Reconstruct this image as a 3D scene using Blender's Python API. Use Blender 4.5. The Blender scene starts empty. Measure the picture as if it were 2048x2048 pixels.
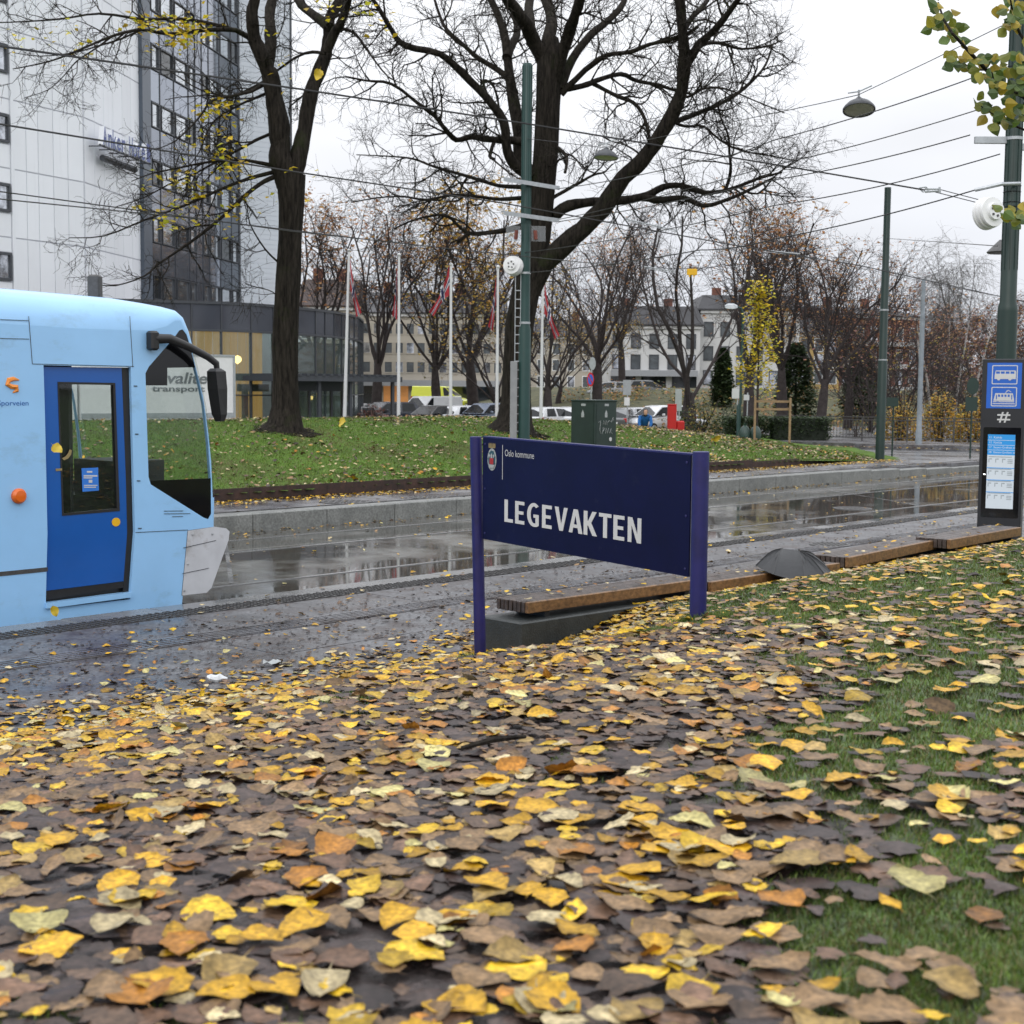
import bpy, math, random
import numpy as np
from mathutils import Vector, Matrix
from mathutils.geometry import tessellate_polygon
rad = math.radians
SC = bpy.context.scene
COL = SC.collection

# ------------------------------------------------------------------ camera
F = 2950.0; CAMH = 2.25
PITCH = math.atan(249 / F); ROLL = .009
cam_d = bpy.data.cameras.new('camera'); cam = bpy.data.objects.new('camera', cam_d); COL.objects.link(cam)
CM = Matrix.Rotation(rad(90) - PITCH, 3, 'X') @ Matrix.Rotation(ROLL, 3, 'Z')
cam.matrix_world = Matrix.Translation((0, 0, CAMH)) @ CM.to_4x4()
cam_d.sensor_width = 24; cam_d.sensor_height = 24; cam_d.lens = 24 * F / 2048
cam_d.clip_start = .05; cam_d.clip_end = 3000
cam_d.dof.use_dof = True; cam_d.dof.focus_distance = 11.5; cam_d.dof.aperture_fstop = 4.5
SC.camera = cam

# ------------------------------------------------------------------ sky, sun, exposure (overcast day)
SUN_EL, SUN_AZ = rad(32), rad(200)
w = bpy.data.worlds.new('World'); SC.world = w; w.use_nodes = True
nt = w.node_tree; nt.nodes.clear()
out = nt.nodes.new('ShaderNodeOutputWorld')
sky = nt.nodes.new('ShaderNodeTexSky'); sky.sky_type = 'NISHITA'; sky.sun_disc = False
sky.sun_elevation = SUN_EL; sky.sun_rotation = SUN_AZ
bg1 = nt.nodes.new('ShaderNodeBackground'); bg1.inputs['Strength'].default_value = .05
nt.links.new(sky.outputs[0], bg1.inputs[0])
tc = nt.nodes.new('ShaderNodeTexCoord')
sep = nt.nodes.new('ShaderNodeSeparateXYZ'); nt.links.new(tc.outputs['Generated'], sep.inputs[0])
rmp = nt.nodes.new('ShaderNodeValToRGB')       # overcast luminance: zenith about three times the horizon
els = rmp.color_ramp.elements
els[0].position = 0; els[0].color = (.76, .79, .87, 1)
els[1].position = 1; els[1].color = (2.2, 2.25, 2.35, 1)
e = els.new(.16); e.color = (.97, .985, 1.03, 1)
e = els.new(.32); e.color = (1.22, 1.24, 1.28, 1)
nt.links.new(sep.outputs[2], rmp.inputs[0])
mp = nt.nodes.new('ShaderNodeMapping'); mp.inputs['Scale'].default_value = (1, 1, 3.2)
nt.links.new(tc.outputs['Generated'], mp.inputs[0])
nz = nt.nodes.new('ShaderNodeTexNoise'); nz.inputs['Scale'].default_value = 2.6; nz.inputs['Detail'].default_value = 4
nt.links.new(mp.outputs[0], nz.inputs['Vector'])
mr = nt.nodes.new('ShaderNodeMapRange'); mr.inputs[1].default_value = .3; mr.inputs[2].default_value = .7
mr.inputs[3].default_value = .9; mr.inputs[4].default_value = 1.09
nt.links.new(nz.outputs[0], mr.inputs[0])
mul = nt.nodes.new('ShaderNodeVectorMath'); mul.operation = 'SCALE'
nt.links.new(rmp.outputs[0], mul.inputs[0]); nt.links.new(mr.outputs[0], mul.inputs[3])
bg2 = nt.nodes.new('ShaderNodeBackground'); nt.links.new(mul.outputs[0], bg2.inputs[0]); bg2.inputs[1].default_value = 1.0
mr.inputs[3].default_value = .86; mr.inputs[4].default_value = 1.10
mx = nt.nodes.new('ShaderNodeMixShader'); mx.inputs[0].default_value = .95
nt.links.new(bg1.outputs[0], mx.inputs[1]); nt.links.new(bg2.outputs[0], mx.inputs[2]); nt.links.new(mx.outputs[0], out.inputs[0])
sl = bpy.data.lights.new('sun', 'SUN'); sl.energy = .6; sl.angle = rad(40); sl.color = (1, .96, .9)
so = bpy.data.objects.new('sun', sl); COL.objects.link(so)
so.rotation_euler = (rad(90) - SUN_EL, 0, -SUN_AZ + math.pi)
SC.view_settings.view_transform = 'Standard'; SC.view_settings.look = 'None'
SC.view_settings.exposure = .08; SC.view_settings.gamma = 1; SC.view_settings.use_curve_mapping = False
SC.cycles.use_denoising = True
SC.cycles.max_bounces = 8; SC.cycles.transparent_max_bounces = 12

# ------------------------------------------------------------------ measuring helpers (pixel of the 2048 photo -> world point at a chosen depth)
def ray(x, y): return CM @ Vector(((x - 1024) / F, -(y - 1024) / F, -1))
def P(x, y, Y):
    r = ray(x, y); return Vector((0, 0, CAMH)) + r * (Y / r.y)
def G(x, y, z=0.0):
    r = ray(x, y); return Vector((0, 0, CAMH)) + r * ((z - CAMH) / r.z)
SD = Vector((.669, .743, 0)); SN = Vector((.743, -.669, 0))     # along the street, across it (towards the camera)
def ST(s, t, z=0.0): return SN * s + SD * t + Vector((0, 0, z))
def st_of(p): return p.dot(SN), p.dot(SD)
def S_at(x, y, s):                                               # pixel -> point on the upright plane s = const
    r = ray(x, y); k = s / (r.x * SN.x + r.y * SN.y); return Vector((0, 0, CAMH)) + r * k

# ------------------------------------------------------------------ materials
def new_mat(name):
    m = bpy.data.materials.new(name); m.use_nodes = True
    return m, m.node_tree, m.node_tree.nodes['Principled BSDF']
def mat(name, col, rough=.6, metal=0.0, var=.15, scale=6.0, bump=0.0, bscale=40.0, emit=0.0, col2=None, spec=.5, stretch=(1, 1, 1), coat=0.0, ecol=None, pervar=0.0, grime=None):
    m, t, b = new_mat(name)
    b.inputs['Roughness'].default_value = rough; b.inputs['Metallic'].default_value = metal
    b.inputs['Specular IOR Level'].default_value = spec
    if coat: b.inputs['Coat Weight'].default_value = coat; b.inputs['Coat Roughness'].default_value = .08
    c = t.nodes.new('ShaderNodeTexCoord'); mp = t.nodes.new('ShaderNodeMapping'); mp.inputs['Scale'].default_value = stretch
    t.links.new(c.outputs['Object'], mp.inputs[0])
    n = t.nodes.new('ShaderNodeTexNoise'); n.inputs['Scale'].default_value = scale; n.inputs['Detail'].default_value = 5; n.inputs['Roughness'].default_value = .65
    t.links.new(mp.outputs[0], n.inputs['Vector'])
    r = t.nodes.new('ShaderNodeValToRGB'); r.color_ramp.elements[0].position = .3; r.color_ramp.elements[1].position = .7
    lo = [max(0, v * (1 - var)) for v in col]; hi = [v * (1 + var) for v in (col2 or col)]
    r.color_ramp.elements[0].color = (*lo, 1); r.color_ramp.elements[1].color = (*hi, 1)
    t.links.new(n.outputs[0], r.inputs[0]); t.links.new(r.outputs[0], b.inputs['Base Color'])
    last = r.outputs[0]
    if pervar:                                                           # each panel its own slight shade
        oi = t.nodes.new('ShaderNodeObjectInfo'); kk = t.nodes.new('ShaderNodeMapRange'); kk.inputs[3].default_value = 1 - pervar; kk.inputs[4].default_value = 1 + pervar * .6
        sv = t.nodes.new('ShaderNodeVectorMath'); sv.operation = 'SCALE'; t.links.new(oi.outputs['Random'], kk.inputs[0]); t.links.new(last, sv.inputs[0]); t.links.new(kk.outputs[0], sv.inputs[3]); last = sv.outputs[0]
    if grime:                                                            # dirt specks, runs and scuffs of a second colour
        gn = t.nodes.new('ShaderNodeTexNoise'); gn.inputs['Scale'].default_value = grime[1]; gn.inputs['Detail'].default_value = 7; gn.inputs['Roughness'].default_value = .7
        gm = t.nodes.new('ShaderNodeMapping'); gm.inputs['Scale'].default_value = grime[4] if len(grime) > 4 else (1, 1, 1); t.links.new(c.outputs['Object'], gm.inputs[0]); t.links.new(gm.outputs[0], gn.inputs['Vector'])
        gk = t.nodes.new('ShaderNodeMapRange'); gk.inputs[1].default_value = grime[2]; gk.inputs[2].default_value = grime[2] + .12; gk.inputs[4].default_value = grime[3]; t.links.new(gn.outputs[0], gk.inputs[0])
        gx = t.nodes.new('ShaderNodeMix'); gx.data_type = 'RGBA'; gx.inputs[7].default_value = (*grime[0], 1); t.links.new(gk.outputs[0], gx.inputs[0]); t.links.new(last, gx.inputs[6]); last = gx.outputs[2]
    t.links.new(last, b.inputs['Base Color'])
    if bump:
        n2 = t.nodes.new('ShaderNodeTexNoise'); n2.inputs['Scale'].default_value = bscale; n2.inputs['Detail'].default_value = 4
        t.links.new(mp.outputs[0], n2.inputs['Vector'])
        bp = t.nodes.new('ShaderNodeBump'); bp.inputs['Strength'].default_value = bump; bp.inputs['Distance'].default_value = .02
        t.links.new(n2.outputs[0], bp.inputs['Height']); t.links.new(bp.outputs[0], b.inputs['Normal'])
    if emit:
        b.inputs['Emission Strength'].default_value = emit; b.inputs['Emission Color'].default_value = (*(ecol or col), 1)
    return m
def glass_mat(name, tint=(.8, .9, .88), rough=.02, trans=.75, dark=(.02, .025, .03)):
    m = bpy.data.materials.new(name); m.use_nodes = True; t = m.node_tree; t.nodes.clear()
    o = t.nodes.new('ShaderNodeOutputMaterial')
    tr = t.nodes.new('ShaderNodeBsdfTransparent'); tr.inputs[0].default_value = (*tint, 1)
    df = t.nodes.new('ShaderNodeBsdfDiffuse'); df.inputs[0].default_value = (*dark, 1)
    m0 = t.nodes.new('ShaderNodeMixShader'); m0.inputs[0].default_value = trans
    gl = t.nodes.new('ShaderNodeBsdfGlossy'); gl.inputs['Roughness'].default_value = rough
    fr = t.nodes.new('ShaderNodeFresnel'); gg = t.nodes.new('ShaderNodeNewGeometry'); ir = t.nodes.new('ShaderNodeMath'); ir.operation = 'MULTIPLY_ADD'; ir.inputs[1].default_value = 1 / 1.5 - 1.5; ir.inputs[2].default_value = 1.5; t.links.new(gg.outputs['Backfacing'], ir.inputs[0]); t.links.new(ir.outputs[0], fr.inputs[0])
    m1 = t.nodes.new('ShaderNodeMixShader')
    t.links.new(df.outputs[0], m0.inputs[1]); t.links.new(tr.outputs[0], m0.inputs[2])
    t.links.new(fr.outputs[0], m1.inputs[0]); t.links.new(m0.outputs[0], m1.inputs[1]); t.links.new(gl.outputs[0], m1.inputs[2])
    t.links.new(m1.outputs[0], o.inputs[0]); return m
def wet_mat(name, dry, wet, scale=.5, lo=.42, hi=.6, r_dry=.35, r_wet=.04, grain=90.0, bump=.25, stretch=(1, 1, 1), stain=None, use_pos=True, spec=.5, gr=(.6, 1.4)):
    """wet stone or asphalt: puddle film where a broad noise is high, grainy and rougher elsewhere, stains of leaf tannin"""
    m, t, b = new_mat(name)
    N = t.nodes.new; L = t.links.new
    g = N('ShaderNodeNewGeometry'); mp = N('ShaderNodeMapping'); mp.inputs['Scale'].default_value = stretch
    L(g.outputs['Position'], mp.inputs[0])
    n = N('ShaderNodeTexNoise'); n.inputs['Scale'].default_value = scale; n.inputs['Detail'].default_value = 6; n.inputs['Roughness'].default_value = .6
    L(mp.outputs[0], n.inputs['Vector'])
    k = N('ShaderNodeMapRange'); k.inputs[1].default_value = lo; k.inputs[2].default_value = hi; L(n.outputs[0], k.inputs[0])
    n2 = N('ShaderNodeTexNoise'); n2.inputs['Scale'].default_value = grain; n2.inputs['Detail'].default_value = 3; L(g.outputs['Position'], n2.inputs['Vector'])
    c = N('ShaderNodeMix'); c.data_type = 'RGBA'; c.inputs[6].default_value = (*dry, 1); c.inputs[7].default_value = (*wet, 1); L(k.outputs[0], c.inputs[0])
    gm = N('ShaderNodeMapRange'); gm.inputs[1].default_value = .25; gm.inputs[2].default_value = .75; gm.inputs[3].default_value = gr[0]; gm.inputs[4].default_value = gr[1]; L(n2.outputs[0], gm.inputs[0]); b.inputs['Specular IOR Level'].default_value = spec
    sc = N('ShaderNodeVectorMath'); sc.operation = 'SCALE'; L(c.outputs[2], sc.inputs[0]); L(gm.outputs[0], sc.inputs[3])
    last = sc.outputs[0]
    if stain:
        n3 = N('ShaderNodeTexNoise'); n3.inputs['Scale'].default_value = 2.2; n3.inputs['Detail'].default_value = 8; n3.inputs['Roughness'].default_value = .75; L(g.outputs['Position'], n3.inputs['Vector'])
        k3 = N('ShaderNodeMapRange'); k3.inputs[1].default_value = .46; k3.inputs[2].default_value = .60; k3.inputs[4].default_value = .85; L(n3.outputs[0], k3.inputs[0])
        c3 = N('ShaderNodeMix'); c3.data_type = 'RGBA'; c3.inputs[7].default_value = (*stain, 1); L(k3.outputs[0], c3.inputs[0]); L(last, c3.inputs[6]); last = c3.outputs[2]
    L(last, b.inputs['Base Color'])
    rr = N('ShaderNodeMapRange'); rr.inputs[3].default_value = r_dry; rr.inputs[4].default_value = r_wet; L(k.outputs[0], rr.inputs[0]); L(rr.outputs[0], b.inputs['Roughness'])
    bp = N('ShaderNodeBump'); bp.inputs['Distance'].default_value = .004
    bs = N('ShaderNodeMapRange'); bs.inputs[3].default_value = bump; bs.inputs[4].default_value = .02; L(k.outputs[0], bs.inputs[0]); L(bs.outputs[0], bp.inputs['Strength'])
    L(n2.outputs[0], bp.inputs['Height']); L(bp.outputs[0], b.inputs['Normal'])
    return m
def attr_mat(name, rough=.45, noise=30.0, var=.35, trans=.0):
    m, t, b = new_mat(name); N = t.nodes.new; L = t.links.new
    a = N('ShaderNodeAttribute'); a.attribute_name = 'Col'
    g = N('ShaderNodeNewGeometry')
    n = N('ShaderNodeTexNoise'); n.inputs['Scale'].default_value = noise; n.inputs['Detail'].default_value = 4; L(g.outputs['Position'], n.inputs['Vector'])
    k = N('ShaderNodeMapRange'); k.inputs[1].default_value = .3; k.inputs[2].default_value = .7; k.inputs[3].default_value = 1 - var; k.inputs[4].default_value = 1 + var * .6; L(n.outputs[0], k.inputs[0])
    s = N('ShaderNodeVectorMath'); s.operation = 'SCALE'; L(a.outputs['Color'], s.inputs[0]); L(k.outputs[0], s.inputs[3])
    L(s.outputs[0], b.inputs['Base Color']); b.inputs['Roughness'].default_value = rough
    if trans:
        o = t.nodes['Material Output']; tl = N('ShaderNodeBsdfTranslucent'); L(s.outputs[0], tl.inputs[0])
        mm = N('ShaderNodeMixShader'); mm.inputs[0].default_value = trans
        L(b.outputs[0], mm.inputs[1]); L(tl.outputs[0], mm.inputs[2]); L(mm.outputs[0], o.inputs[0])
    return m

M = {}
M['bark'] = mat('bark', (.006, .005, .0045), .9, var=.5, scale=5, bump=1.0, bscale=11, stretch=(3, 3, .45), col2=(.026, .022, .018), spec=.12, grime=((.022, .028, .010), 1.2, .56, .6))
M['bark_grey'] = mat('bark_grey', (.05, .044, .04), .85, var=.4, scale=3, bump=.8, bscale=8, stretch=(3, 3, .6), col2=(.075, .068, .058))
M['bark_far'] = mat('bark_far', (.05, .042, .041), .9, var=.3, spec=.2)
M['birch'] = mat('birch_bark', (.36, .34, .32), .8, var=.5, scale=4, stretch=(1, 1, 5))
M['leaf'] = attr_mat('tree_leaf', .5, 9, .3, .35)
M['litter'] = attr_mat('fallen_leaf', .40, 80, .5)
M['litter'].node_tree.nodes['Principled BSDF'].inputs['Specular IOR Level'].default_value = .22
M['grass'] = attr_mat('grass_blade', .5, 3, .4, .2)
M['steel_green'] = mat('green_painted_steel', (.016, .05, .045), .38, spec=.4, var=.12, scale=3, bump=.04)
M['steel_dark'] = mat('dark_green_painted_steel', (.011, .03, .025), .4, var=.12, scale=3)
M['cabinet'] = mat('cabinet_green', (.012, .028, .022), .45, var=.2, scale=4)
M['galv'] = mat('galvanised_steel', (.42, .44, .46), .45, metal=.6, var=.15, scale=8)
M['greypole'] = mat('grey_pole_paint', (.22, .25, .28), .5, var=.2)
M['white'] = mat('white_paint', (.74, .74, .74), .45, var=.05)
M['flagwhite'] = mat('flagpole_white', (.62, .62, .63), .35, var=.04)
M['black'] = mat('black_plastic', (.012, .012, .013), .45, var=.2)
M['blackglass'] = mat('black_glass', (.005, .005, .006), .08, var=.1)
M['rubber'] = mat('rubber', (.012, .012, .012), .8, var=.2)
M['rust'] = mat('rust_steel', (.022, .012, .011), .6, var=.4, scale=6, col2=(.04, .018, .013), bump=.2)
M['signblue'] = mat('sign_blue', (.003, .004, .034), .45, var=.25, scale=2, spec=.16, grime=((.03, .03, .06), 7, .60, .35))
M['postblue'] = mat('post_blue', (.011, .010, .095), .45, var=.3, scale=5, bump=.05, grime=((.22, .22, .30), 38, .69, .8))
M['signwhite'] = mat('sign_white', (.55, .55, .55), .5, var=.04)
M['crestred'] = mat('crest_red', (.35, .02, .02), .5, var=.1)
M['crestgrey'] = mat('crest_grey', (.34, .36, .36), .5, var=.1)
M['crestteal'] = mat('crest_teal', (.02, .07, .09), .5, var=.1)
M['crestgold'] = mat('crest_gold', (.25, .19, .08), .5, var=.1)
M['wood'] = mat('wet_wood', (.042, .03, .026), .34, var=.35, scale=5, bump=.3, bscale=30, col2=(.07, .05, .042), stretch=(6, .7, 6))
M['woodedge'] = mat('orange_wood', (.115, .058, .022), .42, var=.4, scale=5, bump=.2, bscale=30, col2=(.20, .105, .042), stretch=(6, .7, 6))
M['endgrain'] = mat('end_grain', (.035, .028, .024), .5, var=.4, scale=20)
M['concrete_dark'] = mat('dark_concrete', (.03, .034, .034), .5, var=.3, scale=9, bump=.25, bscale=60)
M['track'] = wet_mat('wet_track_concrete', (.15, .15, .142), (.07, .07, .064), scale=.35, lo=.36, hi=.50, r_dry=.22, r_wet=.03, bump=.2, grain=40, gr=(.6, 1.4), stain=(.06, .05, .042))
M['asphalt'] = wet_mat('wet_asphalt', (.12, .12, .125), (.08, .08, .085), scale=.4, lo=.4, hi=.65, r_dry=.38, r_wet=.14)
M['carpark'] = wet_mat('car_park_asphalt', (.06, .06, .06), (.04, .04, .042), scale=.2, r_dry=.45, r_wet=.2)
M['slab'] = wet_mat('wet_granite_slab', (.125, .125, .132), (.075, .075, .082), scale=.8, lo=.38, hi=.62, r_dry=.55, r_wet=.26, grain=30, bump=.9, stain=(.045, .033, .032), spec=.5, gr=(.4, 1.7))
M['slab2'] = wet_mat('wet_granite_slab_far', (.17, .17, .18), (.10, .10, .11), scale=.6, lo=.4, hi=.65, r_dry=.36, r_wet=.15, grain=45, stain=(.05, .04, .038))
M['edge'] = wet_mat('edge_stone', (.17, .17, .17), (.11, .11, .115), scale=1, r_dry=.3, r_wet=.12)
M['kerb'] = wet_mat('granite_kerb', (.20, .205, .195), (.13, .135, .13), scale=2.5, lo=.4, hi=.7, r_dry=.45, r_wet=.3, grain=28, bump=.5)
M['joint'] = mat('joint', (.05, .05, .05), .6)
M['iron'] = mat('cast_iron', (.07, .068, .068), .45, metal=.3, var=.3, scale=20)
M['railsteel'] = mat('rail_steel', (.5, .5, .5), .22, metal=.9, var=.15, scale=10)
M['trambody'] = mat('tram_light_blue', (.29, .54, .84), .3, var=.05, scale=1.2, coat=.5, grime=((.20, .33, .44), 1.6, .57, .4, (.8, .8, 1.6)))
M['tramdoor'] = mat('tram_dark_blue', (.002, .085, .36), .3, var=.06, scale=2, coat=.4)
M['tramgrey'] = mat('tram_bumper_grey', (.50, .51, .54), .5, var=.08, scale=4, grime=((.25, .23, .21), 3, .56, .6))
M['tramint'] = mat('tram_interior', (.022, .022, .026), .6, var=.3)
M['orange'] = mat('orange_lens', (.7, .13, .01), .25, var=.1)
M['yellow'] = mat('yellow_paint', (.75, .42, .01), .4, var=.1)
M['redlogo'] = mat('logo_orange', (.75, .25, .03), .4, var=.1)
M['stickblue'] = mat('sticker_blue', (.03, .18, .62), .4, var=.1)
M['glass'] = glass_mat('clear_glass', (.92, .95, .94), .02, .95)
M['winglass'] = mat('window_glass', (.03, .035, .04), .03, var=.3, scale=1.0, spec=1.0)
M['podglass'] = glass_mat('podium_glass', (.82, .88, .86), .03, .74, (.17, .21, .20))
M['panelwhite'] = mat('white_metal_panel', (.80, .82, .86), .4, var=.03, scale=.4, pervar=.05, grime=((.5, .51, .54), .9, .58, .22, (3, 3, .12)))
M['panelgap'] = mat('panel_joint', (.50, .51, .56), .6, var=.05)
M['panellight'] = mat('pale_clapboard', (.62, .66, .71), .5, var=.04, scale=.5, grime=((.42, .46, .5), .6, .55, .4, (3, 3, .1)))
M['darkpanel'] = mat('dark_glass_panel', (.33, .36, .42), .06, metal=.75, pervar=.22, var=.12, scale=.3, spec=.8)
M['darkpanel2'] = mat('slate_panel', (.085, .105, .135), .3, pervar=.12, var=.1, scale=.3)
M['carglass'] = mat('car_glass', (.012, .014, .016), .08, var=.2, spec=.3)
M['farglass'] = mat('far_window_glass', (.09, .10, .11), .2, var=.4, scale=1.2)
M['treeglass'] = mat('painted_reflection_glass', (.16, .17, .19), .04, metal=.8, var=.7, scale=1.3, col2=(.5, .52, .56))  # dark and bright mottle paints reflected trees and sky into the panes
M['skyglass'] = mat('bright_window_glass', (.62, .65, .68), .04, metal=.9, var=.25, scale=.5)
M['darkframe'] = mat('dark_frame', (.05, .055, .065), .4, var=.1)
M['slate'] = mat('charcoal_band', (.05, .055, .07), .1, var=.15, scale=.5)
M['glow_wood'] = mat('interior_wood_glow', (.42, .24, .07), .6, var=.35, scale=1.5, stretch=(4, 4, .3), emit=1.15)  # wood tone, with the warm indoor light put in as glow of the wall
M['glow'] = mat('lamp_glow', (1, .62, .22), .5, emit=6.0, var=.01)
M['cream'] = mat('cream_render', (.40, .365, .31), .8, var=.1, scale=.3)
M['palewall'] = mat('pale_render', (.55, .55, .55), .8, var=.08, scale=.3)
M['yellowwall'] = mat('ochre_render', (.45, .31, .12), .8, var=.1, scale=.3)
M['brickred'] = mat('red_brick', (.16, .065, .045), .85, var=.2, scale=2)
M['roofdark'] = mat('dark_roof', (.045, .045, .05), .6, var=.2, scale=1)
M['hill'] = mat('wooded_hill', (.09, .065, .06), .95, var=.35, scale=.09, col2=(.13, .10, .095))
M['base_ground'] = mat('far_ground', (.055, .062, .03), .95, var=.4, scale=.1)
M['parkgrass'] = mat('park_grass', (.034, .052, .016), .9, var=.6, scale=1.2, col2=(.075, .07, .03))
M['flagred'] = mat('flag_red', (.32, .015, .025), .7, var=.1); M['flagblue'] = mat('flag_blue', (.015, .02, .09), .7, var=.1); M['flagcloth'] = mat('flag_white', (.6, .6, .62), .7, var=.05)
M['hedge'] = mat('hedge_core', (.012, .018, .010), .9, var=.4)
M['umbrella'] = mat('umbrella_cloth', (.010, .011, .013), .42, spec=.3, var=.2, scale=5, bump=.15, bscale=12)
M['litterwhite'] = mat('paper', (.6, .62, .64), .5, var=.1)
M['clearplastic'] = glass_mat('clear_plastic', (.9, .92, .93), .2, .84, (.45, .46, .47))
M['screenw'] = mat('screen_white', (.3, .33, .36), .25, emit=.36, var=.02, ecol=(.85, .93, 1))
M['screenb'] = mat('screen_blue', (.01, .14, .35), .25, emit=.42, var=.02, ecol=(.05, .36, .85))
M['screeng'] = mat('screen_grey', (.3, .34, .37), .3, var=.02)
M['signpost'] = mat('traffic_sign_blue', (.01, .11, .52), .35, var=.03, spec=.6)
M['totem'] = mat('totem_charcoal', (.016, .017, .021), .4, var=.15, scale=3)
M['backgreen'] = mat('sign_back_green', (.015, .035, .028), .6, var=.1)
M['redbin'] = mat('red_plastic', (.5, .012, .012), .45, var=.08)
M['bluecloth'] = mat('blue_jacket', (.01, .11, .35), .8, var=.2, scale=10)
M['skin'] = mat('skin', (.5, .29, .2), .55, var=.06); M['hair'] = mat('dark_hair', (.02, .014, .011), .6, var=.3, scale=30); M['trouser'] = mat('dark_trousers', (.03, .035, .05), .85, var=.2)
M['stake'] = mat('stake_wood', (.30, .20, .11), .8, var=.25)
M['greenbag'] = mat('green_bag', (.03, .06, .05), .35, var=.3, bump=.5, bscale=8)
M['copper'] = mat('red_insulator', (.16, .035, .02), .5, var=.2)
M['truckgrey'] = mat('lettering_grey', (.14, .155, .16), .6, var=.05)
M['lampglass'] = mat('lamp_glass', (.33, .32, .24), .25, var=.2)
M['soil'] = mat('dark_soil', (.014, .012, .010), .95, var=.5, scale=10, bump=.8, bscale=20, spec=.05)
M['ambyellow'] = mat('ambulance_yellow', (.62, .68, .02), .4, var=.05)
M['tail'] = mat('tail_lamp_red', (.45, .01, .01), .25, var=.1); M['headl'] = mat('headlamp', (.6, .62, .65), .12, var=.1)
M['awning'] = mat('awning_grey', (.30, .31, .33), .7, var=.06)

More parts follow.
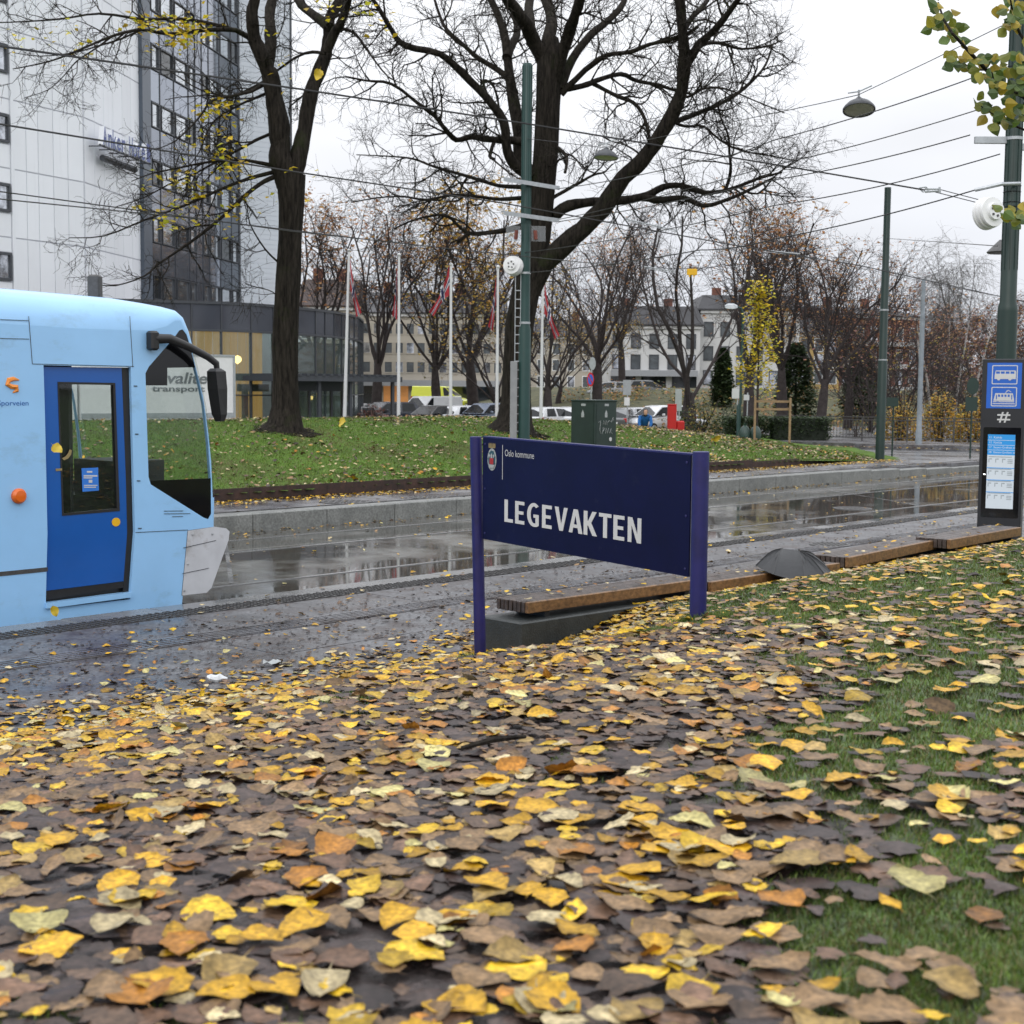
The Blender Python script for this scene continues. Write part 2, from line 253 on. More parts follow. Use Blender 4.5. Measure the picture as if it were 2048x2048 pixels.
# ------------------------------------------------------------------ mesh builder
class B:
    def __init__(s): s.v = []; s.f = []; s.mi = []; s.cols = None
    def add(s, vs, fs, mi=0):
        o = len(s.v); s.v += [tuple(p) for p in vs]; s.f += [tuple(i + o for i in q) for q in fs]; s.mi += [mi] * len(fs); return s
    def box(s, c, d, rz=0.0, mi=0, mat3=None):
        x, y, z = d[0] / 2, d[1] / 2, d[2] / 2
        R = mat3 if mat3 is not None else Matrix.Rotation(rz, 3, 'Z'); c = Vector(c)
        vs = [c + R @ Vector((sx * x, sy * y, sz * z)) for sz in (-1, 1) for sx, sy in ((-1, -1), (1, -1), (1, 1), (-1, 1))]
        return s.add(vs, [(3, 2, 1, 0), (4, 5, 6, 7), (0, 1, 5, 4), (1, 2, 6, 5), (2, 3, 7, 6), (3, 0, 4, 7)], mi)
    def bbox(s, c, d, bev=.01, rz=0.0, mi=0):                     # chamfered box
        x, y, z = d[0] / 2, d[1] / 2, d[2] / 2; R = Matrix.Rotation(rz, 3, 'Z'); c = Vector(c); b = bev
        rings = []
        for zz, k in ((-z, b), (-z + b, 0), (z - b, 0), (z, b)):
            X, Y = x - k, y - k; q = b if k == 0 else b * .4
            rings.append([c + R @ Vector(p + (zz,)) for p in ((-X + q, -Y), (X - q, -Y), (X, -Y + q), (X, Y - q), (X - q, Y), (-X + q, Y), (-X, Y - q), (-X, -Y + q))])
        return s.loft(rings, True, mi)
    def loft(s, rings, caps=True, mi=0, closed=True):
        n = len(rings[0]); vs = [p for r in rings for p in r]; fs = []
        for i in range(len(rings) - 1):
            for j in range(n if closed else n - 1):
                k = (j + 1) % n; fs.append((i * n + j, i * n + k, (i + 1) * n + k, (i + 1) * n + j))
        if caps: fs.append(tuple(range(n - 1, -1, -1))); fs.append(tuple((len(rings) - 1) * n + j for j in range(n)))
        return s.add(vs, fs, mi)
    def tube(s, pts, rs, n=8, caps=True, mi=0):
        pts = [Vector(p) for p in pts]
        if not hasattr(rs, '__len__'): rs = [rs] * len(pts)
        rings = []; up = None
        for i, p in enumerate(pts):
            a = pts[max(0, i - 1)]; b = pts[min(len(pts) - 1, i + 1)]; d = (b - a)
            if d.length < 1e-9: d = Vector((0, 0, 1))
            d.normalize()
            if up is None: up = d.orthogonal().normalized()
            up = (up - d * up.dot(d))
            if up.length < 1e-6: up = d.orthogonal()
            up.normalize(); sd = d.cross(up)
            rings.append([p + (up * math.cos(2 * math.pi * k / n) + sd * math.sin(2 * math.pi * k / n)) * rs[i] for k in range(n)])
        return s.loft(rings, caps, mi)
    def cyl(s, c, r, h, n=20, r2=None, mi=0):
        c = Vector(c); return s.tube([c, c + Vector((0, 0, h))], [r, r if r2 is None else r2], n, True, mi)
    def lathe(s, prof, n=24, c=(0, 0, 0), axis=None, mi=0):
        c = Vector(c); ax = Vector(axis or (0, 0, 1)).normalized(); u = ax.orthogonal().normalized(); v = ax.cross(u)
        return s.loft([[c + ax * z + (u * math.cos(2 * math.pi * k / n) + v * math.sin(2 * math.pi * k / n)) * max(r, 1e-4) for k in range(n)] for r, z in prof], True, mi)
    def prism(s, outer, holes, fr, th, mi=0):
        """flat plate with holes: 2D outline in the frame fr=(origin,u,v,n), thickness th along n (front face at n=0, back at -th)"""
        o, u, v, nn = fr; loops = [outer] + list(holes)
        tri = tessellate_polygon([[Vector((a, b, 0)) for a, b in l] for l in loops])
        flat = [q for l in loops for q in l]
        fr_ = [o + u * a + v * b for a, b in flat]; bk = [p - nn * th for p in fr_]
        k = len(flat); fs = [tuple(t) for t in tri] + [tuple(i + k for i in reversed(t)) for t in tri]
        st = 0
        for l in loops:
            m = len(l)
            for i in range(m): fs.append((st + i, st + (i + 1) % m, k + st + (i + 1) % m, k + st + i))
            st += m
        return s.add(fr_ + bk, fs, mi)
    def build(s, name, m, parent=None, smooth=False, label=None, local=False):
        off = Vector((0, 0, 0))
        if parent is not None and not local: off = world_loc(parent)
        me = bpy.data.meshes.new(name)
        if off.length: vs = [(p[0] - off.x, p[1] - off.y, p[2] - off.z) for p in s.v]
        else: vs = s.v
        me.from_pydata(vs, [], s.f)
        for mm in (m if isinstance(m, (list, tuple)) else [m]): me.materials.append(mm)
        if any(s.mi): me.polygons.foreach_set('material_index', s.mi)
        if smooth: me.polygons.foreach_set('use_smooth', [True] * len(me.polygons))
        fix_normals(me)
        if smooth: me.set_sharp_from_angle(angle=rad(38))
        o = bpy.data.objects.new(name, me); COL.objects.link(o)
        if parent is not None: o.parent = parent
        if label: o['label'] = label
        return o
import bmesh
def fix_normals(me):
    if len(me.polygons) > 20000: return
    bm = bmesh.new(); bm.from_mesh(me); bmesh.ops.recalc_face_normals(bm, faces=bm.faces); bm.to_mesh(me); bm.free()
def world_loc(o):
    v = Vector((0, 0, 0))
    while o is not None: v += o.location; o = o.parent
    return v
def tag(o, label=None, cat=None, group=None, kind=None):
    if label: o['label'] = label
    if cat: o['category'] = cat
    if group: o['group'] = group
    if kind: o['kind'] = kind
    return o
def thing(name, label, cat, loc=(0, 0, 0), group=None, rz=0.0):
    o = bpy.data.objects.new(name, None); COL.objects.link(o); o.location = loc; o.rotation_euler = (0, 0, rz); o.empty_display_size = .2
    return tag(o, label, cat, group)
def part(name, mesh, parent, loc=(0, 0, 0), rz=0.0):
    o = bpy.data.objects.new(name, mesh); COL.objects.link(o); o.parent = parent; o.location = loc; o.rotation_euler = (0, 0, rz); return o
def text_mesh(b, body, fr, x, y, size, mi=0, bold=0.0, sx=1.0, depth=.002, align='LEFT', shear=0.0, width=None, thick=0.0):
    """lettering as flat geometry standing `depth` proud of the frame's face"""
    cu = bpy.data.curves.new('lettering', 'FONT'); cu.body = body; cu.size = size; cu.offset = bold; cu.align_x = align; cu.shear = shear; cu.resolution_u = 4; cu.extrude = thick
    o = bpy.data.objects.new('lettering', cu); COL.objects.link(o)
    dg = bpy.context.evaluated_depsgraph_get(); me = bpy.data.meshes.new_from_object(o.evaluated_get(dg))
    if width and len(me.vertices):
        xs = [v.co.x for v in me.vertices]; sx = width / (max(xs) - min(xs))
    og, u, v, n = fr
    vs = [og + u * (x + p.co.x * sx) + v * (y + p.co.y) + n * (depth + p.co.z) for p in me.vertices]
    if not thick: b.add(vs, [tuple(f.vertices) for f in me.polygons], mi)
    else:
        flat_ = [abs(f.normal.z) > .7 for f in me.polygons]
        b.add(vs, [tuple(f.vertices) for f in me.polygons], mi)
        for q, fl_ in enumerate(flat_): b.mi[len(b.mi) - len(flat_) + q] = mi if fl_ else mi + 1
    bpy.data.objects.remove(o); bpy.data.curves.remove(cu); bpy.data.meshes.remove(me)
def rect(x0, y0, x1, y1, r=0.0, n=4):
    if not r: return [(x0, y0), (x1, y0), (x1, y1), (x0, y1)]
    o = []
    for cx, cy, a in ((x1 - r, y0 + r, -90), (x1 - r, y1 - r, 0), (x0 + r, y1 - r, 90), (x0 + r, y0 + r, 180)):
        for k in range(n + 1): q = rad(a + 90 * k / n); o.append((cx + r * math.cos(q), cy + r * math.sin(q)))
    return o
def smoothstep(a, b, x):
    x = np.clip((x - a) / (b - a), 0, 1); return x * x * (3 - 2 * x)
_rs = np.random.RandomState(5); _ph = _rs.rand(40, 4) * 6.28
def noise2(x, y, f=1.0):
    """cheap smooth noise in [-1, 1] (sum of rotated sines)"""
    v = 0
    for i in range(6):
        a = _ph[i, 0]; k = f * (1 + .55 * i); v = v + np.sin((x * np.cos(a) + y * np.sin(a)) * k + _ph[i, 1] + 1.3 * np.sin((y * np.cos(a) - x * np.sin(a)) * k * .7 + _ph[i, 2])) / (1 + .35 * i)
    return v / 3.2

# ------------------------------------------------------------------ terrain heights
FOOT = -8.75; EDGE_S = -12.6; KERB_S = -20.55; RUST_S = -23.15; TRACK_Z = -.3
_pb = np.array([-2, 0, .25, .6, 1.2, 1.8, 3.15, 5, 7.2, 10, 20]); _pz = np.array([-.02, -.02, 0, .04, .17, .34, .74, 1.02, 1.25, 1.45, 1.8])
_gb = np.linspace(-2, 20, 441); _gz = np.interp(_gb, _pb, _pz); _gz = np.convolve(np.pad(_gz, 8, mode='edge'), np.ones(17) / 17, 'valid')
def bank_z(x, y):
    s = x * SN.x + y * SN.y; b = s - FOOT
    t = x * SD.x + y * SD.y
    return np.interp(b, _gb, _gz) + .215 * smoothstep(9.3, 10.8, t) * smoothstep(.12, .55, b) * (1 - smoothstep(.9, 4.2, b)) + smoothstep(.3, 2, b) * (.035 * noise2(x, y, 1.1) + .012 * noise2(x + 9, y, 4.0))
def mound_h(x, y):
    s = x * SN.x + y * SN.y; u = RUST_S - s
    dr = 12.3 + (y - 47) * .06 - x                                   # metres left of the mound's right-hand edge
    front = smoothstep(-.5, 9.5, u); right = smoothstep(0, 15, dr) ; back = 1 - smoothstep(11, 19, u)
    edge = .17 * smoothstep(0, 4, dr)
    h = edge * (1 - smoothstep(11, 19, u)) + 1.1 * front * right * back + .03 * noise2(x, y, .6) * front * right * back
    return np.where(dr < 0, 0, h) 

def grid_struct(name, m, xs, ys, zf, keep=None, kind='structure', smooth=True):
    X, Y = np.meshgrid(xs, ys, indexing='ij'); Z = zf(X, Y)
    nx, ny = X.shape; idx = np.arange(nx * ny).reshape(nx, ny)
    q = np.stack([idx[:-1, :-1], idx[1:, :-1], idx[1:, 1:], idx[:-1, 1:]], -1).reshape(-1, 4)
    vs = np.stack([X, Y, Z], -1).reshape(-1, 3)
    if keep is not None:
        c = vs[q].mean(1); q = q[keep(c[:, 0], c[:, 1])]
    b = B(); b.v = vs.tolist(); b.f = q.tolist(); b.mi = [0] * len(b.f)
    o = b.build(name, m, smooth=smooth); tag(o, kind=kind); return o

# ================================================================== THE SETTING
b = B(); b.add([(-900, -300, -.62), (900, -300, -.62), (900, 1500, -.62), (-900, 1500, -.62)], [(0, 1, 2, 3)])
tag(b.build('ground', M['base_ground']), kind='structure')
# car park and forecourt beyond the mound, park rising behind it
def park_z(x, y): return -.42 + 2.5 * smoothstep(84, 135, y - .12 * x) * smoothstep(-5, 12, x + .08 * (y - 90)) + .5 * smoothstep(100, 140, y) + .06 * noise2(x, y, .12)
grid_struct('park_lawn', M['parkgrass'], np.linspace(-95, 130, 60), np.linspace(62, 330, 70), lambda x, y: np.minimum(park_z(x, y), 2.4) - .05)
b = B(); b.add([ST(-90, -90, -.36), ST(-34, -90, -.36), ST(-34, 44, -.36), ST(-40, 60, -.36), ST(-90, 60, -.36)], [(0, 1, 2, 3, 4)])
tag(b.build('car_park', M['carpark']), kind='structure')
# cross street on the right, its far pavement
b = B(); b.add([ST(-20.75, 34, -.1), ST(-20.75, 130, -.1), ST(-60, 130, -.1), ST(-44, 52, -.1), ST(-34, 40, -.1)], [(0, 1, 2, 3, 4)])
tag(b.build('street', M['asphalt']), kind='structure')
fa, fb = Vector((11.6, 65.2, 0)), Vector((25.5, 57.6, 0)); fd = (fb - fa).normalized(); fn = Vector((fd.y, -fd.x, 0))
b = B(); q0 = fa - fd * 6
pv = [q0 + fn * 3.4, q0 + fd * 40 + fn * 3.4, q0 + fd * 40 - fn * 1.2, q0 - fn * 1.2]
b.loft([[p + Vector((0, 0, z)) for p in pv] for z in (-.1, .11)], True)
tag(b.build('pavement', M['slab2']), kind='structure')

# tram track bed
b = B(); b.add([ST(EDGE_S - .02, -30, TRACK_Z), ST(EDGE_S - .02, 120, TRACK_Z), ST(KERB_S - .05, 120, TRACK_Z), ST(KERB_S - .05, -30, TRACK_Z)], [(0, 1, 2, 3)])
bed = tag(b.build('track_bed', M['track']), kind='structure')
for s in (-19.54, -18.1, -15.14, -13.7):
    b = B(); b.box(ST(s, 40, TRACK_Z + .001), (.07, 140, .014), -math.atan2(SD.x, SD.y))
    b.box(ST(s + .055, 40, TRACK_Z - .004), (.035, 140, .012), -math.atan2(SD.x, SD.y), mi=1)
    b.build('rail', [M['railsteel'], M['joint']], bed)
for t in (12, 21.5, 31, 40):                                          # expansion joints across the slab track
    b = B(); a0, a1 = ST(-19.4, t + 2.6, TRACK_Z + .003), ST(-15.3, t - .4, TRACK_Z + .003); d = (a1 - a0).normalized(); n_ = Vector((d.y, -d.x, 0)) * .03
    b.add([a0 + n_, a1 + n_, a1 - n_, a0 - n_], [(0, 1, 2, 3)]); b.build('expansion_joint', M['edge'], bed)
def disc(name, c, r, m, parent, squares=True):
    b = B(); b.lathe([(r, 0), (r, .006), (r * .93, .012), (0.01, .012)], 28, c)
    for i in range(-3, 4):
        for j in range(-3, 4):
            if i * i + j * j < 11: b.box(Vector(c) + Vector((i * r * .24, j * r * .24, .015)), (r * .14, r * .14, .008))
    return b.build(name, m, parent)
disc('manhole_cover', G(1705, 1017, TRACK_Z) + Vector((0, 0, .002)), .42, M['iron'], bed)

# near platform: body, edge stones, tactile plates, slabs, guiding strip
RZS = -math.atan2(SD.x, SD.y)                                          # turns local +Y to the street direction
b = B(); b.loft([[ST(EDGE_S + .02, -25, z), ST(EDGE_S + .02, 70, z), ST(FOOT + 1.0, 70, z), ST(FOOT + 1.0, -25, z)] for z in (-.6, -.03)], True)
plat = tag(b.build('platform', M['joint']), kind='structure')
def stone_mesh(name, w_, l_, h_, m, bev=.012):
    b = B(); b.bbox((0, 0, -h_ / 2), (w_, l_, h_), bev); o = b.build(name, m); me = o.data; bpy.data.objects.remove(o); return me
slab_me = stone_mesh('paving_slab', .93, 1.194, .05, M['slab'], .004); slab_me2 = stone_mesh('paving_slab', 1.05, 1.194, .05, M['slab'], .004)
edge_me = stone_mesh('edge_stone', .36, .995, .33, M['edge'], .015)
rnd = random.Random(3)
for i in range(48): part('edge_stone', edge_me, plat, ST(EDGE_S + .19, 1 + i, .0 + rnd.uniform(-.003, .003)), RZS)
b = B(); b.box((0, 0, -.02), (.30, .596, .05))
for i in range(5):
    for j in range(9): b.box((-.115 + i * .0575 + (.014 if j % 2 else -.014), -.26 + j * .065, .009), (.036, .026, .010))
o = b.build('tactile_plate', M['iron']); tac = o.data; bpy.data.objects.remove(o)
for i in range(75): part('tactile_plate', tac, plat, ST(EDGE_S + .535, .8 + i * .6, .001), RZS)
gu = B(); gu.box((0, 0, -.02), (.36, 1.19, .05))
for i in range(5): gu.box((-.14 + i * .07, 0, .008), (.03, 1.19, .008))
o = gu.build('guide_plate', M['slab2']); gme = o.data; bpy.data.objects.remove(o)
row_s = [EDGE_S + 1.165, EDGE_S + 2.485, EDGE_S + 3.435, EDGE_S + 4.445]
for r_, s in enumerate(row_s):
    for i in range(34):
        part('paving_slab', slab_me2 if r_ == 3 else slab_me, plat, ST(s, .6 + i * 1.2 + (.6 if r_ % 2 else 0), rnd.uniform(-.004, .002)), RZS + rnd.uniform(-.002, .002))
for i in range(34): part('guide_plate', gme, plat, ST(EDGE_S + 1.825, .9 + i * 1.2, .0), RZS)
b = B(); b.box(ST(-10.6, 55, -.02), (4.0, 28, .05), RZS); b.build('paving', M['slab'], plat)
disc('manhole_cover', G(1660, 1090, .0) + Vector((0, 0, .004)), .3, M['iron'], plat)

# far platform: body, granite kerb stones, paving
b = B(); b.loft([[ST(KERB_S - .3, -25, z), ST(KERB_S - .3, 48, z), ST(KERB_S - 2.4, 48, z), ST(RUST_S - .4, 36, z), ST(RUST_S - .4, -25, z)] for z in (-.5, -.004)], True)
fplat = tag(b.build('far_platform', M['slab2']), kind='structure')
km = stone_mesh('kerb_stone', .36, 1.69, .36, M['kerb'], .02)
for i in range(70):
    t = -12 + i * 1.7; zz = .02 - .13 * float(smoothstep(36, 44, t))
    part('kerb_stone', km, fplat, ST(KERB_S - .16, t, zz + rnd.uniform(-.004, .004)), RZS)
b = B(); b.box(ST(KERB_S - .62, 12, .003), (.06, 74, .012), RZS); b.build('drain_slot', M['joint'], fplat)
disc('manhole_cover', G(690, 1004, 0) + Vector((0, 0, .001)), .5, M['iron'], fplat); disc('manhole_cover', G(860, 995, 0) + Vector((0, 0, .001)), .4, M['iron'], fplat)

# the mound behind the rusty steel edging
xs = np.linspace(-44, 15.5, 260); ys = np.linspace(10, 72, 260)
def mkeep(x, y):
    s = x * SN.x + y * SN.y; return (s < RUST_S + .02) & (s > RUST_S - 20) & (12.6 + (y - 47) * .06 - x > -.3)
def grass_mat(name, g1, g2, soil, scale):
    m, t, b_ = new_mat(name); N = t.nodes.new; L = t.links.new
    g = N('ShaderNodeNewGeometry'); n = N('ShaderNodeTexNoise'); n.inputs['Scale'].default_value = scale; n.inputs['Detail'].default_value = 8; n.inputs['Roughness'].default_value = .7; L(g.outputs['Position'], n.inputs['Vector'])
    r = N('ShaderNodeValToRGB'); r.color_ramp.elements[0].position = .3; r.color_ramp.elements[0].color = (*soil, 1); r.color_ramp.elements[1].position = .62; r.color_ramp.elements[1].color = (*g2, 1)
    e_ = r.color_ramp.elements.new(.45); e_.color = (*g1, 1); L(n.outputs[0], r.inputs[0])
    n2 = N('ShaderNodeTexNoise'); n2.inputs['Scale'].default_value = 35; n2.inputs['Detail'].default_value = 5; L(g.outputs['Position'], n2.inputs['Vector'])
    k = N('ShaderNodeMapRange'); k.inputs[1].default_value = .3; k.inputs[2].default_value = .7; k.inputs[3].default_value = .55; k.inputs[4].default_value = 1.35; L(n2.outputs[0], k.inputs[0])
    s = N('ShaderNodeVectorMath'); s.operation = 'SCALE'; L(r.outputs[0], s.inputs[0]); L(k.outputs[0], s.inputs[3]); L(s.outputs[0], b_.inputs['Base Color'])
    b_.inputs['Roughness'].default_value = .85; b_.inputs['Specular IOR Level'].default_value = .2
    bp = N('ShaderNodeBump'); bp.inputs['Strength'].default_value = .9; bp.inputs['Distance'].default_value = .04; L(n2.outputs[0], bp.inputs['Height']); L(bp.outputs[0], b_.inputs['Normal'])
    return m
M['mound'] = grass_mat('mound_grass', (.075, .13, .018), (.10, .185, .022), (.085, .095, .03), .45)
mound = grid_struct('grass_mound', M['mound'], xs, ys, lambda x, y: mound_h(x, y) - .02, mkeep)
# rusty edging: upright steel plates following the front of the mound and bending round its tip
pts = [ST(RUST_S, t) for t in np.arange(-16, 37.1, 2.0)]
tail = [ST(RUST_S - .05, 38.6), ST(RUST_S - .3, 40.2), ST(RUST_S - .9, 41.4)]
pts += tail
ed = thing('steel_edging', 'low rust-brown steel edging plate along the foot of the grass mound', 'edging', pts[0])
for i in range(len(pts) - 1):
    a, c = pts[i], pts[i + 1]; h = .25 if i < len(pts) - 4 else .25 - .05 * (i - len(pts) + 5)
    d = c - a; b = B(); b.box((a + c) / 2 + Vector((0, 0, h / 2 - .02)), (.014, d.length - .004, h + .04), -math.atan2(d.x, d.y)); b.build('plate', M['rust'], ed)

# the near bank
bx = np.concatenate([np.linspace(-6, 4, 120), np.linspace(4.1, 34, 90)]); by = np.concatenate([np.linspace(-3, 14, 180), np.linspace(14.1, 50, 90)])
def soil_mat():
    m, t, b_ = new_mat('leafy_soil'); N = t.nodes.new; L = t.links.new
    g = N('ShaderNodeNewGeometry'); a = N('ShaderNodeAttribute'); a.attribute_name = 'Col'
    n = N('ShaderNodeTexVoronoi'); n.inputs['Scale'].default_value = 22; L(g.outputs['Position'], n.inputs['Vector'])
    n2 = N('ShaderNodeTexNoise'); n2.inputs['Scale'].default_value = 60; n2.inputs['Detail'].default_value = 6; L(g.outputs['Position'], n2.inputs['Vector'])
    sp = N('ShaderNodeSeparateColor'); L(n.outputs['Color'], sp.inputs[0])
    k = N('ShaderNodeMapRange'); k.inputs[3].default_value = .55; k.inputs[4].default_value = 1.5; L(sp.outputs[0], k.inputs[0])
    s = N('ShaderNodeVectorMath'); s.operation = 'SCALE'; L(a.outputs['Color'], s.inputs[0]); L(k.outputs[0], s.inputs[3])
    k2 = N('ShaderNodeMapRange'); k2.inputs[1].default_value = .3; k2.inputs[2].default_value = .7; k2.inputs[3].default_value = .6; k2.inputs[4].default_value = 1.3; L(n2.outputs[0], k2.inputs[0])
    s2 = N('ShaderNodeVectorMath'); s2.operation = 'SCALE'; L(s.outputs[0], s2.inputs[0]); L(k2.outputs[0], s2.inputs[3]); L(s2.outputs[0], b_.inputs['Base Color'])
    b_.inputs['Roughness'].default_value = .55
    bp = N('ShaderNodeBump'); bp.inputs['Strength'].default_value = .8; bp.inputs['Distance'].default_value = .02; L(n2.outputs[0], bp.inputs['Height']); L(bp.outputs[0], b_.inputs['Normal'])
    return m
M['bank'] = soil_mat()
bank = grid_struct('grass_bank', M['bank'], bx, by, lambda x, y: bank_z(x, y) - .012, lambda x, y: (x * SN.x + y * SN.y > FOOT - .15))
def grassiness(x, y):
    """how green the turf is: patches, mostly to the right and round the sign's right post"""
    g = .5 * noise2(x * 1.0, y * 1.0, 1.5) + .35 * noise2(x + 40, y - 7, 3.4)
    s = x * SN.x + y * SN.y; bb = s - FOOT
    right = smoothstep(.08, .30, x / np.maximum(y, .5)) * .95
    band = np.exp(-((bb - 2.75) / .75) ** 2) * smoothstep(-.03, .06, x / np.maximum(y, .5)) * 1.0
    far = smoothstep(8, 13, y) * smoothstep(.6, 2.2, bb) * .6
    soilpatch = -1.2 * np.exp(-(((x + 1.12) / .24) ** 2 + ((y - 3.1) / .5) ** 2))
    return g + right * .9 + band * 1.15 + far - .36 + soilpatch
co = np.zeros(len(bank.data.vertices) * 3); bank.data.vertices.foreach_get('co', co); co = co.reshape(-1, 3)
gr = smoothstep(-.3, .55, grassiness(co[:, 0], co[:, 1]))[:, None]
colr = (1 - gr) * np.array([[.056, .042, .039]]) + gr * np.array([[.06, .10, .02]])
ca = bank.data.color_attributes.new('Col', 'FLOAT_COLOR', 'POINT'); ca.data.foreach_set('color', np.concatenate([colr, np.ones((len(colr), 1))], 1).astype(np.float32).ravel())

# wooded hill on the horizon
b = B(); ring = []
for i in range(41):
    x = -420 + 28 * i; h = 12 + 4 * math.sin(i * .5) + 3 * math.sin(i * 1.3 + 1) + (6 if 560 > x > 60 else 0)
    ring.append([(x, 520, -1), (x, 560, h * .55), (x, 640, h), (x, 900, -1)])
b.loft(ring, False, closed=False); tag(b.build('hill', M['hill'], smooth=True), kind='structure')
# ================================================================== THE SIGN
def frame_from(o, r, t):
    u = (r - o).normalized(); v = (t - o); v = (v - u * v.dot(u)).normalized(); return (o, u, v, u.cross(v))
def on_plane(px, py, fr):
    o, u, v, n = fr; d = ray(px, py); c = Vector((0, 0, CAMH)); k = (o - c).dot(n) / d.dot(n); p = c + d * k - o; return (p.dot(u), p.dot(v))
pO, pR, pT = P(965, 1077.5, 11.8), P(1377, 1154, 9.78), P(963, 875, 11.8)
fr = frame_from(pO, pR, pT); o_, u_, v_, n_ = fr
if n_.dot(Vector((0, -1, 0))) < 0: raise SystemExit('sign frame')
SW = (pR - pO).length; SH = on_plane(963, 875, fr)[1]
sg = thing('sign', 'dark blue board on two blue posts with white LEGEVAKTEN lettering, standing on the leafy bank', 'sign', pO + u_ * SW / 2 - Vector((0, 0, .6)))
b = B(); b.prism(rect(0, 0, SW, SH, .004, 1), [], fr, .07); b.build('board', M['signblue'], sg)
b = B()
for x0, x1 in ((-.012, -.001), (SW + .001, SW + .012)): b.prism(rect(x0, .0, x1, SH), [], (o_ - n_ * .01, u_, v_, n_), .06)
b.build('edge_strip', M['galv'], sg)
b = B(); b.prism(rect(-.012, SH + .001, SW + .012, SH + .012), [], (o_ - n_ * .005, u_, v_, n_), .065); b.build('top_cap', M['postblue'], sg)
for (xt, yt, xb, yb, Z, r) in ((951.5, 873, 962, 1340, 11.86, .0475), (1402, 903, 1395.5, 1250, 9.72, .056)):
    b = B(); b.tube([P(xb, yb, Z) - Vector((0, 0, .15)), P(xt, yt + 1, Z), P(xt, yt, Z)], [r, r, r * .9], 24); b.build('post', M['postblue'], sg, smooth=True)
a0, b0 = on_plane(1009.4, 1043, fr); a1, b1 = on_plane(1286, 1088, fr); ct = on_plane(1009.4, 998.6, fr)[1] - b0
def arc_(cx, cy, rx_, ry_, a0_, a1_, n=14): return [(cx + rx_ * math.cos(rad(a0_ + (a1_ - a0_) * i / n)), cy + ry_ * math.sin(rad(a0_ + (a1_ - a0_) * i / n))) for i in range(n + 1)]
GLYPH = {                                                                # bold condensed capitals, cap height 1: (advance, outlines)
 'L': (.50, [[(0, 0), (.47, 0), (.47, .15), (.18, .15), (.18, 1), (0, 1)]]),
 'E': (.56, [[(0, 0), (.50, 0), (.50, .15), (.18, .15), (.18, .43), (.45, .43), (.45, .57), (.18, .57), (.18, .85), (.50, .85), (.50, 1), (0, 1)]]),
 'G': (.70, [arc_(.36, .5, .36, .52, 48, 270, 22) + [(.44, -.02), (.54, .0), (.62, .05), (.62, .52), (.34, .52), (.34, .38), (.45, .38), (.45, .14), (.38, .125)] + arc_(.37, .5, .185, .375, 262, 55, 16)]),
 'V': (.66, [[(.24, 0), (.42, 0), (.66, 1), (.475, 1), (.335, .27), (.325, .27), (.19, 1), (0, 1)]]),
 'A': (.68, [[(0, 0), (.18, 0), (.225, .22), (.445, .22), (.49, 0), (.68, 0), (.44, 1), (.24, 1)], [(.335, .75), (.415, .36), (.255, .36)]]),
 'K': (.64, [[(0, 0), (.18, 0), (.18, .40), (.22, .40), (.43, 0), (.64, 0), (.36, .52), (.62, 1), (.42, 1), (.22, .60), (.18, .60), (.18, 1), (0, 1)]]),
 'T': (.58, [[(.20, 0), (.38, 0), (.38, .85), (.58, .85), (.58, 1), (0, 1), (0, .85), (.20, .85)]]),
 'N': (.66, [[(0, 0), (.165, 0), (.165, .66), (.18, .66), (.42, 0), (.60, 0), (.60, 1), (.435, 1), (.435, .36), (.42, .36), (.19, 1), (0, 1)]])}
wd = sum(GLYPH[c][0] + .10 for c in 'LEGEVAKTEN') - .16; kx = (a1 - a0) / wd; ux_ = 0
for ch in 'LEGEVAKTEN':
    b = B(); ol = [[(a0 + (ux_ + x) * kx, b0 + (b1 - b0) * (ux_ / wd) + y * ct) for x, y in l] for l in GLYPH[ch][1]]
    b.prism(ol[0], ol[1:], (o_ + n_ * .003, u_, v_, n_), .003); b.build('letter', M['signwhite'], sg); ux_ += GLYPH[ch][0] + (.10 if ch not in 'VA' else .06)
a2, b2 = on_plane(1010, 912, fr); a3, b3 = on_plane(1068, 917, fr)
b = B(); text_mesh(b, 'Oslo kommune', fr, a2, b2, .075, width=a3 - a2, depth=.003, bold=-.0004); b.build('lettering', M['signwhite'], sg)
l0 = on_plane(1005.6, 890, fr); l1 = on_plane(1005.6, 959, fr)
b = B(); b.prism(rect(l0[0] - .0025, l1[1], l0[0] + .0025, l0[1]), [], (o_ + n_ * .003, u_, v_, n_), .002); b.build('dividing_line', M['signwhite'], sg)
cc = on_plane(984.3, 919, fr); rx, ry = .062, .088
def ell(a, c_, n=28): return [(cc[0] + a * math.cos(2 * math.pi * i / n), cc[1] + c_ * math.sin(2 * math.pi * i / n)) for i in range(n)]
def at_(d): return (o_ + n_ * d, u_, v_, n_)
b = B(); b.prism(ell(rx, ry), [], at_(.003), .002)
b.prism(ell(rx * .78, ry * .80), [], at_(.005), .001, mi=1)
b.prism(rect(cc[0] - .026, cc[1] - .038, cc[0] + .026, cc[1] + .012), [], at_(.007), .001, mi=2)
for i in range(9):                                                     # seated figure, arrows and ground of the seal
    an = 2 * math.pi * i / 9 + .3
    b.prism([(cc[0] + rx * .9 * math.cos(an + q) , cc[1] + ry * .9 * math.sin(an + q)) for q in (-.12, .12)] + [(cc[0] + rx * .82 * math.cos(an), cc[1] + ry * .82 * math.sin(an))], [], at_(.007), .001, mi=1)
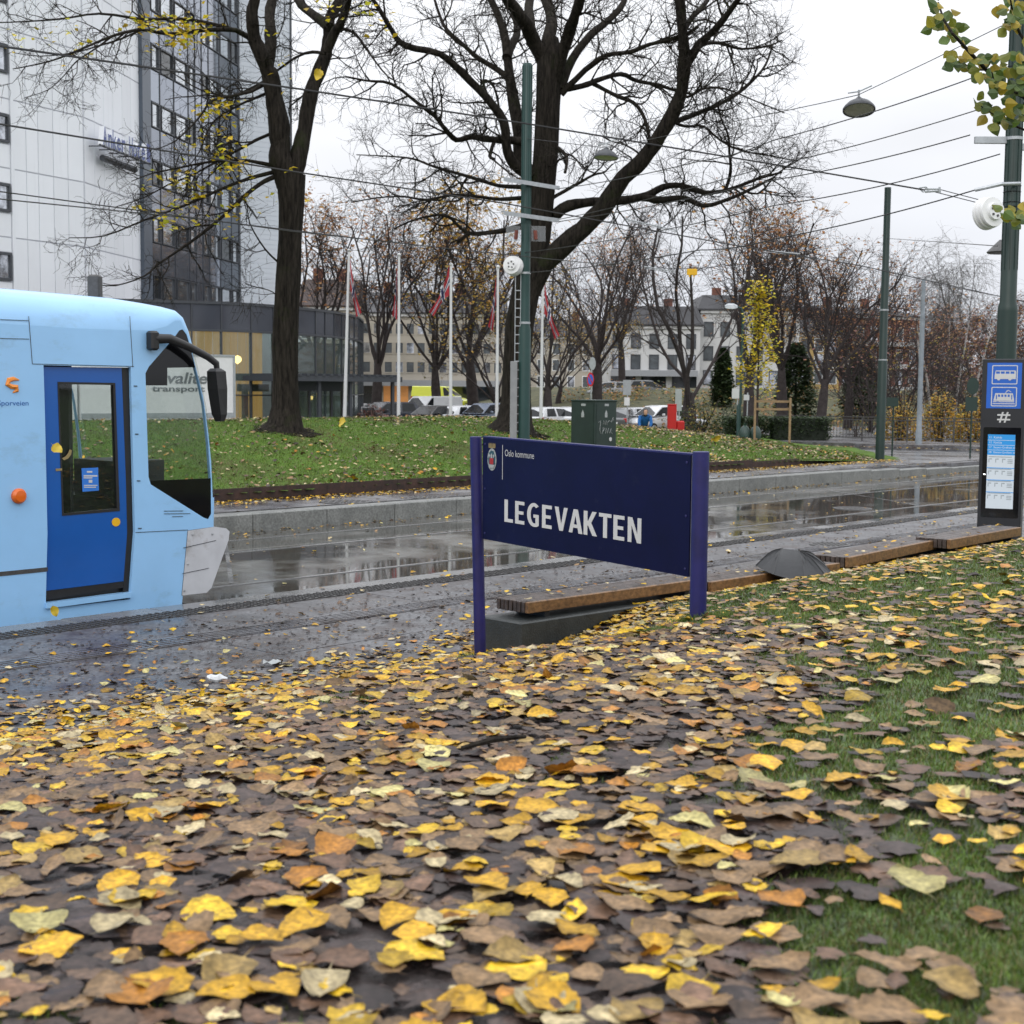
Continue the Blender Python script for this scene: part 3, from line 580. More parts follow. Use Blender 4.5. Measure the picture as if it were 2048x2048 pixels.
b.prism([(cc[0] - .012, cc[1] + .012), (cc[0] + .012, cc[1] + .012), (cc[0] + .012, cc[1] + .035), (cc[0], cc[1] + .05), (cc[0] - .012, cc[1] + .035)], [], at_(.007), .001, mi=0)
b.prism([(cc[0] - .045, cc[1] - .04), (cc[0] + .045, cc[1] - .04), (cc[0] + .025, cc[1] - .066), (cc[0] - .025, cc[1] - .066)], [], at_(.007), .001, mi=0)
for sx in (-1, 1):
    b.prism([(cc[0] + sx * .03, cc[1] + .012), (cc[0] + sx * .042, cc[1] + .03), (cc[0] + sx * .03, cc[1] + .044), (cc[0] + sx * .02, cc[1] + .03)], [], at_(.007), .001, mi=0)
for i in range(5):
    x = cc[0] + (i - 2) * .020; y = cc[1] + ry + .012
    b.prism(rect(x - .007, y, x + .007, y + .022), [], at_(.003), .002, mi=3); b.prism(rect(x - .004, y + .022, x + .004, y + .030), [], at_(.003), .002, mi=3)
b.prism(rect(cc[0] - .045, cc[1] + ry + .003, cc[0] + .045, cc[1] + ry + .012), [], at_(.003), .002, mi=3)
b.build('seal', [M['crestgrey'], M['crestteal'], M['crestred'], M['crestgold']], sg)

for a_ in (.035, SW - .035):
    for c_ in (.05, SH / 2, SH - .05):
        b = B(); b.lathe([(.009, 0), (.009, .003), (.006, .005), (.001, .005)], 10, o_ + u_ * a_ + v_ * c_ + n_ * .0005, n_); b.build('screw', M['postblue'], sg)

# ================================================================== BENCHES
def bench(name, label, pxa, pxb, ztop, wid, planks=8, block=True, b0=.0, b1=.0, thick=.095):
    A, C = G(*pxa, ztop), G(*pxb, ztop); d = (C - A).normalized(); nb = Vector((-d.y, d.x, 0)); L = (C - A).length
    if nb.dot(SN) > 0: nb = -nb
    base = A.copy(); base.z = 0
    t = thing(name, label, 'bench', base, 'low timber benches along the foot of the bank')
    rz = -math.atan2(d.x, d.y); pw = wid / planks
    for i in range(planks):
        c = A + nb * (pw * (i + .5)) + d * (L / 2) - Vector((0, 0, thick / 2 + (rnd.random() * .004)))
        bb = B(); bb.bbox(c, (pw - .010, L + rnd.uniform(-.008, .008), thick), .005, rz)
        bb.build('plank', M['woodedge'] if i == 0 else M['wood'], t)
    bb = B()
    for q in np.linspace(.25, L - .25, max(2, int(L / 1.1))):
        bb.box(A + nb * wid / 2 + d * q - Vector((0, 0, thick + .028)), (wid * .86, .06, .055), rz)
    bb.build('bracket', M['black'], t)
    if block:
        bb = B(); z1 = ztop - thick - .055
        bb.bbox(A + nb * (wid / 2 - .02) + d * ((L + b1 - b0) / 2) + Vector((0, 0, -ztop + z1 / 2 - .1)), (wid + .10, L + b0 + b1, z1 + .2), .012, rz); bb.build('plinth', M['concrete_dark'], t)
    return t, A, d, nb, L
bench('timber_bench', 'nearest long timber bench, seen under the dark blue board', (1058, 1205), (1412, 1157), .45, .40, 8, True, .16, .10)
bench('timber_bench', 'timber bench with the broken umbrella lying against it', (1424, 1164), (1681, 1126), .41, .42, 8, True, .0, .0, .115)
bench('timber_bench', 'timber bench between the umbrella and the crumpled white cup', (1699, 1115), (1888, 1077), .43, .46, 8, True, -.1, -.1, .115)
bench('timber_bench', 'farthest timber bench, just in front of the tram stop totem', (1902, 1079), (2044, 1054), .46, .46, 8, True, -.1, -.1, .115)

# ================================================================== BROKEN UMBRELLA
UP = {k: P(v[0], v[1], v[2] - .62) for k, v in dict(A1=(1563, 1097, 15.75), A2=(1598, 1101, 15.6), F1=(1511, 1131, 15.5), F2=(1547, 1149, 15.15), F3=(1611, 1165, 14.95), F4=(1656, 1157, 15.05), F5=(1672, 1152, 15.3), B1=(1650, 1128, 15.9), B2=(1570, 1120, 16.1)).items()}
um = thing('umbrella', 'broken dark grey umbrella lying collapsed on the leaves against a bench', 'umbrella', UP['F3'])
b = B(); ribs = B(); R = random.Random(6)
def gore(a1, a2, r1, r2, bulge=.035, sag=.03):
    g = []
    for i in range(9):
        u = i / 8; row = []
        for j in range(9):
            q = j / 8; p = UP[a1].lerp(UP[a2], q).lerp(UP[r1].lerp(UP[r2], q), u); e_ = math.sin(math.pi * q) if a1 != a2 or u > 0 else 0
            p.z += bulge * math.sin(math.pi * u) - sag * e_ * u - .05 * e_ * (u ** 3) * -.5 + .007 * math.sin(q * 19 + u * 5) * u * (1 - u) * 4; p.y += .02 * e_ * u; row.append(p)
        g.append(row)
    b.loft(g, False, closed=False)
    ribs.tube([row[0] + Vector((0, -.004, .003)) for row in g], .0032, 4)
for q in (('A1', 'A1', 'F1', 'F2'), ('A1', 'A2', 'F2', 'F3'), ('A2', 'A2', 'F3', 'F4'), ('A2', 'A2', 'F4', 'F5'), ('A2', 'A2', 'F5', 'B1'), ('A2', 'A1', 'B1', 'B2'), ('A1', 'A1', 'B2', 'F1')): gore(*q)
b.build('canopy', M['umbrella'], um, smooth=True)
ribs.build('ribs', M['black'], um)
sh_ = B(); sh_.tube([UP['A2'] + Vector((0, 0, .015)), UP['A2'] + Vector((-.02, .0, -.28))], .006, 6); sh_.build('shaft', M['black'], um)

# ================================================================== TRAM
TS = -13.1; TW = 2.6
def zt(x, y):                                                           # point of the photo -> (t, z) on the tram's side plane
    p = S_at(x * .3623, 560 + y * .3623, TS); return (p.dot(SD), p.z)
tfr = (SN * TS, SD, Vector((0, 0, 1)), SN)
front = [zt(*p) for p in ((1188, 1362), (1191, 1200), (1182, 1000), (1167, 850), (1147, 700), (1113, 540), (1083, 400), (1053, 280), (1026, 205), (995, 165), (940, 142), (850, 119), (700, 92), (400, 64))]
zr = front[-1][1] + .02
front += [(front[-1][0] - 1.2, zr + .01), (-6, zr + .02)]
rr = [.04, .04, .04, .04, .04, .04, .05, .06, .08, .13, .22, .30, .34, .36, .36, .36]
inset = []
for i, p in enumerate(front):
    a, c = front[max(0, i - 1)], front[min(len(front) - 1, i + 1)]; dx, dz = c[0] - a[0], c[1] - a[1]; l = math.hypot(dx, dz)
    inset.append((p[0] - dz / l * rr[i], p[1] + dx / l * rr[i]))
low = [zt(1035, 1382), zt(1002, 1742), zt(728, 1777)]; low[1] = (low[1][0], low[1][1] - .16); low[2] = (low[2][0], low[2][1] - .16)
zb = low[-1][1]
outline = [(-6, zb - .02), low[2], low[1], low[0]] + inset
tl = ST(TS - TW / 2, 5)
tram = thing('tram', 'light blue tram with dark blue door passing at the platform edge', 'tram', tl)
doorq = [zt(*p) for p in ((240, 470), (722, 482), (745, 1390), (718, 1762), (252, 1815), (262, 1400), (256, 1100), (247, 700))]
cabq = [zt(*p) for p in ((1008, 272), (1030, 300), (1046, 352), (1076, 470), (1121, 640), (1151, 900), (1165, 1100), (1166, 1290), (1150, 1320), (1125, 1312), (832, 1128), (820, 1085), (808, 700), (803, 515), (822, 478), (960, 320), (990, 278))]
sidewin = [(-5.4, 1.0), (-1.0, 1.0), (-1.0, 2.35), (-5.4, 2.35)]
for side in (0, 1):
    f_ = tfr if side == 0 else (SN * (TS - TW), SD, Vector((0, 0, 1)), -SN)
    b = B(); b.prism(outline, [doorq if side == 0 else [zt(*p) for p in ((200, 560), (700, 565), (720, 1290), (215, 1310))], cabq, sidewin], f_, .05)
    b.build('side_panel', M['trambody'], tram)
b = B(); rings = []
for p, q, r in zip(front, inset, rr):
    ring = []
    for k in range(7):
        a = math.pi / 2 * k / 6; ring.append(tfr[0] + SD * (q[0] + (p[0] - q[0]) * math.sin(a)) + Vector((0, 0, q[1] + (p[1] - q[1]) * math.sin(a))) - SN * (r * (1 - math.cos(a))))
    ring += [pp - SN * 0 for pp in []]
    for k in range(6, -1, -1):
        a = math.pi / 2 * k / 6; ring.append(tfr[0] + SD * (q[0] + (p[0] - q[0]) * math.sin(a)) + Vector((0, 0, q[1] + (p[1] - q[1]) * math.sin(a))) - SN * (TW - r * (1 - math.cos(a))))
    rings.append(ring)
b.loft(rings[6:], False, closed=False); b.build('roof', M['trambody'], tram, smooth=True)
b = B(); b.loft(rings[:2], False, closed=False); b.build('front_panel', M['trambody'], tram, smooth=True)
b = B(); b.loft(rings[1:7], False, closed=False); b.build('windscreen', M['glass'], tram, smooth=True)
# door
dfr = (SN * (TS - .035), SD, Vector((0, 0, 1)), SN)
dwin = [zt(*p) for p in ((327, 562), (646, 568), (671, 1276), (353, 1303))]
din = [zt(*p) for p in ((243, 478), (682, 484), (705, 1100), (712, 1400), (692, 1664), (258, 1718), (262, 1400), (256, 1100), (247, 700))]
b = B(); b.prism(din, [dwin], dfr, .04); door = b.build('door', M['tramdoor'], tram)
b = B(); b.prism([zt(*p) for p in ((236, 1600), (740, 1560), (740, 1800), (236, 1850))], [], (SN * (TS - .085), SD, Vector((0, 0, 1)), SN), .02); b.build('sill_plate', M['black'], tram)
fo = [zt(*p) for p in ((335, 575), (634, 580), (655, 1262), (362, 1290))]
b = B(); b.prism(dwin, [fo], (dfr[0] + SN * .004, *dfr[1:]), .05); b.build('window_seal', M['black'], door)
b = B(); b.prism(fo, [], (dfr[0] - SN * .01, *dfr[1:]), .006); b.build('pane', M['glass'], door)
b = B(); b.prism([zt(*p) for p in ((684, 484), (722, 484), (745, 1390), (718, 1755), (692, 1757), (692, 1664), (713, 1400), (706, 1100))], [], (dfr[0] - SN * .002, *dfr[1:]), .04)
b.prism([zt(*p) for p in ((258, 1720), (691, 1666), (691, 1700), (256, 1768))], [], (dfr[0] - SN * .002, *dfr[1:]), .04); b.build('door_seal', M['black'], door)
b = B(); b.prism([zt(*p) for p in ((250, 1782), (718, 1722), (718, 1750), (250, 1812))], [], (tfr[0] + SN * .03, *tfr[1:]), .10); b.build('step', M['trambody'], tram)
c0 = zt(650, 1337); b = B(); b.prism([(c0[0] + .05 * math.cos(k * .4488), c0[1] + .045 * math.sin(k * .4488)) for k in range(14)], [], (dfr[0] + SN * .006, *dfr[1:]), .004); b.build('yellow_sticker', M['yellow'], door)  # round yellow sticker on the door
b = B(); b.prism([zt(*p) for p in ((462, 1040), (552, 1036), (557, 1163), (467, 1170))], [], (dfr[0] - SN * .001, *dfr[1:]), .004); stk = b.build('notice', M['stickblue'], door)
b = B()
for (x0, y0, x1, y1) in ((472, 1078, 548, 1086), (472, 1090, 520, 1096), (500, 1104, 520, 1120), (474, 1132, 548, 1137), (474, 1142, 540, 1147), (490, 1055, 520, 1064)):
    b.prism([zt(*p) for p in ((x0, y0), (x1, y0), (x1, y1), (x0, y1))], [], (dfr[0] + SN * .001, *dfr[1:]), .001)
b.build('notice_print', M['signwhite'], door)
b = B()                                                                  # pale arc of the door emblem
arc = [(405 - 0, 940), (400, 965), (385, 985), (362, 996), (350, 985), (372, 972), (385, 955), (392, 935)]
b.prism([zt(*p) for p in arc], [], (dfr[0] + SN * .009, *dfr[1:]), .002); b.prism([zt(*p) for p in ((315, 1042), (352, 1040), (352, 1052), (318, 1056))], [], (dfr[0] + SN * .006, *dfr[1:]), .002); b.build('emblem', M['crestgold'], door)
# cab window: glass, black lower apron and blind
ifr = (tfr[0] - SN * .012, *tfr[1:])
for side, f_ in ((0, ifr), (1, (SN * (TS - TW + .03), SD, Vector((0, 0, 1)), SN))):
    b = B(); b.prism(cabq, [], f_, .005); b.build('cab_window', M['glass'], tram)
b = B(); bfr = (tfr[0] - SN * .004, *tfr[1:])
b.prism([zt(*p) for p in ((826, 1108), (1164, 1094), (1167, 1288), (1150, 1319), (1126, 1312), (833, 1128))], [], bfr, .006)
b.build('window_mask', M['blackglass'], tram); b = B()
b.prism([zt(*p) for p in ((1008, 274), (1030, 301), (1046, 353), (1078, 482), (925, 485), (925, 582), (806, 582), (804, 516), (823, 479), (961, 321), (990, 280))], [], bfr, .006)
b.build('window_mask', M['blackglass'], tram)
bl = zt(926, 580)
# bumper
b = B(); b.prism([zt(*p) for p in ((1036, 1384), (1186, 1362), (1246, 1370), (1266, 1388), (1260, 1436), (1226, 1530), (1166, 1698), (1140, 1725), (1003, 1741))], [], (tfr[0] + SN * .006, *tfr[1:]), TW); b.build('bumper', M['tramgrey'], tram)
b = B()
for px in ((1060, 1405), (1170, 1402), (1035, 1568), (1015, 1715)):
    q = zt(*px); p = tfr[0] + SD * q[0] + Vector((0, 0, q[1])) + SN * .006; b.lathe([(.012, 0), (.012, .006), (.001, .008)], 10, p, SN)
b.build('bolts', M['galv'], tram)
# seams, stripes, lights and marks on the side
b = B()
def seam(px, d=.002, r=.0035):
    b.tube([tfr[0] + SD * q[0] + Vector((0, 0, q[1])) + SN * d for q in [zt(*p) for p in px]], r, 4)
seam(((748, 1393), (1036, 1379))); seam(((1036, 1384), (1003, 1741))); seam(((180, 463), (738, 477))); seam(((733, 480), (716, 200)))
seam(((178, 463), (158, 200))); seam(((0, 218), (160, 224))); seam(((0, 322), (160, 326))); seam(((905, 1275), (1010, 1274))); seam(((905, 1290), (1050, 1289))); seam(((950, 1306), (1010, 1305)))
seam(((1010, 1478), (1190, 1437)), .008); seam(((1005, 1620), (1150, 1590)), .008)
for px in ((738, 585), (745, 850), (755, 1108), (762, 1370)): seam((px, (px[0] + 18, px[1])), .004, .006)
b.build('panel_seams', M['darkframe'], tram)['kind'] = 'stuff'
b = B(); b.prism([zt(*p) for p in ((-300, 1640), (263, 1585), (263, 1608), (-300, 1666))], [], (tfr[0] + SN * .004, *tfr[1:]), .006); b.build('rubbing_strip', M['iron'], tram)
c0 = zt(100, 1192); b = B(); b.lathe([(.075, 0), (.075, .03), (.055, .055), (.001, .06)], 16, tfr[0] + SD * c0[0] + Vector((0, 0, c0[1])), SN); b.build('indicator_lamp', M['orange'], tram, smooth=True)
b = B(); sp = [zt(*p) for p in ((105, 552), (75, 545), (48, 552), (40, 575), (62, 588), (90, 590), (92, 610), (70, 622))]
b.tube([tfr[0] + SD * q[0] + Vector((0, 0, q[1])) + SN * .001 for q in sp], [.006, .022, .026, .026, .026, .026, .022, .006], 6); b.build('emblem', M['redlogo'], tram)
b = B(); q = zt(-15, 693); text_mesh(b, 'Sporveien', tfr, q[0], q[1], .07, width=zt(155, 693)[0] - q[0], depth=.003); b.build('lettering', M['tramdoor'], tram)
# mirror arm and mirror
b = B(); Q = lambda x, y, d: tfr[0] + SD * zt(x, y)[0] + Vector((0, 0, zt(x, y)[1])) + SN * d
b.bbox(Q(828, 335, .05), (.12, .10, .20), .02, RZS); b.tube([Q(835, 325, .06), Q(905, 325, .10), Q(1000, 372, .15), Q(1085, 425, .2), Q(1125, 462, .22), Q(1130, 500, .22)], [.055, .05, .042, .038, .036, .03], 10)
arm = b.build('mirror_arm', M['black'], tram, smooth=True)
b = B(); ms = []
for (x0, x1, y, dd) in ((1108, 1140, 488, .05), (1098, 1160, 505, .08), (1105, 1166, 600, .09), (1125, 1167, 740, .08), (1135, 1160, 778, .05)):
    a, c = Q(x0, y, .22), Q(x1, y, .22); ms.append([a + SN * dd, c + SN * dd * .7, c - SN * dd * .7, a - SN * dd])
b.loft(ms); b.build('mirror', M['black'], tram)
# inside: floor, desk, seat, rear wall, ceiling; underframe below
b = B()
def tbox(t0, t1, z0, z1, s0, s1, mi=0): b.box(ST((s0 + s1) / 2, (t0 + t1) / 2, (z0 + z1) / 2), (abs(s1 - s0), t1 - t0, z1 - z0), RZS, mi)
S0, S1 = TS - .07, TS - TW + .07
ft = front[0][0]
tbox(-5.9, ft - .15, .18, .24, S1, S0); tbox(-5.9, ft - .75, 2.62, 2.7, S1, S0)
tbox(ft - .85, ft - .12, .24, 1.02, S1, S0); tbox(ft - .5, ft - .16, 1.02, 1.14, S1 + .4, S0 - .4); tbox(8.2, 8.24, .24, 2.62, -15.55, -13.5); tbox(ft - .8, ft - .2, 1.0, 1.42, -14.6, -13.75)
tbox(5.6, 5.7, .24, 2.62, S1, S0)
b.build('interior', M['tramint'], tram)
b = B(); tbox(8.55, 9.0, .62, .74, -14.6, -14.1); b.bbox(ST(-14.35, 8.5, 1.12), (.48, .13, .80), .05, RZS); b.bbox(ST(-14.35, 8.5, 1.64), (.28, .10, .22), .04, RZS); tbox(8.65, 8.85, .24, .62, -14.45, -14.25); b.build('driver_seat', M['tramint'], tram)
b = B(); b.tube([ST(TS - .12, 7.85, .3), ST(TS - .12, 7.85, 1.0)], .016, 8); b.build('grab_rail', M['yellow'], tram)
b = B(); tbox(-5.8, ft - .3, -.26, zb + .05, S1 + .1, S0 - .05); tbox(-4, -2, -.28, -.1, S1 + .4, S0 - .3); b.build('underframe', M['rubber'], tram)
b = B(); b.bbox(P(190, 577, 16.6) , (.14, .14, .3), .02); b.build('roof_fitting', M['iron'], tram)

# ================================================================== POLES
def base_at(px, Y, z=0.0):
    p = P(px, 900, Y); k = 0
    for _ in range(4):
        p.z = z; q = CM.transposed() @ (p - Vector((0, 0, CAMH))); x = 1024 + F * q.x / -q.z; p.x += (px - x) * Y / F
    return p
def py_z(py, px, Y): return P(px, py, Y).z
def pole(name, label, base, secs, m, cat='pole', group=None, collars=()):
    t = thing(name, label, cat, base, group); b = B()
    pr = []
    for (r, z) in secs: pr.append((r, z))
    b.lathe(pr, 28, base); b.build('shaft', m, t, smooth=True)
    for z, r in collars:
        b = B(); b.lathe([(r, 0), (r + .012, .005), (r + .012, .05), (r, .055)], 24, base + Vector((0, 0, z))); b.build('clamp', M['galv'], t)
    return t
mb = base_at(1047, 35.6, .25)
zc1, zc2 = py_z(650, 1046, 35.6) - .25, py_z(546, 1046, 35.6) - .25; ztp = py_z(127, 1050, 35.6) - .25
mid = pole('tram_pole', 'fluted green tram wire pole rising behind the dark blue board, with white wheel', mb,
           [(.145, -.5), (.145, zc1 - .12), (.118, zc1), (.116, zc2), (.112, ztp - .02), (.10, ztp), (.001, ztp + .01)], M['steel_green'], collars=((zc1 + .02, .118), (zc2 - .03, .117)))
b = B()
for k in range(12):
    a = 2 * math.pi * k / 12; o = Vector((math.cos(a) * .117, math.sin(a) * .117, 0)); b.box(mb + o + Vector((0, 0, (zc2 + 1.1 + ztp) / 2)), (.014, .014, ztp - zc2 - 1.2), a)
b.build('flutes', M['steel_green'], mid)
for py in (365, 431):
    z = py_z(py, 1050, 35.6); b = B(); c = Vector((mb.x, mb.y, z)) - SN * -.15
    b.box(c, (.09, 2.0, .012), RZS); b.box(c + SN * .04 + Vector((0, 0, -.045)), (.012, 2.0, .09), RZS); b.build('bracket', M['galv'], mid)
b = B()
for sx in (-1, 1):
    c = Vector((mb.x + sx * .30, mb.y - .1, py_z(468, 1046, 35.6))); b.box(c, (.34, .03, .36), .1 * sx)
b.build('insulator_plate', M['clearplastic'], mid)
b = B()
for sx in (-1, 1): b.tube([Vector((mb.x + sx * .24, mb.y - .14, py_z(480, 1046, 35.6))), Vector((mb.x + sx * .22, mb.y - .14, py_z(462, 1046, 35.6)))], .045, 8)
b.build('red_cap', M['copper'], mid)
def tension_wheel(c, ax, r, parent):
    b = B(); b.lathe([(.03, -.11), (r * .9, -.10), (r, -.095), (r, -.06), (r * .88, -.05), (r * .88, -.02), (r * .97, -.01), (r * .97, .02), (r * .86, .03), (r * .86, .06), (r * .93, .07), (r * .9, .10), (r * .55, .105), (r * .5, .15), (.001, .15)], 32, c, ax)
    w_ = b.build('tension_wheel', M['white'], parent, smooth=True)
    b = B(); u = Vector(ax).normalized(); v = u.orthogonal().normalized(); q = u.cross(v)
    for k in range(5):
        a = 2 * math.pi * k / 5; b.lathe([(.02, .15), (.02, .165), (.001, .166)], 8, Vector(c) + (v * math.cos(a) + q * math.sin(a)) * r * .3, u)
    b.build('bolt', M['iron'], w_); return w_
wc = Vector((mb.x - .30, mb.y - .12, py_z(532, 1022, 35.6))); tension_wheel(wc, (-.35, -1, .1), .235, mid)
b = B()
for dx in (0, .13): b.tube([Vector((mb.x - .235 + dx, mb.y - .05, wc.z - .2)), Vector((mb.x - .235 + dx, mb.y - .05, .9))], .012, 6)
zz = 1.2
while zz < wc.z - .5: b.box((mb.x - .17, mb.y - .05, zz), (.14, .02, .02)); zz += .21
b.build('weight_guide', M['galv'], mid)
b = B(); b.bbox((mb.x - .255, mb.y - .06, py_z(805, 1027, 35.6)), (.17, .16, py_z(728, 1027, 35.6) - py_z(892, 1027, 35.6)), .01); b.build('weight_cover', mat('cover_grey', (.24, .245, .25), .5, var=.1), mid)

rp = base_at(1999, 23.6, 0)
zc = py_z(610, 2000, 23.6)
rpole = pole('tram_pole', 'large dark green tram wire pole behind the tram stop totem, with white tension wheel', rp, [(.155, -.3), (.155, zc - .1), (.152, zc - .03), (.128, zc + .05), (.122, 9.6), (.001, 9.62)], M['steel_dark'], collars=((py_z(281, 2000, 23.6), .126),))
for k in range(6):
    a = 2 * math.pi * k / 6
b = B()
for k in range(10):
    a = 2 * math.pi * k / 10; o = Vector((math.cos(a) * .128, math.sin(a) * .128, 0)); b.box(rp + o + Vector((0, 0, (zc + .5 + 9.4) / 2)), (.014, .014, 9.4 - zc - .6), a)
b.build('flutes', M['steel_dark'], rpole)
z = py_z(287, 2000, 23.6); b = B(); c = Vector((rp.x, rp.y, z)); dv = Vector((-.88, .0, .06)).normalized()
for sx in (-1, 1): b.bbox(c + Vector((sx * .36, 0, -.05 * sx)), (.52, .06, .11), .006)
b.build('bracket', M['galv'], rpole)
b = B(); b.tube([P(1950, 380, 23.45), P(2003, 368, 23.35), P(2040, 367, 23.4)], .03, 8); b.build('cable_clamp', M['galv'], rpole)
tension_wheel(P(1978, 426, 23.1), (.42, -.9, .10), .25, rpole)
b = B()
for py in (372, 384, 405, 414): b.lathe([(.13, -.008), (.142, 0), (.13, .008)], 20, Vector((rp.x, rp.y, py_z(py, 2000, 23.6))))
b.build('cable_tie', M['black'], rpole)
fp = base_at(1759.5, 48.1, 0); z1 = py_z(375, 1777, 48.1)
pole('tram_pole', 'bare dark green pole at the tip of the grass mound', fp, [(.148, -.2), (.148, py_z(722, 1766, 48.1)), (.13, py_z(718, 1766, 48.1)), (.125, py_z(540, 1770, 48.1)), (.11, py_z(536, 1770, 48.1)), (.105, z1), (.001, z1 + .01)], M['steel_dark'], collars=((py_z(722, 1766, 48.1), .132), (py_z(622, 1768, 48.1), .13)))
gp = base_at(1837, 60.2, .1); z1 = py_z(558, 1855, 60.2) - .1
pole('grey_pole', 'slim grey pole standing at the metal fence', gp, [(.13, -.3), (.13, .55), (.11, .6), (.1, 1.5), (.095, py_z(640, 1850, 60.2)), (.08, py_z(632, 1850, 60.2)), (.075, z1), (.001, z1 + .01)], M['greypole'])

# ================================================================== TRAM STOP TOTEM
tb = base_at(1998, 22.6, -.03); ta = rad(-27); tn = Vector((math.sin(ta), -math.cos(ta), 0)); tu = Vector((math.cos(ta), math.sin(ta), 0))
W_, H_, D_ = .64, 2.78, .22
to = thing('stop_totem', 'charcoal tram stop totem with blue bus and tram panel and lit timetable screen', 'totem', tb)
tf = lambda d: (tb + tn * (D_ / 2 + d), tu, Vector((0, 0, 1)), tn)
b = B(); b.bbox(tb + Vector((0, 0, H_ / 2)), (W_, D_, H_), .012, ta); b.build('body', M['totem'], to)
b = B(); b.prism(rect(-.245, 2.03, .26, 2.72), [], tf(.004), .004); sp_ = b.build('sign_panel', M['signpost'], to)
b = B()
def pict(outer, holes=(), d=.007): b.prism(outer, holes, tf(d), .002)
X0, X1 = -.175, .20
for yb, yt in ((2.395, 2.685), (2.06, 2.355)): pict(rect(X0, yb, X1, yt, .02), [list(reversed(rect(X0 + .014, yb + .014, X1 - .014, yt - .014, .012)))])
bus = [(-.135, 2.475), (-.135, 2.53), (-.12, 2.605), (.165, 2.605), (.175, 2.59), (.175, 2.475)]
pict(bus, [rect(-.115 + .07 * k, 2.555, -.06 + .07 * k, 2.59) for k in range(4)])
for x in (-.075, .09): pict([(x + .024 * math.cos(k * .6283), 2.475 + .022 * math.sin(k * .6283)) for k in range(10)], d=.009)
trm = [(-.14, 2.145), (-.115, 2.26), (.14, 2.26), (.165, 2.145)]
pict(trm, [rect(-.075 + .047 * k, 2.205, -.045 + .047 * k, 2.24) for k in range(4)] + [rect(-.105, 2.165, -.09, 2.235), rect(.118, 2.165, .133, 2.235)])
pict(rect(-.14, 2.125, .165, 2.138), [rect(-.10, 2.128, -.06, 2.135)]); pict(rect(-.15, 2.095, .175, 2.108))
for q in (((.035, 2.262), (.075, 2.30), (.075, 2.308), (.022, 2.262)), ((.075, 2.30), (.112, 2.278), (.118, 2.284), (.078, 2.31)), ((.075, 2.30), (.04, 2.285), (.04, 2.292), (.072, 2.312))): pict(list(q))
b.build('pictogram', M['signwhite'], sp_)
b = B()
for k in (-1, 1):
    b.prism([(.02 + k * .035 - .013 - .02, 1.815), (.02 + k * .035 + .013 - .02, 1.815), (.02 + k * .035 + .013 + .02, 1.975), (.02 + k * .035 - .013 + .02, 1.975)], [], tf(.003), .002)
    b.prism(rect(-.075, 1.895 + k * .035 - .012, .115, 1.895 + k * .035 + .012), [], tf(.005), .002)
b.build('hash_mark', M['signwhite'], to)
b = B(); b.prism(rect(-.27, .36, .28, 1.74, .02), [], tf(.003), .003); b.build('screen_bezel', M['blackglass'], to)
b = B(); b.prism(rect(-.20, .50, .20, 1.63), [], tf(.006), .002); scr = b.build('screen', M['screenw'], to)
b = B(); b.prism(rect(-.20, 1.32, .20, 1.632), [], tf(.008), .002)
b.build('screen_heading', M['screenb'], scr)
for k in range(3): b = B(); b.prism(rect(-.20, 1.115 - k * .185, .20, 1.127 - k * .185), [], tf(.008), .002); b.build('screen_divider', M['screenb'], scr)
b = B()
for k in range(3): b.prism(rect(-.20, 1.392 + .075 * k, .20, 1.398 + .075 * k), [], tf(.010), .002)
for k, (n1, s1) in enumerate((('11', 'Kjelsås'), ('12', 'Kjelsås'), ('17', 'Sinsen-Grefsen st'), ('18', 'Sinsen-Grefsen st'))):
    y = 1.572 - .075 * k; text_mesh(b, n1, tf(.009), -.185, y, .045); text_mesh(b, s1, tf(.009), -.115, y, .045)
b.build('screen_lettering', M['screenw'], scr)
b = B()
for k in range(4):
    y = 1.255 - k * .185; b.prism(rect(-.18, y + .03, .16, y + .042), [], tf(.008), .001)
    for j in range(3): b.prism(rect(-.18 + j * .1, y - .05, -.168 + j * .1, y + .01), [], tf(.008), .001); b.prism(rect(-.165 + j * .1, y - .005, -.13 + j * .1, y + .01), [], tf(.008), .001)
    for j in range(3): b.prism(rect(.10, y - .06 + j * .025, .175, y - .048 + j * .025), [], tf(.008), .001)
b.build('timetable_print', M['screeng'], scr)
b = B(); b.box(tb + tn * (D_ / 2 + .004) + tu * -.235 + Vector((0, 0, 1.02)), (.03, .004, .012), ta); b.build('status_lamp', mat('status_light', (1, 1, 1), .3, emit=3), to)

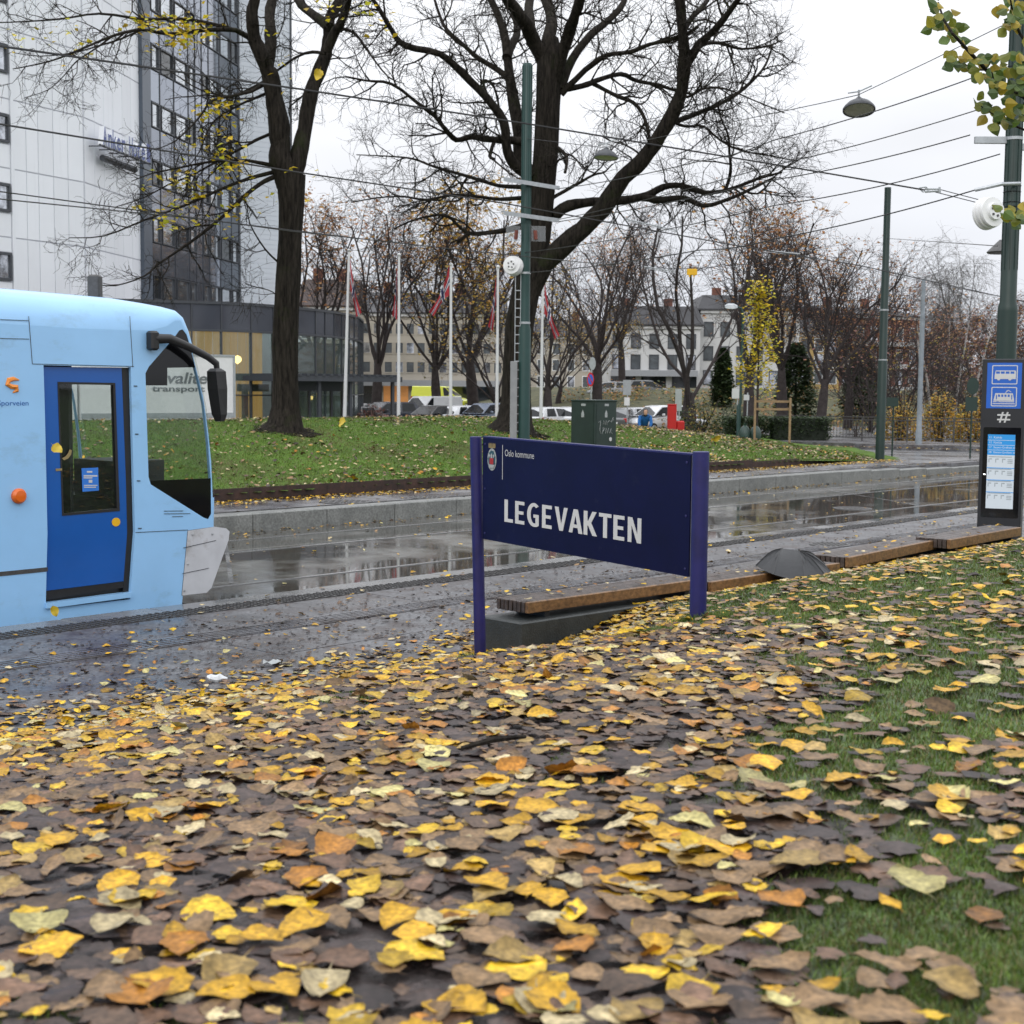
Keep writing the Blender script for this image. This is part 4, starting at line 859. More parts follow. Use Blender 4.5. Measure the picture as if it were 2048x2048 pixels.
# ================================================================== CABINET ON THE MOUND
cb = base_at(1186, 39.5, 0); cb.z = float(mound_h(np.array(cb.x), np.array(cb.y))) - .05; ct_ = py_z(803, 1186, 39.0)
cr = rad(-45); hh = ct_ - cb.z
cab = thing('utility_cabinet', 'dark green utility cabinet with scrawled graffiti on the grass mound', 'cabinet', cb)
b = B(); b.bbox(cb + Vector((0, 0, hh / 2)), (.86, .86, hh), .012, rad(45)); b.build('body', M['cabinet'], cab)
b = B(); b.bbox(cb + Vector((0, 0, hh + .02)), (.90, .90, .05), .012, rad(45)); b.build('lid', M['cabinet'], cab)
for sgn, nm in ((1, 'r'), (-1, 'l')):
    nn = Vector((sgn * .7071, -.7071, 0)); uu = Vector((.7071, sgn * .7071, 0)); f_ = (cb + nn * .432, uu, Vector((0, 0, 1)), nn)
    b = B(); b.prism(rect(-.38, .1, .38, hh - .06), [], (f_[0] + nn * .006, *f_[1:]), .006); d = b.build('door', M['cabinet'], cab)
    b = B(); b.prism([(-.05, hh - .42), (.05, hh - .42), (.05, hh - .32), (0, hh - .22), (-.05, hh - .32)], [], (f_[0] + nn * .009, *f_[1:]), .002); b.build('warning_sticker', M['crestgrey'], d); b = B(); b.prism(rect(-.06, hh - .12, .1, hh - .06), [], (f_[0] + nn * .009, *f_[1:]), .002); b.build('label_sticker', M['crestgrey'], d)
nn = Vector((.7071, -.7071, 0)); uu = Vector((.7071, .7071, 0)); f_ = (cb + nn * .445, uu, Vector((0, 0, 1)), nn)
def gp_(a, c): return f_[0] + uu * a + Vector((0, 0, hh + c))
b = B()
for st in (((-.30, -.55), (-.22, -.5), (-.25, -.75), (-.2, -.85)), ((-.12, -.60), (-.1, -.5), (-.04, -.62), (0, -.5), (.04, -.62)), ((.06, -.55), (.12, -.5), (.2, -.55), (.28, -.42), (.3, -.5)), ((-.14, -.85), (-.12, -.68), (-.05, -.70), (-.12, -.78)), ((-.02, -.85), (.0, -.7), (.05, -.84), (.1, -.7)), ((.14, -.84), (.2, -.72), (.24, -.78), (.16, -.78), (.26, -.86))):
    b.tube([gp_(*q) for q in st], .008, 4)
b.build('graffiti', M['crestgrey'], cab)
b = B(); b.lathe([(.055, 0), (.055, .004), (.001, .005)], 16, gp_(.18, -1.0), nn); b.build('round_sticker', M['signwhite'], cab)

# ================================================================== FLAGPOLES AND FLAGS
def flag_mesh(Lf, Hf, hang, sway, seed):
    """norwegian flag hanging in folds from its hoist: grid with the cross as faces of their own"""
    rr_ = random.Random(seed); us = [0, 2, 4, 6, 6.0001, 7, 9, 10, 12, 14, 16, 18, 20, 22]; us = [0, 3, 6, 7, 9, 10, 12, 14, 16, 18, 20, 22]; vs = [0, 2, 4, 6, 7, 9, 10, 12, 14, 16]
    b = B(); g = []
    for i, u in enumerate(us):
        row = []
        for v in vs:
            a, c = u / 22, v / 16
            g_ = 1 - .86 * min(1, a * 1.8) ** .6; x = sway * Lf * a * .52 + (c - .5) * .22 * a * (1 if sway > 0 else -1); y = .09 * math.sin(a * 9 + c * 5 + seed) * min(1, a * 3); z = -hang * Lf * a - Hf * (.35 + (.65 - c) * g_) + .35 * Hf * g_
            row.append(Vector((x, y, z)))
        g.append(row)
    for i in range(len(us) - 1):
        for j in range(len(vs) - 1):
            uc_, vc_ = (us[i] + us[i + 1]) / 2, (vs[j] + vs[j + 1]) / 2
            m = 0
            if 6 < uc_ < 10 or 6 < vc_ < 10: m = 1
            if 7 < uc_ < 9 or 7 < vc_ < 9: m = 2
            b.add([g[i][j], g[i + 1][j], g[i + 1][j + 1], g[i][j + 1]], [(0, 1, 2, 3)], m)
    return b
for i, (tx, ty, bx_, Z, ffl, fly, sway, lab, seed) in enumerate((
        (698, 504, 688, 64, 1, 538, .34, 'leftmost white flagpole, nearest the glass entrance', 1), (798, 513, 797, 65, 1, 545, -.10, 'second white flagpole from the left, in front of the white van', 2),
        (902, 532, 901, 66, 1, 551, -.72, 'middle white flagpole, its flag blown out to the left', 3), (996, 537, 993, 67, 1, 570, -.22, 'white flagpole just left of the fluted green pole', 4),
        (1086, 565, 1081, 68, 1, 588, .55, 'white flagpole showing right of the big bare tree trunk', 5))):
    p = base_at(bx_, Z, -.1); zt_ = P(tx, ty, Z).z; top = P(tx, ty, Z)
    f = thing('flagpole', lab, 'flagpole', p, 'white flagpoles behind the mound')
    b = B(); b.tube([p, Vector((top.x, Z, zt_))], [.085, .05], 14); b.build('mast', M['flagwhite'], f, smooth=True)
    b = B(); b.lathe([(.02, 0), (.085, .05), (.085, .1), (.001, .16)], 12, Vector((top.x, Z, zt_))); b.build('finial', M['flagwhite'], f, smooth=True)
    hz = P(tx, fly, Z).z; o = flag_mesh(2.1, 1.40, .72 if abs(sway) < .7 else .60, sway, seed); hx = p.x + (top.x - p.x) * (hz / zt_)
    o.v = [(v[0] + hx + (.075 if sway > 0 else -.075), v[1] + Z - .04, v[2] + hz) for v in o.v]
    fl = o.build('flag', [M['flagred'], M['flagcloth'], M['flagblue']], None, smooth=True)
    tag(fl, ('striped flag on the ' + lab.replace(', its flag blown out to the left', '').replace('showing ', '')), 'flag', 'norwegian flags hanging from the poles')

# ================================================================== WIRES AND STREET LAMPS
def wire(name, label, pts, r=.011, sag=0.0, cat='wire', group='overhead wires of the tramway'):
    W = [P(*p) for p in pts]; out_ = []
    for i in range(len(W) - 1):
        for k in range(12):
            q = k / 12; p = W[i].lerp(W[i + 1], q); p.z -= sag * 4 * q * (1 - q); out_.append(p)
    out_.append(W[-1]); b = B(); b.tube(out_, r, 5); o = b.build(name, M['black']); tag(o, label, cat, group); return o
wire('contact_wire', 'upper wire across the white tower, running on to the right-hand tension wheel', [(-60, 82, 15.0), (0, 92, 15.5), (600, 178, 19), (1046, 246, 21.7), (1640, 344, 23), (1850, 380, 23.2)], .013)
wire('contact_wire', 'middle wire crossing the white tower just under the rooftop letters', [(-60, 238, 19.5), (0, 248, 20.3), (600, 345, 25), (1000, 405, 29), (1456, 488, 34), (1720, 531, 38), (2060, 606, 44)], .014)
wire('span_wire', 'higher of two close wires low across the white tower', [(-60, 372, 23), (0, 383, 23.7), (580, 462, 28), (1000, 508, 33), (1230, 531, 37)], .011)
wire('span_wire', 'lower of two close wires low across the white tower', [(-60, 389, 23.5), (0, 398, 24), (400, 438, 28), (760, 482, 31), (1040, 512, 35.5)], .011)
wire('lamp_span_wire', 'thin span wire carrying the two bowl shaped street lamps', [(1054, 277, 35.4), (1205, 295, 37), (1212, 297, 36.8), (1640, 207, 28.6), (1716, 190, 28), (1860, 122, 25.6), (2003, 52, 23.5)], .008)
wire('span_wire', 'long wire passing just under the larger lamp to the leafy pole top', [(1112, 378, 36.5), (1400, 322, 29), (1548, 280, 27), (1955, 152, 23.5)], .010, .05)
wire('span_wire', 'third wire down on the right, meeting the pole behind the leaves', [(1112, 440, 36.5), (1548, 330, 27), (1985, 210, 23.5)], .009, .05)
wire('span_wire', 'wire running to the grey bracket of the large right pole', [(1112, 444, 36.5), (1548, 360, 27), (1940, 270, 23.4)], .010, .05)
wire('span_wire', 'wire meeting the large right pole just below its grey bracket', [(1050, 505, 35.5), (1548, 411, 27), (2000, 308, 23.5)], .010, .08)
wire('span_wire', 'lowest sloping wire, rising to the clamp above the right-hand white wheel', [(1060, 545, 35.5), (1400, 500, 29), (1548, 478, 27), (1950, 380, 23.45)], .011, .05)
wire('feeder_wire', 'thin nearly level wire from the bare green pole to the large right pole', [(1776, 477, 48), (1995, 492, 23.8)], .008)
wire('feeder_wire', 'thin wire hanging lower behind the bare green pole towards the grey pole', [(1560, 505, 50), (1765, 545, 55), (1853, 565, 60), (2050, 602, 64)], .010)
wire('feeder_wire', 'upper of the thin far wires between grey pole and right edge', [(1768, 625, 48), (1850, 640, 60), (2050, 650, 80)], .010)
tk = thing('turnbuckle', 'grey turnbuckle linking wire ends left of the white wheel', 'turnbuckle', P(1860, 379, 23.2))
b = B(); b.tube([P(1838, 376, 23.2), P(1852, 374, 23.2), P(1858, 380, 23.2), P(1846, 384, 23.2), P(1838, 376, 23.2)], .012, 6); b.build('eye', M['galv'], tk)
b = B(); b.tube([P(1850, 378, 23.2), P(1880, 378, 23.2)], .014, 6); b.tube([P(1850, 384, 23.2), P(1880, 382, 23.2)], .014, 6); b.tube([P(1879, 374, 23.2), P(1880, 386, 23.2)], .016, 6); b.build('fork', M['galv'], tk)
wire('tie_wire', 'upper tie between the turnbuckle and the white wheel', [(1880, 379, 23.2), (1975, 404, 23.3)], .007)
wire('tie_wire', 'lower tie between the turnbuckle and the white wheel', [(1870, 384, 23.2), (1965, 408, 23.3)], .007)
def bowl_lamp(c, r, label, axis=(0, 0, 1)):
    t = thing('street_lamp', label, 'street lamp', c, 'bowl lamps hung on the span wire')
    ax = axis; b = B(); b.lathe([(.02, .25), (.05, .22), (.08, .185), (r * .42, .16), (r * .72, .105), (r * .93, .035), (r, 0), (r, -.03), (r * .93, -.03), (r * .9, .0), (.001, .02)], 32, c, ax); b.build('shade', mat('lamp_shade_grey', (.05, .053, .06), .45, metal=.3, var=.1), t, smooth=True)
    b = B(); b.lathe([(r * .9, -.02), (r * .6, -.035), (.001, -.045)], 28, c, ax); b.build('diffuser', M['lampglass'], t, smooth=True)
    b = B(); b.tube([c + Vector(ax).normalized() * .22, c + Vector((0, .05, .36))], .02, 6); b.tube([c + Vector((-.2, .05, .30)), c + Vector((0, .05, .33)), c + Vector((.24, .05, .44))], .014, 6); b.build('hanger', M['galv'], t)
bowl_lamp(P(1718, 218, 28), .30, 'larger hanging bowl lamp against the open sky on the right', (.03, .30, 1))
bowl_lamp(P(1212, 314, 36.8), .30, 'smaller hanging bowl lamp in front of the big bare tree', (.05, .08, 1))
lc = P(2003, 504, 31); t = thing('street_lamp', 'hanging lamp half hidden behind the large right pole', 'street lamp', lc, 'bowl lamps hung on the span wire')
b = B(); b.lathe([(.05, .25), (.2, .1), (.3, 0), (.28, -.03), (.001, -.03)], 24, lc); b.build('shade', M['iron'], t, smooth=True)
# section insulators in the wires, and the yellow marker
for k, (a, c, lab) in enumerate((((1251, 438, 33), (1355, 461, 33), 'upper white insulator rod in the wires before the bare trees'), ((1288, 533, 38), (1350, 543, 38), 'lower grey insulator rod in the wires before the bare trees'), ((1525, 500, 37), (1600, 508, 37), 'right-hand white insulator rod near the leaning tree'))):
    b = B(); b.tube([P(*a), P(*c)], .014, 6); b.tube([P(a[0], a[1] + 3, a[2]), P(c[0], c[1] + 3, c[2])], .007, 5); tag(b.build('insulator_rod', M['galv']), lab, 'insulator')
ym = P(1384, 544, 38); b = B(); b.bbox(ym, (.26, .05, .16), .01); b.box(ym + Vector((-.06, 0, -.1)), (.03, .03, .06)); b.box(ym + Vector((.05, 0, -.1)), (.03, .03, .06)); tag(b.build('marker_plate', M['yellow']), 'small yellow marker plate hanging from the tram wires', 'marker')
wire('span_wire', 'thin wire holding the small yellow marker plate', [(1290, 536, 38), (1384, 537, 38), (1500, 528, 38)], .008)
# ================================================================== BUILDINGS
def ffr(a, c):                                                           # facade frame: origin, along, outward normal (facing the camera)
    u = (c - a); u.z = 0; L = u.length; u.normalize(); n = Vector((u.y, -u.x, 0)); return a, u, n, L
def fbox(b, fr_, u0, u1, z0, z1, d0, d1, mi=0):
    a, u, n, L = fr_; c = a + u * ((u0 + u1) / 2) + n * ((d0 + d1) / 2); c = Vector((c.x, c.y, (z0 + z1) / 2))
    m3 = Matrix((u, n, Vector((0, 0, 1)))).transposed(); b.box(c, (u1 - u0, d1 - d0, z1 - z0), mi=mi, mat3=m3)
def plan(px, Z): p = P(px, 300, Z); p.z = 0; return p
w0, c1, c2, c3, c4 = plan(0, 65.5), plan(167, 70.2), plan(281, 77.6), plan(480, 93), plan(582, 95)
wl = w0 - (c1 - w0).normalized() * 14
ht = thing('hotel_tower', 'white and slate tower block rising behind the tram on the left', 'building', w0)
TOP = 27.0
def wall_core(name, m, a, c, z0, z1, th=.6):
    b = B(); f_ = ffr(a, c); fbox(b, f_, 0, f_[3], z0, z1, -th, 0); return b.build(name, m, ht), f_
def window(f_, u0, u1, z0, z1, parent, frame_m, d=.05, pane_m=None, fw=.07):
    b = B(); fbox(b, f_, u0, u1, z0, z0 + fw, -.02, d); fbox(b, f_, u0, u1, z1 - fw, z1, -.02, d); fbox(b, f_, u0, u0 + fw, z0 + fw, z1 - fw, -.02, d); fbox(b, f_, u1 - fw, u1, z0 + fw, z1 - fw, -.02, d)
    w_ = b.build('window', frame_m, parent); b = B(); fbox(b, f_, u0 + fw, u1 - fw, z0 + fw, z1 - fw, -.015, .012); b.build('pane', pane_m or M['winglass'], w_); return w_
wallw, fA = wall_core('wall', M['panelgap'], wl, c1, -1, TOP)
LA = fA[3]; uw = (w0 - wl).length
pxs = [(29, 53), (53, 77), (77, 107), (107, 136), (136, 167)]
def u_of(px, f_):                                                        # where the sight line of a pixel meets a facade
    r = ray(px, 400); a, u, n, L = f_; d = Vector((r.x, r.y, 0)); k = a.dot(n) / d.dot(n); return (d * k - a).dot(u)
seams = [5.65 + 3 * k for k in range(8)]
for z in seams[:-1]:
    for x0, x1 in pxs:
        b = B(); fbox(b, fA, u_of(x0, fA) + .02, u_of(x1, fA) - .02, z + .03, z + 2.97, 0, .03); b.build('facade_panel', M['panelwhite'], ht)
    uwin = u_of(19, fA); 
    for k in range(3):
        u1 = uwin - k * 4.2; window(fA, u1 - 2.2, u1, z + 1.1, z + 2.32, ht, M['darkframe'], .10, M['treeglass'], .11)
        b = B(); fbox(b, fA, u1 + .06 - 4.2 + .0, u1 + .04, z + .03, z + 1.02, 0, .03); b.build('facade_panel', M['panelwhite'], ht)
        b = B(); fbox(b, fA, u1 + .06 - 4.2, u1 + .04, z + 2.36, z + 2.97, 0, .03); b.build('facade_panel', M['panelwhite'], ht)
        b = B(); fbox(b, fA, u1 - 4.1, u1 - 2.26, z + 1.05, z + 2.33, 0, .03); b.build('facade_panel', M['panelwhite'], ht)
b = B(); fbox(b, fA, u_of(22, fA), u_of(28, fA), 5, TOP, 0, .08); b.build('corner_strip', M['panelwhite'], ht)
_, fB = wall_core('wall', M['panelgap'], c1, c2, -1, TOP)
nb_ = 6
for z in seams[:-1]:
    for k in range(nb_):
        w_ = (fB[3] - .25) / nb_; b = B(); fbox(b, fB, .05 + k * w_ + .015, .05 + (k + 1) * w_ - .015, z + .03, z + 2.97, 0, .03); b.build('facade_panel', M['panelwhite'], ht)
_, fC = wall_core('wall', M['darkframe'], c2, c3, 5.9, TOP)
b = B(); fbox(b, fC, -.25, .85, 5.9, TOP, -.3, .25); b.build('corner_strip', M['darkpanel2'], ht)
cols = [(303, 318), (322, 346), (350, 375), (378, 390), (391, 403), (404, 416), (418, 437), (440, 460), (462, 474)]
isw = [1, 1, 1, 1, 0, 1, 1, 1, 1]
for r_ in range(7):
    z = 6.75 + 3 * r_
    for k, (x0, x1) in enumerate(cols):
        u0, u1 = u_of(x0, fC), u_of(x1, fC); gl = M['darkpanel2'] if (k >= 7) else M['darkpanel']
        b = B(); fbox(b, fC, u0 - .10, u1 + .10, z + 1.36, z + 2.94, 0, .04); b.build('spandrel_panel', gl, ht)
        off = .55 if k in (3, 5) else 0
        if isw[k]: window(fC, u0, u1, z - .0, z + 1.31 , ht, M['darkframe'], .10, M['winglass'] if (k * 7 + r_ * 5) % 9 < 2 else M['skyglass'], .06)
        else:
            b = B(); fbox(b, fC, u0 - .10, u1 + .10, z - .02, z + 1.31, 0, .04); b.build('spandrel_panel', gl, ht)
b = B()
for x in (300, 320, 348, 376.5, 390.5, 403.5, 417, 438.5, 461, 476): u0 = u_of(x, fC); fbox(b, fC, u0 - .03, u0 + .03, 5.9, TOP, 0, .075)
b.build('mullions', M['darkframe'], ht)
_, fD = wall_core('wall', M['panellight'], c3, c4, -1, TOP, 6)
b = B(); zz = 6.0
while zz < TOP: fbox(b, fD, .02, fD[3] - .02, zz, zz + .27, 0, .02 ); zz += .30
cl = b.build('cladding_boards', M['panellight'], ht); cl['kind'] = 'stuff'
b = B(); fbox(b, fD, fD[3] - .08, fD[3] + .05, 5, TOP, -.1, .06); b.build('corner_strip', M['darkframe'], ht)
# rooftop style letters on brackets across the white wall (seen nearly edge on)
ls = thing('letter_sign', 'slanting row of blue edged white letters on a bracket across the white wall', 'sign', P(180, 285, 73))
p0, p1 = P(178, 287, 70.8), P(272, 325, 76.2); p1.z = p0.z - .15; d = (p1 - p0); d.z = 0; LL = d.length; d.normalize(); n2 = Vector((d.y, -d.x, 0))
lf = (p0 + n2 * .8, d, Vector((0, 0, 1)), n2)
for k in range(10):
    b = B(); text_mesh(b, 'Anker Hotel'.replace(' ', '')[k], (lf[0] - n2 * .22, lf[1], lf[2], lf[3]), (k + (k > 4) * .8) * LL / 10.8, -.05, 1.25, width=LL / 12, bold=.02, thick=.13)
    pass
    b.build('letter', [mat('letter_blue', (.09, .12, .30), .5, var=.05), M['panelwhite']] if k == 0 else [bpy.data.materials['letter_blue'], M['panelwhite']], ls)
b = B(); b.tube([lf[0] - n2 * .12 + d * -.3 + Vector((0, 0, -.12)), lf[0] - n2 * .12 + d * (LL + .2) + Vector((0, 0, -.12))], .06, 6)
for k in range(6): q = lf[0] + d * (k * LL / 5) + Vector((0, 0, -.12)); b.tube([q - n2 * .8, q], .03, 5)
b.tube([lf[0] - n2 * .5 + d * .8 + Vector((0, 0, -.55)), lf[0] - n2 * .5 + d * (LL * .85) + Vector((0, 0, -.55))], .16, 8); b.build('bracket', M['darkframe'], ls)

# glazed podium with rounded end
pp = [plan(x, Z) for x, Z in ((180, 66), (380, 67.5), (440, 68), (500, 69), (545, 70.2), (590, 71.8), (630, 73.5), (668, 75.6), (698, 78.2), (718, 81.5), (726, 86), (718, 92))]
po = thing('podium', 'curved dark glazed podium building with a lit golden interior below the tower', 'building', pp[3])
b = B(); b.loft([[p + Vector((0, 0, z)) for p in pp] + [plan(300, 93) + Vector((0, 0, z)), plan(180, 90) + Vector((0, 0, z))] for z in (5.95, 6.05)], True); b.build('roof', M['roofdark'], po)
b = B(); b.loft([[p + Vector((0, 0, z)) for p in pp] + [plan(300, 93) + Vector((0, 0, z)), plan(180, 90) + Vector((0, 0, z))] for z in (-.5, -.25)], True); b.build('floor', M['joint'], po)
PZ = -.3
for i in range(len(pp) - 1):
    f_ = ffr(pp[i], pp[i + 1]); n_ = max(1, round(f_[3] / 1.35)); w_ = f_[3] / n_
    mull = B(); fbox(mull, f_, 0, f_[3], 5.92, 6.02, -.15, .06); fbox(mull, f_, 0, f_[3], 4.68, 4.78, -.15, .05); fbox(mull, f_, 0, f_[3], 1.75, 1.81, -.1, .04); fbox(mull, f_, 0, f_[3], -.3, -.15, -.1, .05)
    for k in range(n_):
        b = B(); fbox(b, f_, k * w_ + .04, (k + 1) * w_ - .04, 4.78, 5.92, -.1, .0); b.build('band_panel', M['slate'], po)
        for z0, z1 in ((-.15, 1.75), (1.81, 4.68)):
            b = B(); fbox(b, f_, k * w_ + .03, (k + 1) * w_ - .03, z0, z1, -.03, -.01); b.build('glass_panel', M['podglass'], po)
        fbox(mull, f_, k * w_ - .03, k * w_ + .03, -.3, 5.95, -.12, .04)
    mull.build('mullions', M['darkframe'], po)
b = B(); f_ = ffr(plan(200, 75), plan(535, 77)); 
for k in range(int(f_[3] / .42)): fbox(b, f_, k * .42, k * .42 + .40, -.25, 5.7, (k % 3) * .07, .08 + (k % 3) * .07)
b.build('interior_wall', M['glow_wood'], po)
b = B(); f_ = ffr(plan(545, 79), plan(700, 84)); fbox(b, f_, 0, f_[3], -.25, 4.6, 0, .1); b.build('interior_wall', M['concrete_dark'], po)
b = B(); f_ = ffr(plan(470, 70.6), plan(530, 72)); fbox(b, f_, 0, f_[3], 1.95, 2.3, 0, .2); fbox(b, f_, .3, .55, -.2, 2, 0, .2); b.build('gallery', M['stake'], po)
for px, py, Z in ((475, 719, 70), (630, 790, 75), (622, 795, 75.5)):
    c = P(px, py, Z); b = B(); b.lathe([(.001, -.22 if px < 500 else -.12), (.16 if px < 500 else .09, -.1), (.2 if px < 500 else .11, 0), (.16 if px < 500 else .09, .12), (.001, .2 if px < 500 else .1)], 14, c); b.build('lamp_globe', M['glow'], po, smooth=True)
# entrance canopy and doors
ca_ = plan(592, 66); cb_ = plan(806, 70); f_ = ffr(ca_, cb_)
cn = thing('entrance_canopy', 'flat dark canopy on slim posts over the hotel entrance', 'canopy', ca_)
zc0 = py_z(757, 650, 66)
b = B(); fbox(b, f_, -.3, f_[3], zc0 - .12, zc0 + .12, -6, .0); b.build('roof', M['darkframe'], cn)
b = B()
for k in range(14): fbox(b, f_, .1 + k * f_[3] / 14, .25 + k * f_[3] / 14, zc0 + .12, zc0 + .22, -6, .05)
b.build('roof_ribs', M['darkframe'], cn)
for u in (1.35, f_[3] * .52, f_[3] - .4):
    b = B(); fbox(b, f_, u, u + .14, -.6, zc0 - .12, -.4, -.26); b.build('post', M['darkframe'], cn)
en = thing('entrance_doors', 'dark framed glass entrance doors under the flat canopy', 'door', plan(620, 69)); f_ = ffr(plan(594, 69), plan(684, 70))
b = B(); fbox(b, f_, 0, f_[3], 2.0, 2.6, -.1, .1)
for k in range(5): fbox(b, f_, k * f_[3] / 4 - .05, k * f_[3] / 4 + .05, -.5, 2.0, -.1, .1)
b.build('frame', M['darkframe'], en)
for k in range(4):
    b = B(); fbox(b, f_, k * f_[3] / 4 + .05, (k + 1) * f_[3] / 4 - .05, -.5, 2.0, -.02, .02); b.build('pane', M['podglass'], en)

def house(name, label, pl, pr, Z, z0, ztop, wall, roof, rows, ncol, roofh=2.2, depth=10, wh=1.5, ww=1.0, z1=None, frame='white', shop=None, band=None, cat='building', skew=0.0, mans=False):
    a, c = plan(pl, Z), plan(pr, Z + skew); f_ = ffr(a, c); t = thing(name, label, cat, Vector((a.x, a.y, z0)))
    L = f_[3]; b = B(); fbox(b, f_, 0, L, z0 - 1.5, ztop, -depth, 0); b.build('wall', wall, t)
    b = B(); ov = .35
    def q(u, d, z): p = a + f_[1] * u + f_[2] * d; return Vector((p.x, p.y, z))
    if mans: b.loft([[q(-ov, ov, ztop), q(L + ov, ov, ztop), q(L + ov, -depth - ov, ztop), q(-ov, -depth - ov, ztop)], [q(-ov, ov, ztop + .15), q(L + ov, ov, ztop + .15), q(L + ov, -depth - ov, ztop + .15), q(-ov, -depth - ov, ztop + .15)], [q(.3, -.9, ztop + roofh), q(L - .3, -.9, ztop + roofh), q(L - .3, -depth + .9, ztop + roofh), q(.3, -depth + .9, ztop + roofh)]])
    else: b.loft([[q(-ov, ov, ztop), q(L + ov, ov, ztop), q(L + ov, -depth - ov, ztop), q(-ov, -depth - ov, ztop)], [q(-ov, ov, ztop + .12), q(L + ov, ov, ztop + .12), q(L + ov, -depth - ov, ztop + .12), q(-ov, -depth - ov, ztop + .12)], [q(-ov, -depth / 2, ztop + roofh), q(L + ov, -depth / 2, ztop + roofh), q(L + ov, -depth / 2 - .1, ztop + roofh), q(-ov, -depth / 2 - .1, ztop + roofh)]])
    rf = b.build('roof', roof, t)
    for k in (.22, .7): b = B(); p = q(L * k, -depth / 2, 0); b.box((p.x, p.y, ztop + roofh + .2), (.9, .7, 1.6)); b.build('chimney', M['brickred'], rf)
    zlo = z1 if z1 is not None else z0 + 1.0; pitch = (ztop - .5 - zlo) / rows
    for r_ in range(rows):
        for k in range(ncol):
            u = L * (k + .5) / ncol; zb_ = zlo + r_ * pitch + .3
            w_ = window(f_, u - ww / 2, u + ww / 2, zb_, zb_ + wh, t, M[frame], .06, M['farglass'] if (k * 3 + r_) % 4 else M['treeglass'], .09)
        if band: b = B(); fbox(b, f_, .2, L - .2, zlo + r_ * pitch - .35, zlo + r_ * pitch + .15, 0, .9); b.build('balcony', M[band], t)
    b = B(); fbox(b, f_, -.05, L + .05, ztop - .3, ztop - .02, 0, .2); b.build('cornice', M['palewall'], t)
    if shop:
        b = B(); fbox(b, f_, .3, L - .3, z0 + 2.3, z0 + 2.9, 0, 1.1); b.build('awning', M['awning'], t)
        n_ = max(3, int(L / 3))
        for k in range(n_):
            b = B(); fbox(b, f_, L * k / n_ + .3, L * (k + 1) / n_ - .3, z0 + .3, z0 + 2.3, 0, .05); b.build('shop_window', shop if k % 4 == 1 else M['winglass'], t)
    return t
M['shopglow'] = mat('shop_window_lit', (.5, .22, .07), .3, emit=.35, var=.4, scale=.6)
house('apartment_house', 'cream apartment house with shops, seen between the left trees and flagpoles', 700, 1010, 150, .0, 9.6, M['cream'], M['roofdark'], 3, 14, 2.4, z1=3.3, ww=.9, wh=1.2, shop=M['shopglow'], frame='cream')
house('town_house', 'building with a broad dark brown roof above the glazed podium', 598, 705, 135, -.3, 9.4, M['cream'], mat('brown_roof', (.05, .035, .032), .8, var=.2), 3, 4, 2.8)
house('town_house', 'low white house with grey awnings and a dark mansard roof', 1222, 1408, 150, 1.2, 8.6, M['palewall'], M['roofdark'], 2, 5, 2.0, z1=3.9, shop=M['winglass'], frame='darkframe', mans=True)
house('town_house', 'tall white house with a dark roof between bare park trees', 1408, 1608, 152, 1.4, 10.3, M['palewall'], M['roofdark'], 3, 6, 1.6, z1=2.4, frame='darkframe', mans=True)
house('town_house', 'ochre yellow house just right of the tall white house', 1606, 1690, 158, 1.6, 8.2, M['yellowwall'], M['roofdark'], 3, 3, 2.0)
house('apartment_block', 'red brick apartment block with white balcony bands on the right', 1690, 1850, 160, 1.6, 10.4, M['brickred'], M['roofdark'], 3, 6, 1.2, band='palewall', skew=6)
house('apartment_house', 'greyish house far behind the middle trees', 1010, 1224, 190, 1.0, 8.8, M['cream'], M['roofdark'], 3, 7, 2.4)

